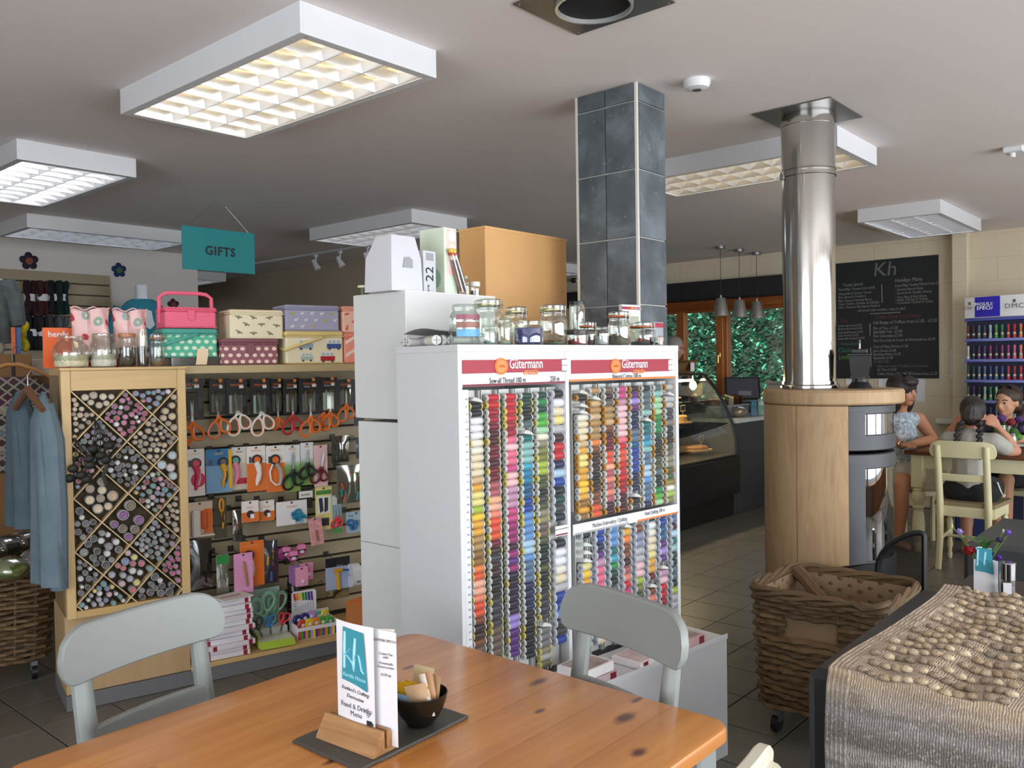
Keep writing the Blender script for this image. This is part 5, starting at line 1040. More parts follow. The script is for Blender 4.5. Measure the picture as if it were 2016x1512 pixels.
def blades(lab, x0, x1, y0, y1, c): 
    o, w, h = prod('blade_refill', lab, 'blade refill', x0, y0, x1, y1, c, 'notions in the third row'); card(o, w, h, '#ece6e2'); hole(o, w); patch(o, 0, -h*.76, w*.99, h*.46, '#e0742e'); txt(o, 'FISKARS', .012, 0, -h*.32, '#e8b090', sx=.8); disc(o, 0, -h*.62, w*.22, '#3a3030', .002, 'blade_disc', .002); patch(o, w*.1, -h*.72, w*.22, h*.2, '#f2f0ee', 'price_sticker', .005)
blades('orange and white card with one dark round blade', 475, 509, 986, 1028, CH+.03); blades('second orange and white blade card further along the hook row', 510, 540, 985, 1025, CH)
o, w, h = snip('teal blue spring scissors on a wide white card', 543, 604, 986, 1033, '#ece9ea', '#1c7fa8', 1012, .0, .05, ang=80); txt(o, 'FISKARS', .016, 0, -.03, '#e8a888'); m = MB(); m.tube([(.012, .0, -h*.7), (.012, .05, -h*.62), (.012, .075, -h*.75)], [.014, .012, .008], 8); put('scissor_body', m, pm('#1f88a8', .35), o); disc(o, w*.25, -h*.86, .016, '#9ab8c8', .006, 'round_cap'); patch(o, -.005, -h*.85, .03, .02, '#f2f0ee', 'price_sticker', .02)
o, w, h = prod('blade_box', 'black and white box of blades behind the blue scissors card', 'box', 586, 962, 613, 1000, CH-.02, None); m = MB(); m.box((0, 0, -h/2), (.03, w, h), .001); put('carton_body', m, BLACK, o); patch(o, 0, -h*.28, w, h*.35, '#e8e6e2', x=.0155); txt(o, 'BLADES', .014, 0, -h*.3, '#1a1a1a', .0165)
o, w, h = prod('cutting_gauge', 'pale yellow card with two dark tailor tools', 'card', 620, 958, 653, 1043, CH, 'notions in the third row'); card(o, w, h, '#e0d888'); hole(o, w); patch(o, 0, -.03, w*.9, .022, '#4a8a3c'); patch(o, 0, -h*.42, w*.78, h*.4, '#ecebe4')
for k in (-1, 1): flat('tool_blade', [(k*.012-.010, -h*.6), (k*.012+.010, -h*.56), (k*.016+.008, -h*.26), (k*.016-.012, -h*.26)], .002, pm('#2c3a44', .5), o)
patch(o, .004, -h*.82, w*.5, h*.18, '#2a2e34')
o, w, h = snip('child-size coral scissors on a blue and green card', 653, 672, 974, 1050, '#8fb0b8', '#d8404a', 1018, .05, .055, ang=-4); patch(o, 0, -.03, w*.9, .045, '#e6e8e8'); patch(o, 0, -h*.93, w*.95, h*.12, '#4f9a50')
o, w, h = prod('thermometer_card', 'pink floral card hanging loose below the yellow card', 'card', 606, 1019, 632, 1074, CH+.03, None, 6); card(o, w, h, '#e8a8a8', mat=pm('#e3a0a0', .5, var=.3, scale=70)); hole(o, w); m = MB(); m.tube([(.005, 0, -h*.45), (.005, 0, -h*.85)], .006, 8); put('seam_tool', m, pm('#a8686c', .4), o)
o, w, h = snip('light blue embroidery scissors on a pale blue card', 681, 720, 1007, 1048, '#a8c4d4', '#2f6fae', 1028, .03, .05, ang=-70); txt(o, 'Oxo', .016, -.03, -.02, '#2a4a60')
# fourth row
pouch('black pouch with silver mark beside the button rack', 372, 416, 1062, 1160, ['#141416', '#26262a', '#101012'], CH, n=4, tint='#8a8a90')
pouch('narrow clear bag with green header', 425, 449, 1092, 1168, ['#b9bdb4', '#d8d8d0', '#a8b0a0'], CH+.02, n=5, head='#2f9a48')
o, w, h = prod('seam_ripper_pack', 'pink card with wooden seam ripper', 'card', 460, 1089, 497, 1168, CH+.05, 'pink carded tools'); card(o, w, h, '#e29ac4', mat=pm('#e09cc6', .4, var=.1)); hole(o, w); m = MB(); m.tube([(.008, .0, -.04), (.008, .004, -.08), (.008, .016, -.165)], [.005, .007, .005], 8); put('ripper_handle', m, wood('#9a7040', '#c09a60', 'z', 4), o); card(o, w*.98, h*.97, '#cf88b8', 'second_card', -.004, -.012)
cutter('white rotary cutter on the lower white and orange card', 472, 519, 1065, 1154, '#e6e4ec', '#e8772c', '#e6e4ea', '#d0ccd4', '#c8602a', split=.0, c=CH, dy=-.02, ang=4)
pouch('blue and yellow carded scissors pack with shiny window', 518, 546, 1064, 1148, ['#2c3f6a', '#d8a020', '#1c1c22', '#3a5a9a'], CH-.02, n=8)
def tape(lab, px, py, c, col):
    y, z = onf(GF, c, px, py); o = thing('tape_measure', lab, 'tape measure', GF @ T(c, y, z), 'pink tape measures'); m = MB(); m.lathe([(0, -.008), (.026, -.008), (.03, -.004), (.03, .004), (.026, .008), (0, .008)], 20, M=RY(90)); put('tape_case', m, pm(col, .4), o); m = MB(); m.box((.0085, 0, .012), (.002, .04, .022)); put('header_card', m, pm('#e690b8', .4), o); m = MB(); m.box((.0095, 0, -.012), (.002, .02, .014)); put('price_sticker', m, PAPER, o); m = MB(); m.box((.0088, 0, -.004), (.002, .044, .008)); put('black_band', m, BLACK, o)
tape('pink tape measure hanging under the floral card', 593, 1081, CH+.04, '#c0568e'); tape('pink tape measure hanging lower on the same hook row', 577, 1094, CH+.06, '#b84a86')
for k in range(4): tape('one of four purple tape measures hanging edge-on behind the pink ones', 563-4*k, 1086+k*2, CH+.01-.018*k, '#9a3f7c')
o, w, h = prod('needle_pack', 'pink needle pack with white charm on it', 'card', 581, 1116, 606, 1154, CH+.06, 'pink carded tools'); card(o, w, h, '#e8a0c0'); hole(o, w); m = MB(); m.ell((.008, .004, -h*.75), (.006, .01, .01)); put('white_charm', m, WHITE, o)
o, w, h = prod('needle_pack', 'pink needle pack with white price label', 'card', 590, 1108, 616, 1142, CH+.03, 'pink carded tools'); card(o, w, h, '#dd92b8'); hole(o, w); patch(o, .012, -h*.68, .018, .018, '#f0eef0', 'price_sticker')
for k in range(4):
    o, w, h = prod('needle_pack', 'purple-edged needle pack queued behind the charm pack', 'card', 568+3*k, 1113+k, 592+2*k, 1146+2*k, CH-.01+.014*k, 'pink carded tools', hk=False); card(o, w, h, '#a878b4')
o, w, h = prod('snap_cutter', 'yellow cutter on a blue card with black header', 'cutter', 640, 1097, 688, 1160, CH, 'notions in the fourth row'); card(o, w, h, '#a9b8d8'); patch(o, 0, -.025, w, .05, '#15161c'); hole(o, w); txt(o, 'Sew Lite', .01, .01, -.045, '#c8ccd8'); m = MB(); m.tube([(.008, -.004, -.075), (.008, .0, -.17)], .011, 8); put('cutter_body', m, pm('#d8a428', .4), o); m = MB(); m.box((.01, .0, -.068), (.012, .05, .02), .004); put('cutter_head', m, pm('#c89420', .4), o); m = MB(); m.tube([(.012, .02, -.07), (.012, .07, -.075)], .005, 7); put('knob', m, pm('#2f4f90', .4), o)
y, z = onf(GF, CH+.02, 707, 1130); o = thing('tape_roll', 'white tape roll with barcode label by the cupboard', 'roll', GF @ T(CH+.02, y-.03, z)); m = MB(); m.lathe([(.02, -.025), (.062, -.025), (.062, .025), (.02, .025), (.02, -.025)], 24, M=RX(90)); put('tape_body', m, pm('#dfe3ea', .3), o); m = MB(); m.box((.063, .0, .0), (.001, .04, .07)); put('barcode_label', m, PAPER, o); m = MB()
for k in range(6): m.box((.0638, -.012+k*.004, -.024), (.0006, .002, .014))
tag(put('barcode', m, INK, o), kind='stuff')
# ---- goods on the base shelf
ZB = .0875
def onshelf(c, x, y): return onf(GF, c, x, y)
rr = random.Random(4); zc = ZB
yst = onf(GF, -.02, 450, 1290)[0]
for k in range(11):
    dz = .0245; dy = rr.uniform(-.012, .012); o = thing('thread_set_box', 'white red-ended box in the tall stack on the base shelf', 'box', GF @ T(-.07+rr.uniform(-.01, .02), yst+dy, zc+.0005) @ RZ(rr.uniform(-7, 7)), 'stacked white boxes'); m = MB(); m.box((0, 0, dz/2), (.13, .215, dz-.0015), .001); put('carton_body', m, pm('#e6e2ea', .4), o)
    for yy in (-.085, .085): m = MB(); m.box((.0655, yy, dz/2), (.001, .018, dz*.9)); put('red_end', m, RED, o)
    zc += dz
o = thing('sample_card', 'white card with red print lying on the box stack', 'card', GF @ T(-.07, yst+.04, zc) @ RZ(14)); m = MB(); m.box((0, 0, .003), (.13, .15, .005), .0008); put('card', m, PAPER, o); m = MB(); m.box((.0, -.01, .0062), (.008, .1, .001)); put('red_print', m, RED, o)
def bigshears(lab, px, py, c, col, tilt, turn):
    y = onf(GF, c, px, py)[0]; z = onf(GF, c, px, py)[1]; o = thing('shears', lab, 'scissors', GF @ T(c, y, z) @ RZ(turn) @ RX(180+tilt), 'mint shears upside down in the pot'); scissors(o, 0, 0, .13, .125, col, '#d8e0c8', 0, 12, 0, .9, .008)
bigshears('mint green shears with the widest handles in the dispenser', 520, 1218, -.17, '#7ab8a0', 6, 0); bigshears('second mint green shears leaning behind in the dispenser', 541, 1215, -.2, '#6fae98', -10, 25)
o = thing('shears_dispenser', 'grey-green card dispenser holding the mint shears', 'dispenser', GF @ T(-.22, onf(GF, -.2, 527, 1220)[0], ZB)); m = MB(); m.box((-.03, .0, .12), (.012, .16, .24), .002); put('back_card', m, pm('#a9c4bc', .5), o); m = MB(); m.box((.02, 0, .03), (.1, .17, .06), .002); put('tray', m, pm('#c9d4cc', .5), o)
o = thing('snips_tray', 'lime green card tray of tiny craft snips', 'tray', GF @ T(-.085, onf(GF, -.03, 548, 1270)[0], ZB) @ RZ(-6)); m = MB(); m.box((0, 0, .016), (.1, .17, .03), .002); put('tray_base', m, pm('#d8dcd0', .5), o)
m = MB(); m.add([(.05, -.085, .03), (.05, .085, .03), (.085, .085, .004), (.085, -.085, .004), (.05, -.085, .0315), (.05, .085, .0315), (.086, .085, .0055), (.086, -.085, .0055)], [(3, 2, 1, 0), (4, 5, 6, 7)]); put('front_flap', m, pm('#a4c23c', .5), o); m = MB(); m.box((0, -.088, .034), (.1, .005, .05)); put('side_flap', m, pm('#a4c23c', .5), o)
for lab, dy, dx, col, tl in (('tiny blue-handled snips in the lime tray', -.02, .0, '#2f7fc0', 5), ('tiny red-handled snips in the lime tray', .045, -.01, '#d83048', -14), ('little black-capped snips at the tray end', -.075, .0, '#3a3a30', 20)):
    o = thing('craft_snips', lab, 'scissors', GF @ T(-.085+dx, onf(GF, -.03, 548, 1270)[0]+dy, ZB+.085) @ RX(180+tl), 'tiny snips in the lime tray'); scissors(o, 0, 0, .055, .055, col, None, 0, 10, 0, 1, .004)
o = thing('tape_measure_box', 'white counter box of coloured tape measures with rainbow header', 'box', GF @ T(-.12, onf(GF, -.05, 628, 1262)[0], ZB) @ RZ(-3)); w = .21
m = MB(); m.box((0, 0, .004), (.14, w, .008)); m.box((0, -w/2, .035), (.14, .003, .07)); m.box((0, w/2, .035), (.14, .003, .07)); m.box((-.07, 0, .05), (.003, w, .1)); m.box((.07, 0, .03), (.003, w, .06)); put('tray', m, pm('#e3e0e6', .5), o)
RB = ['#c83a30', '#e8902c', '#e8d030', '#3f9a3c', '#2c7a3c', '#3a3a90', '#6a3f90', '#b08ad0']
for k in range(16): m = MB(); m.box((.072, -w/2+.008+k*w/16.5, .022), (.001, w/17, .04)); put('front_stripe', m, pm(RB[(k*3) % 8], .5), o)
m = MB(); pts = [(-.09, .1), (.04, .1), (.04, .2), (.03, .21), (-.08, .21), (-.09, .2)]; m.prism(pts, -.07, -.067); hd = put('header_card', m, pm('#e6e3ea', .5), o)
for k in range(7): flat('rainbow_bar', [(-.078+k*.015, .165-.002*k), (-.066+k*.015, .165-.002*k), (-.070+k*.015, .2), (-.082+k*.015, .2)], -.0668, pm(RB[k], .5), hd)
for k in range(8): flat('graph_bar', [(-.08+k*.014, .106), (-.071+k*.014, .106), (-.071+k*.014, .125+.004*k), (-.08+k*.014, .125+.004*k)], -.0668, pm('#c4c2cc', .5), hd)
text('lettering', '£3.99', .02, T(-.0662, -.07, .152) @ RX(75) @ TX, INK, hd)
ct = [('red', '#c8402c'), ('yellow', '#e2c824'), ('orange', '#e0882c'), ('green', '#3c9a3c'), ('bright green', '#48a83c'), ('navy', '#2c2c78'), ('deep blue', '#33337c'), ('lilac', '#b084c8'), ('turquoise', '#5cb0a0'), ('light yellow', '#e6d840')]
for k, (nm, col) in enumerate(ct):
    yy = -w/2+.032+(k % 5)*.036; xx = .035-.06*(k//5); f = thing('tape_measure', nm+' round tape measure in the rainbow counter box', 'tape measure', GF @ T(-.12+xx, onf(GF, -.05, 628, 1262)[0]+yy, ZB+.062+.018*(k//5)+rr.uniform(-.004, .004)) @ RZ(rr.uniform(-30, 30)) @ RX(rr.uniform(-20, 20)), 'round tape measures in the counter box'); m = MB(); m.lathe([(0, -.009), (.022, -.009), (.026, -.005), (.026, .005), (.022, .009), (0, .009)], 18, M=RY(90)); put('tape_case', m, pm(col, .35), f); m = MB(); m.cyl((.0085, 0, 0), (.011, 0, 0), .009, n=14); put('push_button', m, pm('#d8d8e0', .4), f)
o = thing('coil_bag', 'black plastic bag of coiled cords on the base shelf', 'bag', GF @ T(-.27, onf(GF, -.27, 580, 1220)[0], ZB)); m = MB(); m.grid(lambda u, v: (.045*cos(2*pi*u)*(1-.3*v)+.006*sin(20*v), .04*sin(2*pi*u)*(1-.2*v), .27*v), 18, 14, closeu=True); put('bag_body', m, pm('#2a2624', .25, var=.2, scale=30), o)
for k in range(5): m = MB(); m.tube([(.052*cos(2*pi*i/14)*(1-.05*k), .047*sin(2*pi*i/14)*(1-.04*k), .03+.04*k) for i in range(14)], .003, 5, closed=True); put('cord_coil', m, pm('#4a4440', .4), o)
for k, col in enumerate(('#3f6fa0', '#4a9a9c', '#d0c050', '#e6e0d4', '#c8683c')):
    o = thing('felt_square', ['blue', 'teal', 'yellow', 'cream', 'rust'][k]+' felt square in the row behind the box stack', 'felt', GF @ T(-.27, onf(GF, -.27, 446+4*k, 1180)[0], ZB+.1) @ RX(-12), 'felt squares on the base shelf'); m = MB(); m.box((0, 0, .07), (.16, .008, .14), .002); put('felt', m, pm(col, .9), o)
o = thing('felt_stand', 'low grey stand carrying the felt squares', 'stand', GF @ T(-.27, onf(GF, -.27, 455, 1180)[0], ZB)); m = MB(); m.box((0, 0, .045), (.16, .12, .09), .002); put('stand_block', m, DGREY, o)
o = thing('notions_bag', 'dark header bag of notions leaning beside the counter box', 'bag', GF @ T(-.24, onf(GF, -.24, 672, 1180)[0], ZB+.12)); m = MB(); m.grid(lambda u, v: (.015*sin(pi*u)*sin(pi*v), (u-.5)*.09, v*.12), 6, 6); put('bag_front', m, clear('#c8d0c0', .3, .1), o); m = MB(); m.box((-.004, 0, .06), (.003, .09, .12)); put('backing', m, pm('#5a6a50', .6, var=.5, scale=30), o); m = MB(); m.box((.002, .01, .09), (.003, .05, .07)); put('header_card', m, BLACK, o, RX(10))
m = MB(); m.tube([(0, .05*cos(2*pi*i/30)*(1+.25*sin(i*2.1)), .05*sin(2*pi*i/30)*(1+.2*cos(i*1.7))) for i in range(60)], .0012, 4); tag(put('wire_coil', m, pm('#4a4a44', .4, .5), None, GF @ T(-.22, onf(GF, -.22, 630, 1165)[0], onf(GF, -.22, 630, 1165)[1])), 'loose coil of thin dark wire behind the counter box', 'wire')
# ================================================================ far left: yarn wall, mannequins, clothes, basket
def facing(x, y, z=0, extra=0): return frame(x, y, z, math.degrees(math.atan2(-y, -x))+extra)
h = onz(427, 405, ZC); SX = h.x
a = onx(357, 443, SX); b = onx(500, 456, SX); c_ = onx(358, 529, SX)
o = thing('hanging_sign', 'teal hanging sign reading GIFTS below the ceiling', 'sign', frame(SX, (a.y+b.y)/2, a.z, 0)); w, hh = b.y-a.y, a.z-c_.z
m = MB(); m.box((0, 0, -hh/2), (.006, w, hh), .001); put('sign_board', m, pm('#1a8f93', .5, var=.02), o); text('lettering', 'GIFTS', hh*.29, T(.004, .005, -hh*.53) @ TX, pm('#12262e', .5, var=0), o, bold=.003, sp=1.1)
for sg in (-1, 1): m = MB(); m.cyl((0, sg*w*.42, 0), (0, sg*w*.1, ZC-a.z), .0015, n=5); put('hanging_wire', m, pm('#a8a8a8', .3, 1), o)
YW = frame(XL+.002, 0, 0, 0); ypr = onf(YW, .02, 216, 545)[0]; zpt = onf(YW, .02, 216, 543)[1]
SW = thing('yarn_slatwall', 'beige slatwall panel on the wall carrying yarn skeins', 'wall panel', YW)
m = MB(); m.box((.006, ypr-1.3, zpt-.7), (.012, 2.6, 1.4)); put('panel_core', m, pm('#4d4436', .8), SW)
for k in range(13): m = MB(); m.box((.02, ypr-1.3, zpt-.045-.1*k), (.02, 2.6, .088), .002); put('slat', m, pm('#a3957a', .6), SW)
def skein(px, py, hpx, col, nm, row):
    y, z = onf(YW, .09, px, py); wd = .05; H = hpx*7.4/1670/2; o = thing('yarn_skein', nm+' yarn skein in the '+row+' row on the beige slatwall', 'yarn', YW @ T(.09, y, z), 'yarn skeins on the slatwall')
    m = MB(); rr = random.Random(px)
    for k in range(5): m.tube([(rr.uniform(-.02, .02)+.025*cos(k*1.3), (k-2)*.0125*(1+.35*abs(t)), H*t) for t in (-1, -.75, -.4, 0, .4, .75, 1)], [.016, .025, .022, .018, .022, .025, .014], 7)
    put('wool', m, pm(col, .9, var=.2, scale=60, bump=.6, bscale=180), o); m = MB(); m.lathe([(.043, -.03), (.045, -.03), (.045, .03), (.043, .03)], 14, M=Matrix.Diagonal((.9, 1, 1, 1))); put('paper_band', m, PAPER, o)
    m = MB(); m.cyl((-.056, 0, H*.95), (.04, 0, H*.95), .003, n=6); put('display_peg', m, STEEL, o)
for px, col, nm in ((58, '#2c1018', 'dark maroon'), (84, '#401a16', 'rust brown'), (105, '#101418', 'blue-black'), (122, '#0e2428', 'dark teal')): skein(px, 586, 66, col, nm, 'upper')
for px, col, nm in ((62, '#121214', 'black'), (84, '#1c1d20', 'charcoal'), (104, '#3a3c3e', 'mid grey'), (122, '#5a5c60', 'pale grey')): skein(px, 655, 66, col, nm, 'lower')
def flower(px, py, r, pet, mid, lab):
    y, z = onf(YW, .0, px, py); o = thing('felt_flower', lab, 'flower', YW @ T(.004, y, z), 'felt flowers on the wall')
    for k in range(5): a = 2*pi*k/5+.4; m = MB(); m.ell((0, r*.62*cos(a), r*.62*sin(a)), (.006, r*.42, r*.42), 12, 6); put('petal', m, pm(pet, .9), o)
    m = MB(); m.ell((.006, 0, 0), (.006, r*.42, r*.42), 14, 6); put('flower_centre', m, pm(mid, .8), o)
    for k in range(4): m = MB(); m.ell((.013, .02*cos(k*pi/2), .02*sin(k*pi/2)), .004, 6, 4); put('bead', m, pm('#d8a878', .5), o)
flower(57, 514, .078, '#2a2234', '#8a4634', 'dark felt flower with rust centre on the wall'); flower(234, 532, .07, '#20335e', '#3f6a44', 'blue felt flower with green centre on the wall'); flower(341, 600, .06, '#4a1f34', '#7a4030', 'maroon felt flower peeping over the pink sewing basket')
def knitmat(c1, c2, scale=90):
    t = NT('knit'); v = t.coords('Object', (1, 1, 1)); w = t.node('ShaderNodeTexWave'); w.bands_direction = 'Z'; w.inputs['Scale'].default_value = scale; w.inputs['Distortion'].default_value = 2; t.l(v, w.inputs[0]); nz = t.noise(v, 14, 4)
    t.set(color=t.mix(nz, c1, c2), rough=.95); t.bump(t.math('ADD', w.outputs['Fac'], t.noise(v, 160, 2)), .6, .004); return t.mat
def garment(o, w, d, h, mat, z0=0, sleeves=None, name='garment_body', neck=.35, open_=False):
    """torso shell from hem (z0) to shoulders, with optional sleeves (list of point chains)"""
    def fn(u, v):
        a = 2*pi*u; q = v; wid = w/2*(1+.06*(1-q)) if q < .78 else w/2*(1-(q-.78)/.22*(1-neck)); dep = d/2*(1-.25*q)+.006*sin(6*a+5*q)
        return (dep*cos(a), wid*sin(a), z0+h*(q if q < .8 else .8+.2*(1-(1-(q-.8)/.2)**1.6)))
    m = MB(); m.grid(fn, 28, 14, closeu=True); put(name, m, mat, o)
    for s in sleeves or (): m = MB(); m.tube(s[0], s[1], 10, cap=True); put('sleeve', m, s[2] if len(s) > 2 else mat, o)
# bust with teal top by the wall
p = onx(281, 640, -7.55); o = thing('mannequin_bust', 'white mannequin bust in a teal top by the far wall', 'mannequin', facing(p.x, p.y, p.z-.3))
m = MB(); m.lathe([(.0, 0), (.16, 0), (.17, .1), (.19, .3), (.18, .42), (.09, .5), (.055, .53), (.05, .60), (.056, .64), (.05, .66), (0, .665)], 20, M=Matrix.Diagonal((.6, 1, 1, 1))); put('bust', m, WHITE, o)
TEAL = knitmat('#2d7f92', '#3a94a6'); garment(o, .42, .26, .53, TEAL, 0, [([(0, -.19, .46), (.0, -.24, .3), (.02, -.26, .05)], [.05, .055, .05]), ([(0, .19, .46), (.0, .24, .3), (.02, .26, .05)], [.05, .055, .05])], 'teal_top', .45)
m = MB(); m.box((0, 0, -(p.z-.3)/2), (.3, .3, p.z-.3), .004); put('plinth', m, pm('#b9b2a8', .6), o)
# crates and sweater mannequin at the frame's edge
p = onz(30, 1010, .75); CRF = facing(-5.62, 1.90, 0, 0)
o = thing('crate_stack', 'brown board cabinet with a dark strap behind the hanging cardigan', 'cabinet', CRF); zc = onf(CRF, .2, 20, 697)[1]; ya = onf(CRF, .2, -90, 750)[0]; yb2 = onf(CRF, .2, 63, 750)[0]; ym = onf(CRF, .2, 27, 750)[0]
m = MB(); m.box((0, (ya+yb2)/2, zc/2), (.4, yb2-ya, zc), .004); put('cabinet_body', m, pm('#8a6238', .7, var=.08, scale=3), o); m = MB(); m.box((.202, ym, zc/2), (.004, .018, zc)); put('strap', m, pm('#2a2320', .7), o)
o = thing('mannequin_torso', 'white torso mannequin in a grey marled sweater above the crates', 'mannequin', CRF @ T(-.02, onf(CRF, 0, -48, 650)[0], zc)); m = MB(); m.lathe([(0, 0), (.13, 0), (.15, .04), (.13, .16), (.16, .35), (.15, .45), (.06, .5), (.05, .56), (0, .57)], 20, M=Matrix.Diagonal((.65, 1, 1, 1))); put('torso', m, pm('#e0d8c8', .5), o)
GRY = knitmat('#2c3230', '#7a8284', 60); garment(o, .36, .25, .44, GRY, .07, [([(0, .16, .43), (.03, .2, .32), (.05, .225, .17)], [.058, .055, .04])], 'sweater')
m = MB(); m.tube([(.12*cos(a)*.6, .13*sin(a), .44+.02*cos(2*a)) for a in [i*2*pi/20 for i in range(20)]], .006, 5, closed=True); put('pale_stitching', m, pm('#c9c9c4', .8), o)
for k, (px, col, nm) in enumerate(((28, '#d8641f', 'orange'), (36, '#3a5f9a', 'blue'))):
    y = onf(CRF, .1, px, 680)[0]; o = thing('leaflet', nm+' leaflet standing on the brown cabinet', 'leaflet', CRF @ T(.1, y, zc), 'leaflets on the brown cabinet'); m = MB(); m.box((0, 0, .08), (.004, .03, .16), .0005); put('sheet', m, pm(col, .5), o)
y = onf(CRF, .05, 47, 660)[0]; o = thing('yarn_hank', 'mustard yellow twisted hank beside the blue leaflet', 'yarn', CRF @ T(.03, y, zc)); m = MB(); m.tube([(.012*cos(i*.9), .012*sin(i*.9), .02+.018*i) for i in range(11)], [.012]+[.02]*9+[.01], 8); put('wool', m, pm('#b9a820', .9, var=.15, scale=40, bump=.5), o)
o = thing('pale_box', 'pale floral box lying on a shelf left of the button rack', 'box', CRF @ T(-.05, onf(CRF, -.05, 101, 720)[0], zc-.13)); m = MB(); m.box((0, 0, .05), (.2, .22, .1), .003); put('box_body', m, pm('#c9bfae', .6, var=.15, scale=25), o); m = MB(); m.box((0, 0, -(zc-.13)/2), (.2, .22, zc-.13), .002); put('shelf_post', m, pm('#7a5c3a', .7), o)
# ---- cardigan on a wooden hanger
CGF = facing(-4.93, 1.66, 0, 4); y0 = onf(CGF, 0, 27, 800)[0]; zsh = onf(CGF, 0, 27, 742)[1]
t = NT('fair_isle'); tc = t.n.new('ShaderNodeTexCoord'); sp = t.n.new('ShaderNodeSeparateXYZ'); t.l(tc.outputs['Object'], sp.inputs[0]); z = t.math('MULTIPLY', sp.outputs[2], 2.35); fr_ = t.math('FRACT', z)
band = t.ramp(fr_, [(0, '#3c3530'), (.1, '#4a2f3c'), (.22, '#7c7568'), (.3, '#4a2a24'), (.46, '#6a7478'), (.58, '#32302e'), (.72, '#8a8274'), (.82, '#4a2838'), (1, '#3c3530')])
for e in band.node.color_ramp.elements: pass
band.node.color_ramp.interpolation = 'CONSTANT'
wy = t.math('ABSOLUTE', t.math('SUBTRACT', t.math('FRACT', t.math('MULTIPLY', sp.outputs[1], 16)), .5)); wz = t.math('ABSOLUTE', t.math('SUBTRACT', t.math('FRACT', t.math('MULTIPLY', sp.outputs[2], 19)), .5)); mot = t.math('LESS_THAN', t.math('ABSOLUTE', t.math('SUBTRACT', t.math('ADD', wy, wz), .5)), .12)
t.set(color=t.mix(t.math('MULTIPLY', mot, .75), band, '#a39c8e'), rough=.95); t.bump(t.noise(tc.outputs['Object'], 200, 2), .5, .003); FAIR = t.mat
o = thing('cardigan', 'patterned Fair Isle cardigan in plum, rust and grey on a hanger', 'cardigan', CGF @ T(0, y0, zsh-.50))
garment(o, .40, .14, .50, FAIR, 0, [([(0, .17, .46), (.01, .22, .32), (.02, .235, .1)], [.05, .055, .05]), ([(0, -.17, .46), (.01, -.22, .32), (.02, -.235, .1)], [.05, .055, .05])], 'knitted_body', .4)
m = MB(); m.box((.075, 0, .22), (.006, .022, .42), .002); put('button_band', m, pm('#2e2a2a', .9), o)
for k in range(6): m = MB(); m.ell((.08, 0, .04+.07*k), (.004, .006, .006), 8, 5); put('button', m, pm('#c9c4bc', .4), o)
hg = thing('coat_hanger', 'curved wooden coat hanger holding the cardigan', 'hanger', CGF @ T(0, y0, zsh+.0)); m = MB(); m.tube([(0, -.2, -.02), (0, -.12, .03), (0, -.03, .065), (0, .03, .065), (0, .12, .03), (0, .2, -.02)], [.012, .016, .018, .018, .016, .012], 8, sq=.6); put('hanger_arm', m, wood('#b5763a', '#d49a5c', 'y', 2), hg); m = MB(); m.tube([(0, 0, .08), (0, 0, .14), (0, .02, .17), (0, .03, .15)], .003, 6); put('hook', m, STEEL, hg)
# ---- blue knitted coats hanging beside the rack
BLU = knitmat('#647a88', '#8296a2', 120); BLU2 = knitmat('#4a5c68', '#627682', 120)
CTF = GF @ T(-.03, -.20, 0) @ RZ(14)
zt_ = onf(CTF, .0, 95, 770)[1]
def coat(lab, dy, dx, mat, L, sl):
    o = thing('knitted_coat', lab, 'coat', CTF @ T(dx, dy, zt_-L), 'knitted coats beside the button rack')
    m = MB(); m.grid(lambda u, v: ((.115-.05*v)*cos(2*pi*u)*(1 if v < .85 else (1-v)/.15*.9+.1), (.045+.014*sin(10*u*pi)*(1-v))*sin(2*pi*u)*(1 if v < .85 else (1-v)/.15*.8+.2), L*v), 30, 14, closeu=True); put('coat_body', m, mat, o)
    m = MB(); m.tube([(.02, 0, L*.93), (.06, .01, L*.75), (.07, .015, L*.4), (.06, .02, sl)], [.035, .045, .042, .034], 10); put('sleeve', m, mat, o)
coat('long blue-grey knitted coat hanging against the rack side', .06, .06, BLU, .80, -.02); coat('darker blue knitted coat hanging behind the long one', .035, -.14, BLU2, .58, .02)
o = thing('coat_hanger', 'dark wooden hanger end with wire hook above the coats', 'hanger', CTF @ T(.07, .0, zt_-.02)); m = MB(); m.tube([(-.15, 0, -.05), (0, 0, .03), (.15, 0, -.05)], [.012, .018, .012], 8); put('hanger_arm', m, pm('#6a4630', .4), o); m = MB(); m.tube([(0, 0, .04), (0, 0, .09), (0, .015, .11), (0, .02, .1)], .0025, 6); put('hook', m, STEEL, o)
# ---- wicker baskets (shared builder)
t = NT('wicker'); v = t.coords(); oi = t.node('ShaderNodeObjectInfo'); c = t.mix(t.noise(v, 7, 4), '#4c3620', '#9c7e56'); t.set(color=t.mix(t.math('MULTIPLY', oi.outputs['Random'], .7), c, '#44321f'), rough=.6); t.bump(t.noise(v, 120, 3), .5, .003); WICK = t.mat
def rrect(lx, ly, r, n=5):
    pts = []
    for (cx, cy, a0) in ((lx/2-r, ly/2-r, 0), (-lx/2+r, ly/2-r, 90), (-lx/2+r, -ly/2+r, 180), (lx/2-r, -ly/2+r, 270)):
        for i in range(n): a = rad(a0+90*i/(n-1)); pts.append((cx+r*cos(a), cy+r*sin(a)))
    return pts
def resample(pts, N):
    P = [V((a, b)) for a, b in pts]; P.append(P[0]); L = [0]
    for i in range(len(P)-1): L.append(L[-1]+(P[i+1]-P[i]).length)
    out = []; j = 0
    for k in range(N):
        s = L[-1]*k/N
        while L[j+1] < s: j += 1
        q = (s-L[j])/max(1e-9, L[j+1]-L[j]); out.append(P[j].lerp(P[j+1], q))
    return out
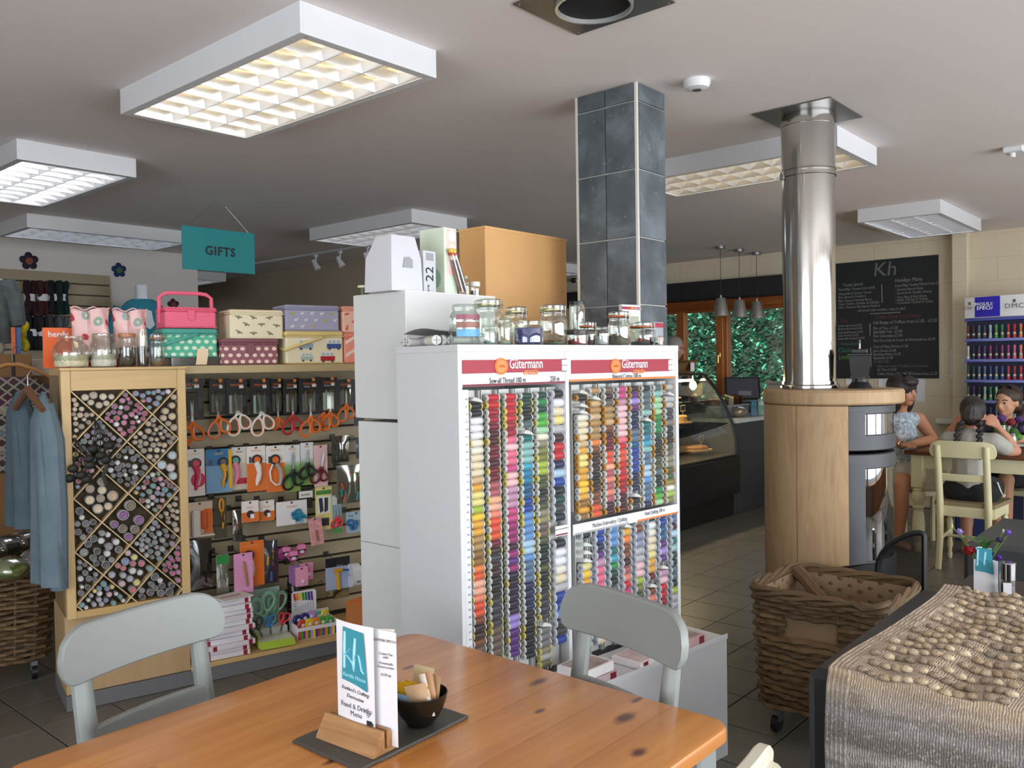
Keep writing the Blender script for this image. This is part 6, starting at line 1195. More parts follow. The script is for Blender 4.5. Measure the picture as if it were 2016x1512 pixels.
def basket(lab, F, lx, ly, h, rows, zb=.09, taper=.93, handle=None, seed=1, liner=True):
    o = thing('wicker_basket', lab, 'basket', F, 'wheeled wicker baskets'); rr = random.Random(seed); N = 44; rd = h/rows*.43
    for k in range(rows):
        q = (k+.5)/rows; s = taper+(1-taper)*q; base = resample(rrect(lx*s, ly*s, .07), N); z = zb+h*q; ph = k % 2; pts = []
        for i, p in enumerate(base):
            nrm = p.normalized(); off = (.010 if (i+ph) % 2 else -.006); pts.append((p.x+nrm.x*off, p.y+nrm.y*off, z+rr.uniform(-.003, .003)+.004*sin(i*.7+k)))
        hz = handle and handle[0] < q < handle[1]
        m = MB()
        if hz:
            seg_ = [p for p in pts if not (p[0] > lx*s/2-.03 and abs(p[1]-handle[2]) < handle[3])]
            j = max(range(len(seg_)), key=lambda i: (V(seg_[i])-V(seg_[i-1])).length); seg_ = seg_[j:]+seg_[:j]; m.tube(seg_, rd*rr.uniform(.85, 1.1), 6)
        else: m.tube(pts, rd*rr.uniform(.85, 1.1), 6, closed=True)
        put('cane', m, WICK, o)
    for i, p in enumerate(resample(rrect(lx*.985, ly*.985, .07), 22)):
        if handle and p.x > lx/2-.06 and abs(p.y-handle[2]) < handle[3]*.95: continue
        m = MB(); m.cyl((p.x*taper, p.y*taper, zb), (p.x, p.y, zb+h), .006, n=6); put('upright_cane', m, WICK, o)
    base = resample(rrect(lx*1.01, ly*1.01, .07), 60)
    for ph in (0, 2.1, 4.2): m = MB(); m.tube([(p.x*(1+.03*cos(i*.55+ph)), p.y*(1+.03*cos(i*.55+ph)), zb+h+.008+.013*sin(i*.55+ph)) for i, p in enumerate(base)], .011, 6, closed=True); put('rim_braid', m, WICK, o)
    if liner:
        m = MB(); b1 = resample(rrect(lx*taper*.95, ly*taper*.95, .06), 30); b2 = resample(rrect(lx*.95, ly*.95, .06), 30); n = 30; m.add([(p.x, p.y, zb+.01) for p in b1]+[(p.x, p.y, zb+h-.005) for p in b2], [tuple(range(n))]+[(i, (i+1) % n, n+(i+1) % n, n+i) for i in range(n)]); put('liner', m, pm('#8a7358', .85, var=.15, scale=6), o)
    for sx in (-1, 1):
        for sy in (-1, 1):
            m = MB(); x, y = sx*lx*.34, sy*ly*.34; m.cyl((x, y-.012, .034), (x, y+.012, .034), .034, n=16); w_ = put('caster', m, pm('#1a1a1c', .35), o); m = MB(); m.box((x-.012, y, .065), (.05, .034, .05), .004); put('caster_fork', m, STEEL, o)
    return o
LB = facing(-4.55, 1.27, 0, 6); basket('wicker basket on wheels heaped with wrapped yarn', frame(-4.53, 1.36, 0, -14), .46, .56, .44, 19, .1, .9, None, 3, False)
for k, (px, py, col, nm, r) in enumerate(((20, 1075, '#3a4a4c', 'slate grey', .085), (60, 1060, '#9a9a94', 'silvery', .07), (32, 1106, '#7a9a30', 'lime green', .08), (-25, 1090, '#5a6468', 'grey', .09), (85, 1095, '#2a2a2e', 'black', .06))):
    p = onz(px-12, py, .585); o = thing('wrapped_yarn', nm+' yarn balls in shiny plastic wrap on the wicker basket', 'yarn', T(p.x, p.y, .585-(.03 if k == 2 else 0)), 'wrapped yarn in the basket'); m = MB(); m.ell((0, 0, 0), (r*1.2, r*1.1, r*.62), 14, 10); put('wool', m, pm(col, .9, var=.2, scale=20), o); m = MB(); m.grid(lambda u, v: (r*1.28*cos(2*pi*u)*sin(pi*v)*(1+.07*sin(17*u+9*v)), r*1.18*sin(2*pi*u)*sin(pi*v)*(1+.07*cos(13*u+7*v)), -r*.7*cos(pi*v)), 20, 12, closeu=True); put('plastic_wrap', m, clear('#eef0f0', .3, .12), o)
# ---- ceiling track with spot lamps near the partition
for k, (px, py) in enumerate(((622, 525), (670, 519), (724, 512))):
    top = onz(px, [498, 491, 484][k], ZC); YT = 5.22; p = ony(px, py, YT)
    o = thing('spot_lamp', ['track spotlight aimed down, first on the ceiling track from the GIFTS sign', 'track spotlight in the middle of the ceiling track', 'track spotlight on the ceiling track beside the louvred light'][k], 'spotlight', T(p.x, YT, ZC-.02), 'spotlights on the ceiling track')
    m = MB(); m.cyl((0, 0, .018), (0, 0, -.09), .008, n=8); m.box((0, 0, .0), (.04, .03, .05), .003); put('stem', m, WHITE, o); q = p.z-(ZC-.02)
    m = MB(); m.lathe([(.018, .075), (.024, .04), (.03, .0), (.036, -.03), (.034, -.031)], 16); hd = put('lamp_head', m, WHITE, o, T(.01, 0, q) @ RY(-25) @ RX(15)); m = MB(); m.cyl((0, 0, -.022), (0, 0, -.026), .03, n=14); put('lamp_face', m, emit('#ffe6c0', 14 if k != 1 else 3), hd)
m = MB(); a = onz(504, 514, ZC); m.box((-7.0, 5.22, ZC-.012), (3.4, .035, .022), .002); tag(put('ceiling_track', m, WHITE), 'white ceiling track carrying three small spotlights', 'light track')
# ================================================================ back wall: chalkboard, notices, floss rack, pendants
BWF = frame(0, YB, 0, -90)            # local y = +X, local x = towards the room
def wb(x, y, Y=YB): p = ony(x, y, Y); return p.x, p.z
CHK = [pm(c, .9, var=0) for c in ('#8f918e', '#6c6f6c', '#743c3c', '#5f8a34', '#3f7458')]
x0, zt_ = wb(1640, 520); x1, zb = wb(1849, 745); bw_, bh = x1-x0, zt_-zb
BB_ = thing('chalkboard', 'large black chalkboard menu with handwritten café prices', 'chalkboard', BWF @ T(.001, x0, zb))
m = MB(); m.box((.008, bw_/2, bh/2), (.016, bw_, bh), .001); t = NT('chalkboard'); v = t.coords(); t.set(color=t.mix(t.noise(v, 4, 4), '#17191a', '#23272a'), rough=.75); put('board', m, t.mat, BB_)
def chalk(s, px, py, size, col=0, align='LEFT', bold=0.0):
    p = ony(px, py, YB); text('chalk_lettering', s, size, T(.0168, p.x-x0, p.z-zb) @ TX, CHK[col], BB_, align, bold=bold, shear=.12, sx=.8 if size < .1 else 1)
chalk('Kh', 1719, 533, .20, 1)
for i, (s, px, py, sz, c) in enumerate((('Toastie Special', 1660, 562, .042, 0), ('Panini/Bap Toasties from £4.50', 1652, 571, .036, 0), ('Mozzarella & Tomato Toastie', 1652, 579.5, .034, 0), ('Brie, Bacon & Cranberry', 1652, 586, .034, 0), ('Blue Cheese & Smokey Bacon', 1652, 593, .034, 0), ('Cajun Chicken, Cheddar & Chilli Jam', 1652, 599.5, .034, 0), ('Ham, Cheese & Wholegrain Mustard', 1652, 606, .034, 0),
    ('Holidays Menu', 1763, 553, .052, 0), ('Lunch/Bap Toasted Panini from £4', 1763, 563, .036, 0), ('- Smoked Ham & Pickle', 1763, 571, .034, 0), ('- Sandwich & Cheddar Cheese', 1763, 578, .034, 0), ('- Tuna Mayo & Red Onion', 1763, 586, .034, 0), ('- Hoisin Chicken & Tomato', 1763, 591.5, .034, 0), ('- Coronation Chicken & Celery', 1763, 597, .034, 0),
    ('All served with coleslaw, crisps & salad', 1690, 612, .036, 0), ('Soup', 1655, 632, .05, 2), ('Coffee Tea & Cold Drinks', 1724, 625, .05, 2), ('Full Range of Coffees from £1.85 - £3.20', 1720, 636, .045, 0), ('Lentil with bread £3.50', 1651, 642, .032, 0), ('Broth with bread £3.50', 1651, 648, .032, 0), ('Soup & half panini £4.50', 1651, 655, .032, 0), ('Soup & scone £4.20', 1651, 661, .032, 0), ('Soup with sandwich £4.95', 1651, 667, .032, 0),
    ('Pot of Tea - £1.50', 1720, 647, .04, 0), ('Speciality Tea - £2.00', 1720, 654, .04, 0), ('Hot Chocolate £2.50', 1720, 662, .04, 0), ('Hot Chocolate & Cream & Marshmallows £2.95', 1720, 671, .037, 0), ('Todays Soups', 1655, 677, .042, 4), ('Chicken', 1651, 690, .07, 4), ('Leek & Potato', 1652, 703, .07, 3), ('Cans of Fizzy Drinks £1.20', 1720, 683, .038, 0), ('Juice Carton £1.00', 1720, 691, .036, 0), ('Sparkling Water £1.20', 1720, 698, .036, 0), ('Appletiser £1.95', 1720, 705, .036, 0), ('Cordials 50p', 1720, 712, .036, 1), ('Afternoon Cream Tea (Book with us now)', 1728, 721, .034, 1), ('for Two £12.00', 1728, 728, .036, 0), ('Cakes (Scones/Tray bakes/Gluten free) £2.25', 1728, 736, .038, 0))): chalk(s, px, py, sz, c)
for (a, b, c, d) in ((1737, 560, 1738, 596), (1714, 637, 1714, 660), (1715, 684, 1716, 722), (1714, 618, 1774, 615)):
    p, q = ony(a, b, YB), ony(c, d, YB); m = MB(); m.cyl((.0166, p.x-x0, p.z-zb), (.0166, q.x-x0, q.z-zb), .004, n=5); put('chalk_line', m, CHK[0], BB_)
def notice(lab, a, b, c, d, lines=7, col='#e2e2e6', Y=YB):
    (xa, za), (xb, zb_) = wb(a, b, Y), wb(c, d, Y); w, h = xb-xa, za-zb_; o = thing('paper_notice', lab, 'notice', frame(0, Y, 0, -90) @ T(.002, xa, zb_), 'paper notices on the back wall'); m = MB(); m.box((.002, w/2, h/2), (.004, w, h), .0005); put('sheet', m, pm(col, .6, var=.02), o)
    rr = random.Random(int(a))
    for k in range(lines): m = MB(); L = w*rr.uniform(.4, .8); m.box((.0043, w*.1+L/2, h*(.86-.75*k/lines)), (.0006, L, h*.018)); put('printed_line', m, pm('#8a8a94', .7), o)
notice('small white notice below the chalkboard behind the lantern', 1665, 733, 1690, 757, 3); notice('white framed notice with fine print under the chalkboard', 1729, 742, 1821, 791, 10); notice('white notice beside the embroidery floss rack', 1871, 690, 1898, 746, 5)
o = thing('blue_leaflet', 'blue and white leaflet on the wall behind the flue', 'leaflet', BWF @ T(.002, wb(1653, 775)[0], wb(1653, 790)[1])); m = MB(); m.box((.002, 0, .05), (.004, .08, .2), .0005); put('sheet', m, pm('#b8c8dc', .5), o); m = MB(); m.box((.0043, .01, .04), (.0006, .05, .1)); put('blue_panel', m, pm('#2f5fa8', .5), o)
# wall-mounted pipe / sill behind the café table
m = MB(); a, z = wb(1820, 826); m.box((-.6, YB-.08, z), (3.3, .16, .05), .004); tag(put('wall_ledge', m, pm('#c9c6bc', .6)), 'pale ledge running along the wall below the notices', 'ledge')
# ---- floss rack
YD = 8.40; DF = frame(0, YD, 0, -90); xa = ony(1895, 600, YD).x; RW = .98; zh1, zh0 = ony(1950, 583, YD).z, ony(1950, 624, YD).z
DR = thing('floss_rack', 'blue shelved embroidery floss rack with curved white header', 'rack', DF @ T(0, xa, 0)); BLUE = pm('#4a54a8', .45); LBLUE = pm('#7f86c8', .4)
def curve_x(y): q = (y/RW-.5)*2; return .0-.12*q*q+.04
m = MB(); n = 16
def strip(z0_, z1_, th, off=0, y0=0, y1=RW):
    vs = []; mm_ = MB()
    for i in range(n+1):
        y = y0+(y1-y0)*i/n; x = curve_x(y)+off
        vs += [(x, y, z0_), (x, y, z1_), (x-th, y, z1_), (x-th, y, z0_)]
    mm_.add(vs, [(i*4+k, (i+1)*4+k, (i+1)*4+(k+1) % 4, i*4+(k+1) % 4) for i in range(n) for k in range(4)]+[(0, 1, 2, 3), (n*4+3, n*4+2, n*4+1, n*4)]); return mm_
put('header_board', strip(zh0, zh1, .012), pm('#e6e6e8', .4, var=.01), DR)
yb0, yb1 = ony(1917, 600, YD).x-xa, ony(1970, 600, YD).x-xa; put('blue_panel', strip(zh0+.004, zh1-.002, .002, .002, yb0, yb1), pm('#2a22b8', .4, var=.02), DR)
ym = (yb0+yb1)/2
for s, dz in (('MOULINÉ', .115), ('SPÉCIAL', .08)): text('lettering', s, .04, T(curve_x(ym)+.014, ym, zh0+dz) @ TX, WHITE, DR, bold=.0012, sp=1.15)
for yy, sz in ((.045, .045), ((ony(1999, 600, YD).x-xa), .06)):
    text('lettering', 'DMC', sz, T(curve_x(yy)+.010, yy, zh0+.085) @ RZ(math.degrees(math.atan(.5*(.5-yy/RW)))) @ TX, pm('#5c574c', .5, var=0), DR, sp=1.2); m = MB(); m.ell((curve_x(yy)+.003, yy, zh0+.13), (.002, .012, .016), 10, 6); put('crest_mark', m, pm('#6a6048', .5), DR)
pitch = (ony(1950, 627, YD).z-ony(1950, 790, YD).z)/4; zsh = ony(1950, 628, YD).z
m = MB(); m.box((-.16, RW/2, (zh0)/2), (.02, RW, zh0)); put('rack_back', m, pm('#2c2e48', .6), DR)
for k in range(9):
    z = zsh-k*pitch; put('shelf_lip', strip(z-.012, z+.012, .02, .012), LBLUE if k else BLUE, DR)
    m = MB(); m.box((-.08, RW/2, z-.008), (.16, RW*.96, .006)); put('shelf', m, BLUE, DR)
rows = ['dmMKDhGrroBNJWiZZ33T', 'wkVVxexxSPsGDYLfKRrr', 'EEMMBMBrRrPSRdWhGhW3', 'jVkHGHGXWEZkWLXYYZWt', 'kVVBNMAQqGhXYYgoOrRd']
def skmesh():
    a = MB(); prof = [(.004, -.055), (.013, -.06), (.015, -.045), (.011, -.028), (.0085, -.012), (.0085, .012), (.010, .028), (.012, .045), (.009, .058), (.003, .06)]; a.lathe(prof, 8); b = MB(); b.lathe([(.0098, -.03), (.0118, -.03), (.0118, -.012), (.0098, -.012)], 8); return a.mesh('floss'), b.mesh('floss_band')
SKM = skmesh(); GB_ = pm('#b9b596', .5)
for r, code in enumerate(rows):
    for i, ch in enumerate(code):
        y = .025+i*.048
        if y > RW*.66: break
        nm, hx = PAL[ch]; x = curve_x(y)-.025; z = zsh-(r+1)*pitch+.012+.0615
        o = put('floss_skein', SKM[0], threadmat(hx), None, DF @ T(x, xa+y, z), own=True); tag(o, nm+' floss skein on shelf '+['one', 'two', 'three', 'four', 'five'][r]+' below the rack header', 'floss skein', nm+' floss skeins, shelf '+str(r+1)); put('paper_band', SKM[1], GB_, o, Matrix.Identity(4), own=True)
# ---- pendants
for k, (px, cpy, pxs, ytop, ybot) in enumerate(((1418, 485, 1419, 581, 622), (1455, 491, 1455, 585, 624), (1489, 497, 1491, 588, 627))):
    c = onz(px, cpy, ZC); zt1, zb1_ = onx(pxs, ytop, c.x).z, onx(pxs, ybot, c.x).z; d = (c-EYE).dot(CF); r = 15.5*d/FPX
    o = thing('pendant_lamp', ['pendant lamp with brushed metal shade on the slate pillar side of the three', 'middle brushed metal pendant lamp of the three over the counter', 'brushed metal pendant lamp hanging beside the steel flue'][k], 'lamp', T(c.x, c.y, ZC), 'pendant lamps over the counter')
    m = MB(); m.lathe([(0, 0), (.05, 0), (.05, -.025), (.046, -.028), (0, -.028)][::-1], 20); put('ceiling_rose', m, STEEL, o); m = MB(); m.cyl((0, 0, -.02), (0, 0, zt1-ZC), .003, n=6); put('flex', m, BLACK, o)
    m = MB(); z0_, z1_ = zb1_-ZC, zt1-ZC-.03; m.lathe([(r, z0_), (r*.62, z1_-.01), (r*.55, z1_), (.012, z1_+.004), (.010, z1_+.03), (0, z1_+.03)], 24); m.lathe([(r*.97, z0_+.001), (r*.58, z1_-.012), (0, z1_-.012)], 24); put('shade', m, pm('#b5b3b0', .38, .9, var=.08, scale=30), o)
    m = MB(); m.ell((0, 0, z0_+.05), .03, 12, 8); put('bulb', m, emit('#ffe9c8', 6), o)
# ---- ceiling details
def detector(p, r, lab):
    o = thing('smoke_detector', lab, 'detector', T(p.x, p.y, ZC), 'ceiling detectors'); m = MB(); m.lathe([(0, -.04), (r*.5, -.04), (r*.86, -.034), (r, -.018), (r, 0), (0, 0)], 24); put('detector_body', m, WHITE, o); m = MB(); m.lathe([(r*.2, -.042), (r*.34, -.042), (r*.34, -.039), (r*.2, -.039)], 16); put('vent_ring', m, DGREY, o)
detector(onz(1372, 158, ZC), .055, 'round white smoke detector on the ceiling beside the slate pillar')
p = onz(1997, 290, ZC); o = thing('ceiling_sensor', 'square white ceiling sensor with a small stem', 'sensor', T(p.x, p.y, ZC)); m = MB(); m.box((0, 0, -.016), (.1, .1, .032), .006); put('sensor_box', m, WHITE, o); m = MB(); m.cyl((-.01, 0, -.03), (-.01, 0, -.055), .016, n=12); put('lens', m, WHITE, o)
M_PLATE = pm('#6d6c6c', .35, .7, var=.06, scale=3)
o = thing('ceiling_plate', 'grey steel ceiling plate with an open round flue hole', 'plate', T(-1.598, 2.27, ZC)); m = MB(); m.box((0, 0, -.003), (.39, .35, .006), .001); put('plate', m, M_PLATE, o); m = MB(); m.cyl((0, 0, -.0062), (0, 0, -.008), .118, n=32); put('flue_hole', m, pm('#0c0c0d', .9), o)
m = MB(); m.lathe([(.118, -.006), (.118, -.022), (.126, -.022), (.126, -.006)], 32); put('hole_rim', m, pm('#c9c9c6', .3, .6), o)
for a in (-1, 1):
    for b in (-1, 1): m = MB(); m.ell((a*.18, b*.16, -.007), (.005, .005, .002), 8, 5); put('rivet', m, STEEL, o)
p = ony(1131, 552, YB-.08); o = thing('security_camera', 'small black security camera on the far wall', 'camera', T(p.x, YB-.1, p.z)); m = MB(); m.ell((0, 0, 0), .035, 14, 10); put('dome', m, BLACK, o); m = MB(); m.cyl((0, .03, .0), (0, .099, .0), .015, n=10); put('bracket', m, WHITE, o)
# ================================================================ counter and display case
Y0, Y1 = 4.9, 7.33; cv = [ony(x, y, Y1) for x, y in ((1385, 738), (1400, 755), (1412, 770), (1425, 793), (1435, 815), (1443, 838), (1448, 860), (1452, 893))]; cv = [(p.x, p.z) for p in cv]; XF = -3.575
DC = thing('display_case', 'black bakery display case with curved glass front', 'display case', T(0, 0, 0)); M_BLK = pm('#17171a', .3, var=.05)
zb0 = cv[-1][1]
m = MB(); m.box(((XF-4.45)/2, (Y0+Y1)/2, (.22+zb0-.02)/2), (XF+4.45, Y1-Y0, zb0-.02-.22), .004); put('case_base', m, M_BLK, DC); m = MB(); m.box(((-3.66-4.45)/2, (Y0+Y1)/2, .11), (4.45-3.66, Y1-Y0, .22), .002); put('toe_kick', m, M_BLK, DC)
m = MB(); m.box((-4.02, (Y0+Y1)/2, zb0-.008), (.84, Y1-Y0, .018), .002); put('deck', m, pm('#2c2a28', .35), DC)
m = MB(); n = len(cv); m.add([(x, y, z) for y in (Y0, Y1) for x, z in cv], [(i, i+1, n+i+1, n+i) for i in range(n-1)]); put('curved_glass', m, clear('#dfe6e4', .10, .01), DC)
m = MB(); m.add([(x, Y1-.01, z) for x, z in cv]+[(-4.4, Y1-.01, cv[0][1]), (-4.4, Y1-.01, zb0)], [tuple(range(n))+(n, n+1)]); put('end_glass', m, clear('#dfe6e4', .08, .01), DC)
m = MB(); m.tube([(x, Y1, z) for x, z in cv], .017, 8); put('glass_edge_trim', m, M_BLK, DC)
m = MB(); m.box(((cv[0][0]-4.45)/2, (Y0+Y1)/2, cv[0][1]+.008), (cv[0][0]+4.45, Y1-Y0, .02), .003); put('case_top', m, pm('#2b2622', .3), DC)
m = MB(); m.box((-4.44, (Y0+Y1)/2, (zb0+cv[0][1])/2), (.02, Y1-Y0, cv[0][1]-zb0)); put('rear_doors', m, pm('#4c4a48', .4), DC)
for z, w in ((.83, .48), (1.06, .36)): m = MB(); m.box((-4.42+w/2, (Y0+Y1)/2, z), (w, Y1-Y0-.06, .008), .001); put('glass_shelf', m, clear('#cfd8d4', .25, .03), DC)
m = MB(); m.box((-4.02, (Y0+Y1)/2, 1.27), (.05, Y1-Y0-.2, .02), .002); put('light_strip', m, emit('#ffe2b0', 55), DC)
def incase(px, py, X): return onx(px, py, X)
def board(lab, px, py, X, zs, r, cake):
    p = onx(px, py, X); o = thing('cake_stand', lab, 'cake', T(X, min(p.y, Y1-.25), zs), 'cakes in the display case'); m = MB(); m.lathe([(0, 0), (.05, 0), (.02, .012), (.02, .03), (r, .034), (r, .046), (0, .046)], 24); put('wooden_stand', m, wood('#b08050', '#d4a878', 'x', 2), o); h, col, cr = cake; m = MB(); m.lathe([(0, .047), (cr, .047), (cr, .047+h-.01), (cr-.01, .047+h), (0, .047+h)], 24); put('cake_body', m, pm(col, .7, var=.2, scale=25), o)
    m = MB(); m.lathe([(cr*1.003, .047+h*.45), (cr*1.006, .047+h*.45), (cr*1.006, .047+h*.52), (cr*1.003, .047+h*.52)], 24); put('filling_layer', m, pm('#8a5a3a', .7), o)
    m = MB(); m.box((cr*.4, .05, h+.11), (.004, .075, .055), .001); sg = put('name_tag', m, BLACK, o); m = MB(); m.cyl((cr*.4, .05, h+.04), (cr*.4, .05, h+.085), .003, n=6); put('tag_stick', m, pm('#c9b48a', .6), o); m = MB(); m.tube([(cr*.4+.003, .05+a*.0375, h+.11+b*.0275) for a, b in ((-1, -1), (1, -1), (1, 1), (-1, 1))], .003, 4, closed=True); put('tag_frame', m, pm('#c9b48a', .6), o)
board('tall cream sponge cake on the top shelf of the display case', 1361, 806, -4.24, 1.0645, .17, (.13, '#f0dcae', .14)); board('cut sponge slices on the middle shelf of the case', 1350, 862, -4.1, .835, .15, (.06, '#c99a58', .1)); board('low tray bake on a round board on the case deck', 1372, 900, -3.92, zb0+.002, .17, (.03, '#b07a48', .13))
o = thing('case_lamp', 'small glowing warm bulb lamp inside the display case top', 'lamp', onx(1364, 738, -4.05) and T(-4.05, onx(1364, 738, -4.05).y, cv[0][1]-.1)); m = MB(); m.ell((0, 0, 0), (.035, .035, .045), 14, 10); put('bulb', m, emit('#ffe6a8', 9), o); m = MB(); m.cyl((0, 0, .04), (0, 0, .098), .012, n=8); put('lamp_stem', m, STEEL, o)
p = onx(1352, 715, -4.1); o = thing('bread_basket', 'dark wicker bowl basket standing on the display case', 'basket', T(-4.15, p.y-.1, cv[0][1]+.019)); m = MB(); m.lathe([(0, 0), (.11, 0), (.14, .03), (.2, .12), (.215, .125), (.19, .11), (.13, .03), (0, .02)], 24); put('bowl', m, pm('#7a5a34', .7, var=.2, scale=60, bump=.8, bscale=90), o); m = MB(); m.grid(lambda u, v: (.2*(2*u-1)*.95, .2*(2*v-1)*.95, .11+.02*sin(7*u+3)*cos(6*v)), 10, 10); put('cloth', m, pm('#4a3024', .9), o); m = MB(); m.box((.2, -.06, .06), (.003, .07, .08)); put('price_tag', m, PAPER, o)
o = thing('spare_board', 'round pale wooden board lying near the far case end', 'board', T(-3.8, 6.35, zb0+.002)); m = MB(); m.lathe([(0, 0), (.12, 0), (.12, .018), (0, .018)], 24); put('board_disc', m, wood('#b89a6a', '#d0b48a', 'x', 2), o)
CT = thing('counter', 'dark grey counter with pale top beyond the display case', 'counter', T(0, 0, 0)); zct = onx(1480, 829, -3.64).z
m = MB(); m.box((-4.05, 7.925, zct/2), (.8, 1.12, zct-.002), .003); put('counter_body', m, pm('#3c4044', .5), CT); m = MB(); m.box((-4.04, 7.925, zct+.016), (.86, 1.14, .032), .003); put('worktop', m, pm('#c4c7c8', .3), CT); ZW = zct+.033
o = thing('till_screen', 'black tilted till touchscreen on the counter', 'till', T(-4.05, onx(1462, 770, -4.05).y, ZW) @ RZ(-60)); m = MB(); m.box((-.05, 0, .06), (.16, .16, .12), .01); put('till_base', m, BLACK, o); m = MB(); m.box((0, 0, 0), (.02, .36, .27), .006); sc = put('screen_case', m, BLACK, o, T(0, 0, .26) @ RY(-28)); m = MB(); m.box((.0105, 0, 0), (.001, .32, .23)); put('screen', m, pm('#4a4a55', .2), sc); m = MB(); m.box((.0115, .02, -.06), (.001, .13, .05)); put('screen_window', m, pm('#77777c', .2), sc)
def on_counter(px, X): return onx(px, 800, X).y
for k in range(6):
    o = thing('biscuit_packet', 'flat biscuit packet standing in the counter rack', 'packet', T(-3.92, on_counter(1418+9*k, -3.92)*.985, ZW+.118) @ RY(15) @ RX(20), 'biscuit packets in the counter rack'); m = MB(); m.box((0, 0, .05), (.1, .012, .1), .003); put('wrapper', m, pm(['#6a4a2c', '#b9b49a', '#4a5a3a', '#c9c4a8', '#5a3a24', '#4a3424'][k], .25, var=.2, scale=30), o)
o = thing('counter_rack', 'grey wire rack holding the biscuit packets', 'rack', T(-3.92, on_counter(1443, -3.92)*.985, ZW)); m = MB(); m.box((0, 0, .05), (.16, .62, .1), .01); put('rack_tray', m, pm('#7c7e84', .4), o); m = MB(); m.box((.02, 0, .108), (.14, .62, .02), .004); put('rack_shelf', m, pm('#8c8e94', .4), o)
o = thing('pastry_bag', 'bag of pastries on the counter beside the case', 'bag', T(-3.8, on_counter(1455, -3.8), ZW)); m = MB(); m.ell((0, 0, .05), (.08, .12, .055), 14, 8); put('bag_film', m, clear('#f0f0ea', .3, .1), o); m = MB(); m.ell((0, 0, .045), (.06, .09, .04), 12, 8); put('pastries', m, pm('#b98a54', .7, var=.3, scale=40), o)
for px, c1, c2, nm, hh in ((1484, '#3f7fa8', '#2f9aa8', 'blue', .16), (1498, '#8fc0b4', '#d8e8e0', 'mint', .17)):
    o = thing('leaflet_stand', nm+' leaflets in an acrylic stand on the counter', 'leaflet stand', T(-3.72, on_counter(px, -3.72), ZW) @ RZ(-25), 'leaflet stands on the counter'); m = MB(); m.box((0, 0, hh/2), (.02, .075, hh), .001); put('acrylic', m, GLASS, o); m = MB(); m.box((0, 0, hh/2), (.006, .068, hh*.95)); put('leaflets', m, pm(c1, .4), o); m = MB(); m.box((.0036, 0, hh*.7), (.001, .066, hh*.2)); put('title_band', m, pm(c2, .4), o)
for px, c1, c2, nm in ((1516, '#d8cdc8', '#d8502a', 'red-capped'), (1533, '#e8e0c0', '#e2b820', 'yellow')):
    p = onx(px, 797, -3.70); o = thing('sauce_bottle', nm+' sauce bottle at the counter end', 'bottle', T(-3.70, p.y, ZW), 'sauce bottles on the counter'); m = MB(); m.lathe([(0, 0), (.03, 0), (.033, .02), (.033, .1), (.02, .13), (.012, .14), (0, .14)], 16); put('bottle_body', m, pm(c1, .4), o); m = MB(); m.lathe([(.022, .13), (.022, .15), (.01, .17), (0, .17)], 14); put('cap', m, pm(c2, .4), o); m = MB(); m.lathe([(.034, 0), (.034, .03), (.03, .03)], 16); put('colour_band', m, pm(c2, .4), o)
a, b = ony(1511, 750, 8.42), ony(1546, 805, 8.42); o = thing('poster_board', 'grey promotional poster standing on the counter by the window', 'poster', T((a.x+b.x)/2, 8.42, ZW) @ RZ(-90)); h = a.z-ZW; w = b.x-a.x+.03; m = MB(); m.box((0, 0, h/2), (.006, w, h), .001); put('board', m, pm('#8f8c88', .6), o); text('lettering', 'TOASTED MALLOW', .026, T(.004, 0, h*.9) @ TX, INK, o, sx=.75); m = MB(); m.ell((.004, -.03, h*.5), (.003, .04, .06), 10, 8); put('printed_photo', m, pm('#4a4038', .6, var=.5, scale=40), o)
# ================================================================ wood-burning stove with stone cladding and flue
STX, STY = -1.475, 3.975; SZ1, SZ0 = 1.312, 1.248; TC = math.degrees(math.atan2(-STY, -STX)); TC = math.degrees(math.atan2(-STY, -STX))
t = NT('sandstone'); v = t.coords('Object', (9, 9, 1.3)); n1 = t.noise(v, 1.4, 5, .6, 1.2); n2 = t.noise(t.coords('Object', (40, 40, 3)), 2, 3)
c = t.ramp(n1, [(.3, '#97795a'), (.5, '#b09470'), (.62, '#a38662'), (.75, '#bfa582')]); t.set(color=t.mix(t.math('MULTIPLY', n2, .35), c, '#8f6c48'), rough=.55); t.bump(n2, .1, .002); STONE = t.mat
ST = thing('wood_stove', 'round wood-burning stove clad in tan sandstone with grey metal door', 'stove', T(STX, STY, 0)); M_IRON = pm('#45474a', .5, .3, var=.05)
def ang(tdeg): return rad(TC+tdeg)
def arc(r0, r1, z0_, z1_, t0, t1, n=18, ch=.004):
    m = MB(); prof = [(r0, z0_), (r1-ch, z0_), (r1, z0_+ch), (r1, z1_-ch), (r1-ch, z1_), (r0, z1_), (r0, z0_)]; m.lathe(prof, n, a0=ang(t0), a1=ang(t1))
    for tt in (t0, t1): a = ang(tt); m.add([(r*cos(a), r*sin(a), z) for r, z in prof[:-1]], [tuple(range(6))])
    return m
m = MB(); m.lathe([(0, SZ0), (.305, SZ0), (.311, SZ0+.008), (.311, SZ1-.01), (.303, SZ1), (0, SZ1)], 64); put('top_slab', m, STONE, ST)
put('stone_panel', arc(.26, .306, .02, SZ0-.003, -130, -29.4), STONE, ST); put('stone_panel', arc(.26, .306, .02, SZ0-.003, -28.8, 12.5), STONE, ST)
put('stone_panel', arc(.26, .306, .02, SZ0-.003, 172, 229), STONE, ST)
m = MB(); m.lathe([(0, 0), (.27, 0), (.27, .02), (0, .02)], 40); put('stove_foot', m, M_IRON, ST)
Rm = .272
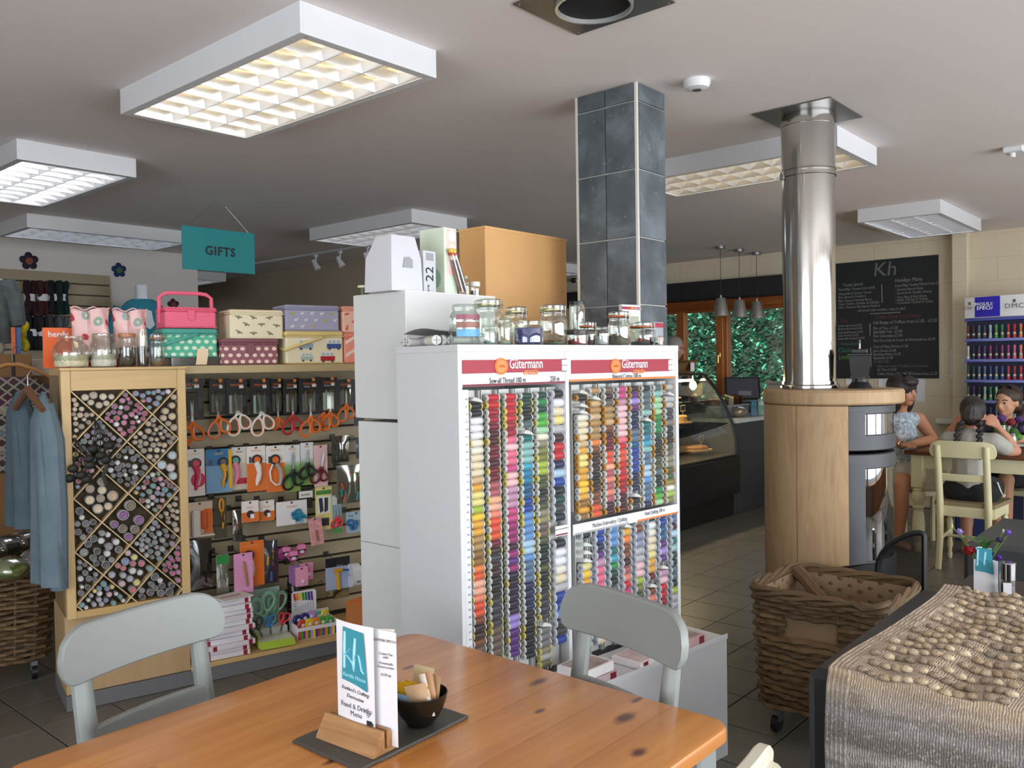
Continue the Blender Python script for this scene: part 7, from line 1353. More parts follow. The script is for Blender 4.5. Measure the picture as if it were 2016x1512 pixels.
put('door_band', arc(.24, Rm, 1.205, SZ0-.004, 14.5, 170), M_IRON, ST); put('door_band', arc(.23, Rm, 1.045, 1.115, 14.5, 170), M_IRON, ST); put('door_band', arc(.24, Rm, .965, 1.03, 14.5, 170), M_IRON, ST); put('door_base', arc(.24, Rm, .02, .56, 14.5, 170), M_IRON, ST)
for z0_, z1_ in ((1.1, 1.22), (.55, .99)):
    put('door_stile', arc(.24, Rm, z0_, z1_, 14.5, 30, 6), M_IRON, ST); put('door_stile', arc(.24, Rm, z0_, z1_, 140, 170, 6), M_IRON, ST)
    m = MB(); m.lathe([(Rm-.008, z0_), (Rm-.008, z1_)], 20, a0=ang(29), a1=ang(141)); put('door_glass', m, clear('#a8a9a8', .05, .02), ST)
put('dark_gap', arc(.2, .255, .02, SZ0-.01, 12.4, 14.6, 2), pm('#0e0d0c', .9), ST)
m = MB(); m.lathe([(.20, 1.05), (.20, 1.22)], 24, a0=ang(150), a1=ang(420)); put('warming_niche', m, pm('#3a3a3a', .7), ST); m = MB(); m.lathe([(.12, 1.116), (.16, 1.116), (.16, 1.122), (.12, 1.122)], 24); put('niche_ring', m, M_IRON, ST)
m = MB(); m.lathe([(.215, .56), (.215, .96)], 24, a0=ang(150), a1=ang(400)); put('firebrick_lining', m, pm('#a39a8c', .9, var=.25, scale=9), ST); m = MB(); m.lathe([(0, .56), (.24, .56), (.24, .575), (0, .575)], 32); put('fire_bed', m, pm('#3c3834', .95), ST)
m = MB(); m.lathe([(0, .96), (.24, .96), (.24, .97), (0, .97)], 32); put('baffle', m, pm('#b5aea0', .8), ST)
for k in range(3): m = MB(); m.tube([(-.08+.05*k, -.1, .60), (-.06+.06*k, .0, .62+.01*k), (-.07+.05*k, .1, .60)], .022, 8); put('ash_log', m, pm('#8f8a86', .95, var=.3, scale=20), ST)
# flue
FX, FY = -1.59, 4.0
t = NT('flue_steel'); v = t.coords('Object', (6, 6, 1.2)); t.set(color=t.mix(t.noise(v, 3, 3), '#b9b7b3', '#d2d0cc'), metal=1.0, rough=.13); t.bump(t.noise(t.coords('Object', (3, 3, .8)), 4, 2), .10, .01); M_FLUE = t.mat
FL = thing('flue_pipe', 'shiny stainless steel flue pipe rising from the stove to the ceiling', 'flue', T(FX, FY, 0)); zj = 2.335
for a, b, r in ((SZ1+.03, zj, .1205), (zj, ZC-.001, .122)):
    m = MB(); m.lathe([(r, a), (r, b)], 64); put('pipe_section', m, M_FLUE, FL)
for z in (zj-.018, zj+.012): m = MB(); m.lathe([(.12, z-.006), (.127, z-.003), (.127, z+.003), (.12, z+.006)], 64); put('joint_ring', m, M_FLUE, FL)
m = MB(); m.lathe([(.128, SZ1+.001), (.135, SZ1+.002), (.135, SZ1+.014), (.126, SZ1+.02), (.126, SZ1+.034), (.12, SZ1+.034)], 64); put('base_collar', m, M_FLUE, FL)
m = MB(); m.lathe([(.123, ZC-.06), (.1245, ZC-.058), (.1245, ZC-.01), (.123, ZC-.008)], 48); put('top_collar', m, M_FLUE, FL)
m = MB(); a = ang(-62); m.box((.128*cos(a), .128*sin(a), zj-.02), (.02, .02, .025), .002); put('clamp_bolt', m, STEEL, FL)
o = thing('ceiling_plate', 'square grey steel plate where the flue meets the ceiling', 'plate', T(-1.59, 4.0, ZC)); m = MB(); m.box((0, 0, -.003), (.37, .42, .006), .001); put('plate', m, M_PLATE, o)
# lantern and umbrella-like brush on the slab
p = V((-1.368, 4.04, SZ1)); o = thing('lantern', 'black cast lantern with ring handle on the stove slab', 'lantern', T(p.x, p.y, SZ1) @ RZ(20)); MBK = pm('#141414', .4, .2)
m = MB(); m.lathe([(0, 0), (.055, 0), (.052, .008), (.036, .03), (.036, .045), (0, .045)], 16); put('base', m, MBK, o); m = MB(); m.add([(x, y, z) for z, s in ((.045, .036), (.15, .046)) for x, y in ((-s, -s), (s, -s), (s, s), (-s, s))], [(3, 2, 1, 0), (4, 5, 6, 7), (0, 1, 5, 4), (1, 2, 6, 5), (2, 3, 7, 6), (3, 0, 4, 7)]); put('body', m, MBK, o)
m = MB(); m.box((0, 0, .156), (.1, .1, .012), .003); m.box((0, 0, .172), (.066, .066, .022), .004); put('cap', m, MBK, o); m = MB(); m.tube([(0, -.018, .18), (0, -.02, .205), (0, 0, .222), (0, .02, .205), (0, .018, .18)], .004, 6); put('ring_handle', m, CHROME, o); m = MB(); m.tube([(.0, .046, .14), (.0, .075, .165), (.0, .09, .15)], [.014, .018, .006], 6); put('spout', m, MBK, o); m = MB(); m.tube([(.04*cos(i*pi/6), .04*sin(i*pi/6), .052) for i in range(12)], .003, 5, closed=True); put('wire_band', m, STEEL, o)
# ================================================================ fire guard
FG = facing(-.97, 3.58, 0, -8); o = thing('fire_guard', 'black arched folding fire guard standing before the stove', 'fire guard', FG); MFR = pm('#111113', .45, .2)
ya, yb3 = onf(FG, 0, 1728, 1100)[0], onf(FG, 0, 1820, 1100)[0]; zt_ = onf(FG, 0, 1790, 1047)[1]
pts = [(0, ya, .01)]+[(0, ya+(yb3-ya)*(.5-.5*cos(pi*i/10))*1.0, zt_-.16*(1-sin(pi*i/10*.62+.0))) for i in range(0, 11)]+[(0, yb3, .01)]
m = MB(); m.tube(pts, .012, 6, sq=1); m.cyl((0, ya, .02), (0, yb3, .02), .01, n=6); put('arched_frame', m, MFR, o)
mesh_m = clear('#8c8c8c', .0, .5); m = MB(); n = len(pts); m.add([p for p in pts], [tuple(range(n))]); put('mesh_panel', m, mesh_m, o)
yc = onf(FG, -.05, 1660, 1130)[0]; z2 = onf(FG, -.02, 1725, 1105)[1]; z3 = onf(FG, -.05, 1660, 1118)[1]
pts = [(0, ya, .01), (0, ya, z2), (-.06, yc, z3), (-.06, yc, .01)]; m = MB(); m.tube(pts, .011, 6, closed=True); put('side_frame', m, MFR, o); m = MB(); m.add(pts, [(0, 1, 2, 3)]); put('side_mesh', m, mesh_m, o)
p = onz(1800, 1145, .36); m = MB(); m.box((0, 0, .18), (.01, .2, .36), .002); tag(put('grey_card', m, pm('#8f93a4', .6), None, facing(-.96, 3.98, 0, -5)), 'grey card panel leaning behind the fire guard', 'card')
# ================================================================ log basket
LBF = frame(-1.22, 3.30, 0, -90); hy = ony(1592, 1215, 3.07).x+1.22
basket('wicker log basket on casters with a handle hole beside the stove', LBF, .46, .50, .45, 18, .105, .92, (.68, .84, hy, .075), 5)
rr = random.Random(9)
for k, (x, y, z, a, tl, L, r, nm) in enumerate(((-.08, -.10, .47, 60, 28, .36, .03, 'long split dark'), (.06, .0, .42, 10, 8, .3, .05, 'fat bark-covered'), (.0, .13, .44, 100, -10, .3, .045, 'pale freshly split'), (.1, .08, .36, 40, 4, .34, .05, 'short rough'))):
    o = thing('firewood_log', nm+' log lying in the wicker log basket', 'log', LBF @ T(y, x, z) @ RZ(a) @ RY(tl), 'logs in the wicker basket'); m = MB(); m.tube([(-L/2+L*i/6, rr.uniform(-.006, .006), rr.uniform(-.006, .006)) for i in range(7)], [r*rr.uniform(.85, 1.1) for i in range(7)], 7); put('log_wood', m, wood('#4c3626', '#8c6c4c', 'x', 2, .9, key=k), o)
# ================================================================ leather seats and knitted throw
t = NT('leather'); v = t.coords(); t.set(color='#1c1c1e', rough=.42); t.bump(t.noise(v, 130, 3), .25, .003); LEATH = t.mat; t = NT('leather_grey'); v = t.coords(); t.set(color='#3f4446', rough=.5); t.bump(t.noise(v, 130, 3), .2, .003); LEATHG = t.mat
SOX, SOY0, SOY1, SOZ = -.835, 2.06, 3.02, .68
o = thing('leather_armchair', 'black leather armchair back carrying the knitted throw', 'armchair', T(0, 0, 0)); m = MB(); m.box((SOX+.42, (SOY0+SOY1)/2, SOZ/2+.02), (.84, SOY1-SOY0, SOZ-.04), .022); put('chair_back', m, LEATH, o)
m = MB(); m.box((SOX+1.2, (SOY0+SOY1)/2, .22), (.74, SOY1-SOY0, .38), .03); put('seat_base', m, LEATH, o)
for sx in (.06, 1.4):
    for y in (SOY0+.06, SOY1-.06): m = MB(); m.cyl((SOX+sx, y, 0), (SOX+sx, y, .045), .02, n=10); put('foot', m, BLACK, o)
o = thing('leather_bench', 'dark grey leather bench seat near the café table', 'bench', T(0, 0, 0)); m = MB(); m.box((-.57, 5.5, .25), (1.2, .9, .40), .025); put('seat_block', m, LEATHG, o)
for x in (-1.1, 0): 
    for y in (5.12, 5.88): m = MB(); m.cyl((x, y, 0), (x, y, .055), .025, n=10); put('foot', m, BLACK, o)
t = NT('throw'); tc = t.n.new('ShaderNodeTexCoord'); sp = t.n.new('ShaderNodeSeparateXYZ'); t.l(tc.outputs['Object'], sp.inputs[0]); v = tc.outputs['Object']
s_ = t.math('ADD', t.math('MULTIPLY', sp.outputs[1], 1.0), t.math('MULTIPLY', sp.outputs[2], -1.0)); nz = t.noise(t.coords('Object', (6, 22, 22)), 1.6, 4, .6)
st = t.math('ADD', t.math('MULTIPLY', sp.outputs[2], 1.0), t.math('MULTIPLY', t.math('SUBTRACT', nz, .5), .10)); band = t.ramp(t.math('FRACT', t.math('MULTIPLY', st, 7.0)), [(0, '#6e6862'), (.25, '#8f8a88'), (.45, '#77706a'), (.6, '#a09a96'), (.8, '#69625e'), (1, '#6e6862')])
topc = t.ramp(t.noise(t.coords('Object', (3, 26, 3)), 1.8, 4), [(.3, '#a08a70'), (.5, '#bca488'), (.7, '#968472')]); mr = t.node('ShaderNodeMapRange'); mr.inputs[1].default_value = .62; mr.inputs[2].default_value = .69; t.l(sp.outputs[2], mr.inputs[0])
c = t.mix(mr.outputs[0], band, topc); sk = t.noise(t.coords('Object', (160, 160, 160)), 1.0, 3); c = t.mix(t.math('MULTIPLY', t.math('GREATER_THAN', sk, .58), .35), c, '#cfc4b4'); t.set(color=c, rough=1.0, sheen=.3)
w = t.node('ShaderNodeTexWave'); w.bands_direction = 'X'; w.inputs['Scale'].default_value = 55; w.inputs['Distortion'].default_value = 5; w.inputs['Detail'].default_value = 3; t.l(v, w.inputs[0]); t.bump(t.math('ADD', w.outputs['Fac'], sk), .7, .006); THROW = t.mat
TH = thing('knitted_throw', 'chunky knitted throw in oatmeal and grey stripes over the armchair', 'blanket', T(0, 0, 0))
def thr(u, v):
    """u across (x), v from the far edge over the top and down the near face"""
    Lt = SOY1-SOY0+.02; s = v*(Lt+.62); x = SOX+.085+.02*sin(9*v)+u*.98
    if s < Lt: y = SOY1+.012-s; z = SOZ+.014+.010*sin(16*u+5*v)*sin(10*v)+.006*sin(40*u)
    else:
        q = s-Lt; y = SOY0-.014-.03*sin(min(1, q/.2)*pi/2)-.016*sin(9*u+4*q)*min(1, q/.15); z = SOZ+.012-q
        if q < .03: y = SOY0-.012*q/.03; z = SOZ+.014-.01*(q/.03)**2
        x -= .06*q+.03*q*q*0
    return (x, y, z)
m = MB(); m.grid(thr, 60, 90); put('knitted_cloth', m, THROW, TH)
def rib(u, v): p = thr(0, v); return p
m = MB(); pts = [V(thr(0, i/60))+V((-.004, -.003, .003)) for i in range(61)]
for k in range(5): m.tube([p+V((.0105*k, 0, .001)) if True else p for p in pts], .0062, 6)
put('ribbed_border', m, THROW, TH)
BOB = [pm(c, 1.0, var=.25, scale=90, bump=1.0, bscale=160) for c in ('#a08c72', '#b4a085', '#8d7d6b', '#c2b095')]; BME = []
for q in range(4):
    bm = MB(); bm.ell((0, 0, 0), (.0165, .0115, .0095), 10, 7); bm.v = [(x*(1+rr.uniform(-.16, .16)), y*(1+rr.uniform(-.16, .16)), z*(1+rr.uniform(-.2, .2))) for x, y, z in bm.v]; BME.append(bm.mesh('bobble', 80))
for r in range(15):
    for k in range(12):
        u = .062+k*.028+(.014 if r % 2 else 0); v = .022+r*.0415; p = V(thr(u, v)); put('bobble', rr.choice(BME), rr.choice(BOB), TH, T(p.x+rr.uniform(-.005, .005), p.y+rr.uniform(-.004, .004), p.z+.006) @ RZ(rr.uniform(-25, 25)) @ Matrix.Scale(rr.uniform(.7, .95), 4), own=True)
# ================================================================ low table with flowers, menu and grinder
ZL = .45; o = thing('low_table', 'low dark table behind the throw with flowers on it', 'table', T(-.62, 4.0, 0)); m = MB(); m.box((0, 0, ZL-.02), (.7, .6, .04), .006); put('table_top', m, pm('#3a2c22', .4), o)
for sx in (-1, 1):
    for sy in (-1, 1): m = MB(); m.box((sx*.3, sy*.25, (ZL-.04)/2), (.05, .05, ZL-.04), .004); put('leg', m, pm('#2c221a', .5), o)
p = onz(1937, 1172, ZL); menu('small folded menu with teal logo on the low table', facing(p.x, p.y, ZL, 6), .075, .15, False)
p = onz(1984, 1180, ZL); o = thing('pepper_grinder', 'clear pepper grinder with steel top on the low table', 'grinder', T(p.x, p.y, ZL)); m = MB(); m.lathe([(0, 0), (.03, 0), (.03, .085), (0, .085)], 20); put('glass_body', m, GLASS, o); m = MB(); m.lathe([(0, .003), (.026, .003), (.026, .06), (0, .06)], 16); put('peppercorns', m, pm('#4a4038', .9, var=.5, scale=150), o); m = MB(); m.lathe([(.031, .085), (.031, .15), (.028, .154), (0, .154)], 20); put('steel_top', m, CHROME, o); m = MB(); m.box((.0305, -.006, .05), (.001, .03, .05)); put('label', m, PAPER, o, RZ(-70))
VP = onz(1928, 1150, ZL); o = thing('flower_vase', 'glass vase with a red rose and purple lisianthus', 'flowers', facing(VP.x, VP.y+.1, ZL)); m = MB(); m.lathe([(0, 0), (.035, 0), (.04, .03), (.03, .1), (.036, .14), (.034, .14), (.028, .1), (.03, .03), (0, .01)], 20); put('vase', m, GLASS, o)
VF = facing(VP.x, VP.y+.1, ZL); STEM = pm('#5c7a40', .6)
def bloom(px, py, col, r, kind):
    y, z = onf(VF, .0, px, py); z -= ZL if False else 0
    q = (y, z); m = MB(); m.tube([(0, 0, .03), (0, y*.35, z*.5), (0, y, z)], .003, 6); put('stem', m, STEM, o)
    if kind == 'bud': m = MB(); m.ell((0, y, z), (r*.5, r*.5, r), 8, 6); put('bud', m, pm(col, .6), o); return
    for L in range(3):
        for k in range(5):
            a = 2*pi*k/5+L*.6; s = r*(1-.25*L); m = MB(); m.grid(lambda u, v: (s*.55*v*cos(a)-s*.5*(u-.5)*sin(a), s*.55*v*sin(a)+s*.5*(u-.5)*cos(a), r*.7*v*(.55+.25*L)+.1*r*cos(pi*(u-.5))), 3, 3); put('petal', m, pm(col, .6, var=.1), o, T(0, y, z-r*.3))
    m = MB(); m.ell((0, y, z+.1*r), (r*.38, r*.38, r*.42), 10, 7); put('flower_heart', m, pm(col, .7, var=.2), o)
bloom(1908, 1086, '#a0141f', .05, 'rose'); bloom(1889, 1048, '#a590d0', .032, 'l'); bloom(1950, 1090, '#4a2a78', .034, 'l'); bloom(1967, 1100, '#5a3490', .032, 'l'); bloom(1968, 1065, '#3f2468', .03, 'l'); bloom(1985, 1050, '#7a5ab8', .03, 'l'); bloom(1975, 1046, '#a8b878', .012, 'bud'); bloom(1874, 1036, '#b8c080', .012, 'bud'); bloom(1962, 1130, '#4a2c7a', .028, 'l')
for k in range(7):
    a = k*.9; m = MB(); m.grid(lambda u, v: (.02*(u-.5)*sin(pi*v)*2*cos(a)+.07*v*sin(a), .09*v*cos(a)+.02*(u-.5)*sin(a), .14+.12*v-.08*v*v), 3, 6); put('leaf', m, pm('#3f6a34', .5), o)
# ================================================================ café table and chair behind
CT2 = thing('cafe_table', 'brown topped café table with cream turned legs', 'table', T(-1.02, 7.12, 0)); m = MB(); m.box((0, 0, .745), (1.86, .86, .032), .008); put('table_top', m, wood('#5a3018', '#7d4826', 'x', 1, .35, key='cafe'), CT2)
m = MB()
for sg in (-1, 1): m.box((0, sg*.36, .675), (1.66, .022, .1)); m.box((sg*.84, 0, .675), (.022, .7, .1))
put('apron', m, M_CREAM, CT2)
for sx in (-1, 1):
    for sy in (-1, 1):
        m = MB(); x, y = sx*.85, sy*.35; m.box((x, y, .605), (.085, .085, .25), .006); m.lathe([(.0, 0), (.028, 0), (.034, .04), (.024, .07), (.04, .12), (.044, .2), (.038, .28), (.03, .31), (.042, .33), (.03, .35), (.046, .39), (.048, .42), (.036, .45), (.044, .465), (.03, .48)], 18, (x, y, 0)); put('leg', m, M_CREAM, CT2)
chair('cream painted café chair the girl with plaits sits on', -1.455, 6.50, 90, M_CREAM, pm('#8a7a5c', .7), .885, rh=.115, zm=.66)
p = onz(1982, 873, .762); o = thing('drinking_glass', 'tall glass tumbler with pink drink on the café table', 'glass', T(p.x, p.y, .762)); m = MB(); m.lathe([(0, 0), (.03, 0), (.038, .14), (.036, .14), (.029, .006), (0, .006)], 20); put('glass', m, GLASS, o); m = MB(); m.lathe([(0, .008), (.028, .008), (.031, .06), (0, .06)], 16); put('drink', m, pm('#c9a09a', .3), o)
p = onz(1997, 880, .762); o = thing('plate', 'white plate beside the tumbler on the café table', 'plate', T(p.x, p.y+.02, .762)); m = MB(); m.lathe([(0, 0), (.06, 0), (.1, .012), (.098, .014), (.06, .004), (0, .004)], 28); put('plate_dish', m, WHITE, o)
VT = onz(1930, 868, .762); VT = V((-1.33, 7.15, .762)); o = thing('table_flowers', 'vase of purple and red flowers on the café table', 'flowers', T(*VT)); m = MB(); m.lathe([(0, 0), (.035, 0), (.045, .08), (.03, .12), (.028, .12), (.04, .07), (0, .01)], 18); put('vase', m, GLASS, o)
for k, (dx, dz, col) in enumerate(((-.13, .2, '#4a3468'), (-.07, .23, '#54306e'), (.0, .2, '#7a1c2c'), (.06, .22, '#4a2a60'), (.02, .13, '#3f6a30'), (-.05, .12, '#3f6a30'), (.09, .15, '#5a3a78'), (-.1, .14, '#3f6a30'), (.05, .09, '#4a8a3a'))):
    m = MB(); m.tube([(0, 0, .05), (dx*.75*.5, dx*.65*.5, dz*.7), (dx*.75, dx*.65, dz)], .003, 5); put('stem', m, STEM, o); m = MB(); m.ell((dx*.75, dx*.65, dz), (.032, .032, .028), 9, 6); put('bloom', m, pm(col, .8, var=.3, scale=60), o)
BG = thing('shopping_bag', 'navy and white shopping bag standing under the café table', 'bag', facing(-1.62, 7.42, 0, 0)); m = MB(); m.box((0, 0, .21), (.12, .3, .42), .01); put('bag_body', m, pm('#1c2c58', .5), BG); m = MB(); m.box((.061, 0, .31), (.002, .3, .2)); put('white_band', m, pm('#dfe3ea', .5), BG); m = MB(); m.ell((.063, .03, .32), (.002, .07, .06), 10, 6); put('print_motif', m, pm('#22386a', .5), BG); text('lettering', 'RE', .06, T(.0615, -.05, .16) @ TX, pm('#c8ccd8', .5, var=0), BG)
# ================================================================ people
REM = []
def skinmat(c): return pm(c, .55, var=.05, scale=14)
def soft(name, mb, mat, parent, voxel=.010, it=6, M=None):
    """overlapping limbs fused into one continuous surface"""
    o = put(name, mb.mesh(name, 0), mat, parent, M); r = o.modifiers.new('fuse', 'REMESH'); r.mode = 'VOXEL'; r.voxel_size = voxel; r.use_smooth_shade = True
    s = o.modifiers.new('smooth', 'SMOOTH'); s.factor = .5; s.iterations = it; REM.append(o); return o
def limb(m, pts, rs, n=10):
    m.tube(pts, rs, n)
    for p, r in zip(pts, rs): m.ell(p, r*.99, 10, 8)
def hand(m, w, d, up, L=.15, curl=.5, side=1):
    """w wrist, d pointing direction, up = back of the hand"""
    w, d, up = V(w), V(d).normalized(), V(up); up = (up-d*up.dot(d)).normalized(); s = d.cross(up)*side; pc = w+d*L*.28
    for q in (-.5, 0, .5): m.tube([w+s*q*.02, pc+s*q*.045, w+d*L*.52+s*q*.055], [.016, .017, .013], 8)
    for k, (off, fl) in enumerate(((-.034, .42), (-.012, .48), (.011, .46), (.031, .36))):
        a = w+d*L*.5+s*off; p1 = a+d*L*fl*.4-up*L*.05*curl; p2 = p1+d*L*fl*.32*(1-.4*curl)-up*L*.14*curl; p3 = p2+d*L*fl*.25*(1-.8*curl)-up*L*.12*curl; m.tube([a, p1, p2, p3], [.0095, .009, .008, .0065], 7)
    a = w+d*L*.18-s*.025; m.tube([a, a-s*.022+d*L*.16, a-s*.03+d*L*.34-up*.008], [.012, .0105, .008], 7)
def head(m, H):
    """skull, jaw, nose, ears in the head matrix H (x = forward)"""
    e = lambda c, r: m.ell(c, r, 14, 10, M=H)
    e((-.008, 0, .025), (.098, .076, .092)); e((.022, 0, -.035), (.068, .06, .07)); e((.045, 0, -.082), (.04, .036, .026)); e((.062, 0, .02), (.026, .052, .02)); e((.06, .036, -.03), (.022, .02, .022)); e((.06, -.036, -.03), (.022, .02, .022))
    m.tube([(.085, 0, .012), (.097, 0, -.012), (.106, 0, -.03), (.094, 0, -.036)], [.008, .010, .013, .009], 8, M=H); e((.086, 0, -.056), (.012, .022, .009))
    for sg in (-1, 1): e((-.004, sg*.076, -.012), (.018, .009, .03))
def face(o, H, lips='#a0524c', brow='#2c1f18', iris='#2a2018'):
    for sg in (-1, 1):
        m = MB(); m.ell((.079, sg*.031, .0), (.009, .0135, .0075), 10, 7, M=H); put('eye', m, pm('#e6e0da', .3), o); m = MB(); m.ell((.0865, sg*.031, .0), (.003, .0062, .0062), 8, 6, M=H); put('iris', m, pm(iris, .2), o)
        m = MB(); m.tube([(.087, sg*.014, .022), (.086, sg*.032, .028), (.074, sg*.05, .022)], .0032, 6, M=H); put('eyebrow', m, pm(brow, .9), o); m = MB(); m.tube([(.086, sg*.017, .003), (.090, sg*.031, .0085), (.083, sg*.045, .002)], .0018, 5, M=H); put('eyelid', m, pm(brow, .9), o)
    m = MB(); m.tube([(.094, -.022, -.057), (.0985, 0, -.0545), (.094, .022, -.057)], [.003, .0055, .003], 7, M=H); put('lips', m, pm(lips, .5), o)
def hairmat(c1, c2):
    t = NT('hair'); v = t.coords('Object', (70, 70, 6)); n = t.noise(v, 2.2, 4); t.set(color=t.mix(n, c1, c2), rough=.42); t.bump(n, .8, .01); return t.mat
DARKH = hairmat('#120d0c', '#2c211d'); BROWNH = hairmat('#2a1c14', '#4c382a'); GREYH = hairmat('#77736e', '#b9b4ae')
def shades(o, H):
    m = MB()
    for sg in (-1, 1): m.ell((.045, sg*.033, .118), (.012, .028, .019), 12, 8, M=H)
    put('sunglass_lens', m, pm('#0c0d10', .08, spec=1.0), o) if False else None
    for sg in (-1, 1): q = MB(); q.ell((.045, sg*.033, .118), (.012, .028, .019), 12, 8, M=H); put('sunglass_lens', q, pm('#1a1c22', .06, .3), o)
    q = MB(); q.tube([(.0, -.082, .07), (.035, -.064, .115), (.052, 0, .124), (.035, .064, .115), (.0, .082, .07)], .0032, 6, M=H); put('sunglass_frame', q, BLACK, o)
# ---- girl with plaits, seen from behind
G = frame(-1.45, 6.49, 0, 92); o = thing('person', 'person with two dark plaits in grey t-shirt seated on the cream chair', 'person', G); SK = skinmat('#c08a70')
Hd = T(.07, 0, 1.055) @ RY(10) @ Matrix.Scale(.95, 4); m = MB(); head(m, Hd); limb(m, [(.0, 0, .90), (.045, 0, .98)], [.045, .043])
limb(m, [(0, 0, .54), (-.01, 0, .65), (-.005, 0, .78), (.0, 0, .87)], [.11, .10, .105, .085]); limb(m, [(0, -.13, .865), (0, .13, .865)], [.05, .05])
for sg in (-1, 1):
    limb(m, [(.0, sg*.15, .865), (.1, sg*.215, .80), (.18, sg*.245, .795)], [.046, .038, .034]); limb(m, [(.18, sg*.245, .795), (.17, sg*.19, .89), (.15, sg*.135, .965)], [.034, .029, .021]); hand(m, (.15, sg*.135, .965), (-.02, -sg*.55, .75), (-.6, sg*.5, .3), .12, .5, -sg)
    limb(m, [(.0, sg*.085, .52), (.2, sg*.095, .525), (.36, sg*.10, .50)], [.085, .072, .055]); limb(m, [(.36, sg*.1, .5), (.37, sg*.1, .28), (.36, sg*.1, .09)], [.052, .048, .034]); m.tube([(.34, sg*.1, .045), (.42, sg*.1, .035), (.50, sg*.1, .03)], [.036, .034, .024], 9)
soft('body', m, SK, o, .0085); face(o, Hd)
m = MB(); limb(m, [(-.004, 0, .60), (-.014, 0, .68), (-.008, 0, .78), (.0, 0, .865)], [.122, .117, .12, .098]); limb(m, [(0, -.13, .868), (0, .13, .868)], [.062, .062]); 
for sg in (-1, 1): limb(m, [(.0, sg*.14, .872), (.065, sg*.195, .825)], [.062, .055])
soft('t_shirt', m, pm('#a7a49c', .9, var=.07, scale=9, bump=.2), o, .010)
m = MB(); limb(m, [(0, -.05, .54), (0, .05, .54)], [.118, .118])
for sg in (-1, 1): limb(m, [(.0, sg*.088, .525), (.17, sg*.097, .53)], [.098, .085])
soft('shorts', m, pm('#17181b', .9), o, .010); 
for sg in (-1, 1): m = MB(); m.tube([(-.04, sg*.165, .60), (-.02, sg*.185, .53), (.06, sg*.185, .49), (.16, sg*.18, .49)], .005, 6); put('white_piping', m, pm('#dcdad4', .8), o)
m = MB(); m.ell((-.018, 0, .03), (.108, .088, .102), 16, 12, M=Hd); m.ell((-.06, 0, -.03), (.06, .072, .07), 12, 10, M=Hd); m.ell((.02, 0, .07), (.075, .072, .055), 12, 10, M=Hd); soft('hair', m, DARKH, o, .009, 3)
for sg in (-1, 1):
    m = MB(); pts = [V((-.02, sg*.055, 1.0)), V((-.085, sg*.068, .93)), V((-.118, sg*.07, .85)), V((-.122, sg*.068, .77))]
    for k in range(13):
        q = k/12*3; i = min(2, int(q)); p = pts[i].lerp(pts[i+1], q-i); m.ell((p.x, p.y+(.008 if k % 2 else -.008), p.z), (.019-.0006*k, .021-.0007*k, .019), 8, 6)
    soft('plait', m, DARKH, o, .0055, 2)
# ---- dark-haired woman at the table end
WF = frame(-2.13, 7.2, 0, -38); o = thing('person', 'person with dark bob and sunglasses on head in pale blue sleeveless top', 'person', WF); SK = skinmat('#b9805f'); WI = WF.inverted()
Hd = T(.05, 0, 1.185) @ RZ(20) @ RY(6) @ Matrix.Scale(1.06, 4); m = MB(); head(m, Hd); limb(m, [(.0, 0, 1.0), (.035, 0, 1.10)], [.052, .05]); limb(m, [(0, 0, .53), (-.01, 0, .68), (.0, 0, .82), (.0, 0, .94)], [.135, .125, .13, .10]); limb(m, [(0, -.15, .955), (0, .15, .955)], [.056, .056])
hw = WI @ onz(1798, 876, .80); hp = [(hw.x-.02, hw.y-.05, .80), (hw.x-.06, hw.y+.03, .80)]
for sg, (hx, hy_, hz) in ((-1, hp[0]), (1, hp[1])):
    el = (.13, sg*.21, .80); limb(m, [(.0, sg*.175, .955), (.05, sg*.205, .87), el], [.055, .047, .04]); limb(m, [el, ((el[0]+hx)/2, (el[1]+hy_)/2, .80), (hx, hy_, hz)], [.04, .036, .026]); dd = V((hx-el[0], hy_-el[1], 0)); hand(m, (hx, hy_, hz), dd, (0, 0, 1), .15, .3, sg)
for sg, kn, ft in ((-1, (.24, -.345, .50), (.19, -.33, .08)), (1, (.36, -.245, .50), (.31, -.23, .08))):
    limb(m, [(.0, sg*.1, .52), ((kn[0])*.5, (sg*.1+kn[1])/2, .525), kn], [.11, .09, .064]); limb(m, [kn, (kn[0]*.97, (kn[1]+ft[1])/2, .3), ft], [.06, .056, .036]); m.tube([(ft[0]-.03, ft[1], .04), (ft[0]+.06, ft[1]-.02, .035), (ft[0]+.16, ft[1]-.03, .028)], [.04, .04, .028], 9)
soft('body', m, SK, o, .0095); face(o, Hd, '#9c4a48')
m = MB(); limb(m, [(-.005, 0, .56), (-.01, 0, .68), (.0, 0, .82), (.0, 0, .93)], [.155, .142, .146, .112]); limb(m, [(0, -.115, .95), (0, .115, .95)], [.066, .066]); t = NT('print_top'); v = t.coords(); t.set(color=t.ramp(t.noise(v, 22, 3, .6, 2), [(.35, '#7d93a4'), (.5, '#aebcc6'), (.65, '#d8dde0')]), rough=.85); soft('sleeveless_top', m, t.mat, o, .010)
m = MB(); limb(m, [(0, -.06, .53), (0, .06, .53)], [.145, .145])
for sg, kn in ((-1, (.24, -.345, .50)), (1, (.36, -.245, .50))): limb(m, [(.0, sg*.1, .525), (kn[0]*.72, sg*.1+(kn[1]-sg*.1)*.72, .53)], [.125, .095])
soft('skirt', m, pm('#b5ada0', .9, var=.03), o, .011)
m = MB(); m.ell((-.022, 0, .035), (.114, .096, .104), 16, 12, M=Hd); m.ell((-.06, 0, -.075), (.088, .1, .115), 14, 10, M=Hd); m.ell((.052, 0, .075), (.052, .075, .042), 12, 8, M=Hd)
for sg in (-1, 1): m.ell((-.004, sg*.08, -.06), (.052, .03, .115), 10, 8, M=Hd)
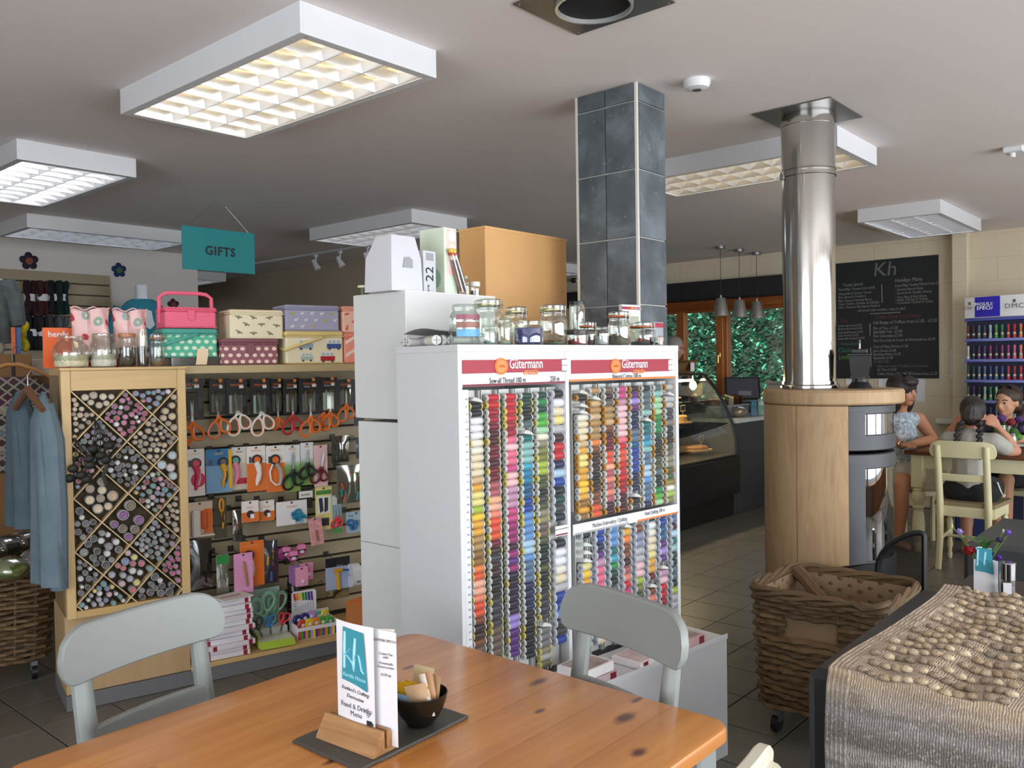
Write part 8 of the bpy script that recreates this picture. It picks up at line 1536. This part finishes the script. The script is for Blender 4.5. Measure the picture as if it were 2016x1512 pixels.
soft('hair', m, hairmat('#1a1210', '#33231d'), o, .009, 3); shades(o, Hd @ T(-.02, 0, .015))
m = MB(); p = V(hp[0])-V((.04, .0, 0)); m.tube([(p.x, p.y+.031*cos(a), p.z+.031*sin(a)) for a in [i*pi/8 for i in range(16)]], .004, 6, closed=True); put('bracelet', m, CHROME, o)
o = thing('cafe_stool', 'cream café chair under the dark-haired person', 'chair', WF); m = MB(); m.box((0, 0, .375), (.4, .4, .04), .006); put('seat', m, M_CREAM, o)
for sx in (-1, 1):
    for sy in (-1, 1): m = MB(); m.cyl((sx*.17, sy*.17, 0), (sx*.17, sy*.17, .355), .018, n=8); put('leg', m, M_CREAM, o)
# ---- woman facing the room across the table
F2 = frame(-1.50, 7.95, 0, -97); o = thing('person', 'person with tied brown hair and sunglasses on head in dark top', 'person', F2); SK = skinmat('#cc9878')
Hd = T(.08, .02, 1.075) @ RY(4) @ RZ(-14) @ Matrix.Scale(1.05, 4); m = MB(); head(m, Hd); limb(m, [(.03, 0, .90), (.06, .01, .99)], [.05, .047]); limb(m, [(-.04, 0, .50), (-.03, 0, .62), (0, 0, .74), (.02, 0, .84)], [.135, .12, .125, .10]); limb(m, [(.02, -.15, .855), (.02, .15, .855)], [.055, .055])
for sg in (-1, 1):
    el = (.18, sg*.24, .79); hx = (.36, sg*.06+.05, .79); limb(m, [(.02, sg*.175, .855), (.09, sg*.215, .82), el], [.054, .046, .04]); limb(m, [el, (.29, sg*.15, .79), hx], [.04, .035, .025]); hand(m, hx, (.2, -sg*.5, 0), (0, 0, 1), .14, .3, sg)
    limb(m, [(-.04, sg*.1, .50), (.15, sg*.1, .5), (.36, sg*.1, .48)], [.1, .085, .06]); limb(m, [(.36, sg*.1, .48), (.37, sg*.1, .28), (.34, sg*.1, .08)], [.056, .052, .036]); m.tube([(.32, sg*.1, .04), (.42, sg*.1, .035), (.5, sg*.1, .028)], [.038, .038, .026], 9)
soft('body', m, SK, o, .0095); face(o, Hd, '#a8605a', '#3a281e')
m = MB(); limb(m, [(-.04, 0, .52), (-.03, 0, .62), (0, 0, .74), (.02, 0, .835)], [.152, .138, .142, .112]); limb(m, [(.02, -.15, .86), (.02, .15, .86)], [.067, .067])
for sg in (-1, 1): limb(m, [(.02, sg*.175, .86), (.09, sg*.215, .825)], [.064, .058])
soft('dark_top', m, pm('#2b2830', .9, var=.1), o, .010); m = MB(); limb(m, [(-.04, -.06, .50), (-.04, .06, .50)], [.14, .14])
for sg in (-1, 1): limb(m, [(-.04, sg*.1, .5), (.2, sg*.1, .5), (.3, sg*.1, .49)], [.115, .1, .085])
soft('dark_trousers', m, pm('#24222a', .9), o, .011)
m = MB(); m.ell((-.028, 0, .042), (.108, .088, .098), 16, 12, M=Hd); m.ell((-.07, .0, -.03), (.06, .07, .07), 12, 10, M=Hd); m.tube([(-.09, .04, -.04), (-.06, .085, -.09), (.0, .09, -.16)], [.03, .028, .016], 8, M=Hd); soft('hair', m, BROWNH, o, .009, 3); shades(o, Hd @ T(-.02, 0, .006))
o = thing('cafe_stool', 'cream café chair under the person facing the room', 'chair', F2); m = MB(); m.box((-.04, 0, .345), (.4, .4, .04), .006); put('seat', m, M_CREAM, o)
for sx in (-1, 1):
    for sy in (-1, 1): m = MB(); m.cyl((sx*.17-.04, sy*.17, 0), (sx*.17-.04, sy*.17, .325), .018, n=8); put('leg', m, M_CREAM, o)
# ---- grey-haired member of staff behind the display case
p = onx(1326, 686, -4.9); S4 = frame(-4.9, p.y, p.z-1.56, -10); o = thing('person', 'grey-haired person standing behind the bakery display case', 'person', frame(-4.9, p.y, 0, -10)); SK = skinmat('#b98470'); q = p.z-1.565
Hd = T(.03, 0, 1.565+q) @ RZ(15) @ RY(14); m = MB(); head(m, Hd); limb(m, [(0, 0, 1.38+q), (.015, 0, 1.48+q)], [.055, .05]); limb(m, [(0, 0, .9), (0, 0, 1.1), (0, 0, 1.25+q)], [.15, .14, .14]); limb(m, [(0, -.17, 1.35+q), (0, .17, 1.35+q)], [.06, .06])
for sg in (-1, 1):
    limb(m, [(0, sg*.19, 1.34+q), (.02, sg*.23, 1.1), (.16, sg*.2, .98)], [.056, .044, .03]); hand(m, (.16, sg*.2, .98), (1, -sg*.3, -.2), (0, 0, 1), .15, .4, sg); limb(m, [(0, sg*.09, .9), (.0, sg*.09, .5), (-.01, sg*.09, .09)], [.1, .07, .045]); m.tube([(-.04, sg*.09, .045), (.06, sg*.09, .04), (.17, sg*.09, .03)], [.045, .042, .03], 9)
soft('body', m, SK, o, .011); face(o, Hd); m = MB(); m.ell((-.025, 0, .035), (.105, .088, .1), 16, 12, M=Hd); m.ell((-.05, 0, -.02), (.07, .085, .07), 12, 10, M=Hd); soft('hair', m, GREYH, o, .009, 3)
m = MB(); limb(m, [(0, 0, .88), (0, 0, 1.1), (0, 0, 1.26+q)], [.165, .155, .155]); limb(m, [(0, -.17, 1.355+q), (0, .17, 1.355+q)], [.07, .07]); soft('dark_shirt', m, pm('#33363c', .9), o, .012); m = MB(); limb(m, [(0, -.05, .88), (0, .05, .88)], [.15, .15])
for sg in (-1, 1): limb(m, [(0, sg*.09, .86), (0, sg*.09, .5), (-.01, sg*.09, .12)], [.115, .09, .075])
soft('dark_trousers', m, pm('#1f2024', .9), o, .013)
# ================================================================ lettering curves and fused figures become real meshes
bpy.context.view_layer.update(); dg = bpy.context.evaluated_depsgraph_get(); jobs = []
for o in [o for o in SC.objects if o.type == 'FONT']: jobs.append((o, bpy.data.meshes.new_from_object(o.evaluated_get(dg))))
fused = [(o, bpy.data.meshes.new_from_object(o.evaluated_get(dg))) for o in REM]
for o, me in jobs:
    par = o.parent; ml = o.matrix_local.copy(); bpy.data.objects.remove(o)
    n = bpy.data.objects.new('lettering', me); COL.objects.link(n); n.parent = par; n.matrix_local = ml
for o, me in fused: o.modifiers.clear(); o.data = me
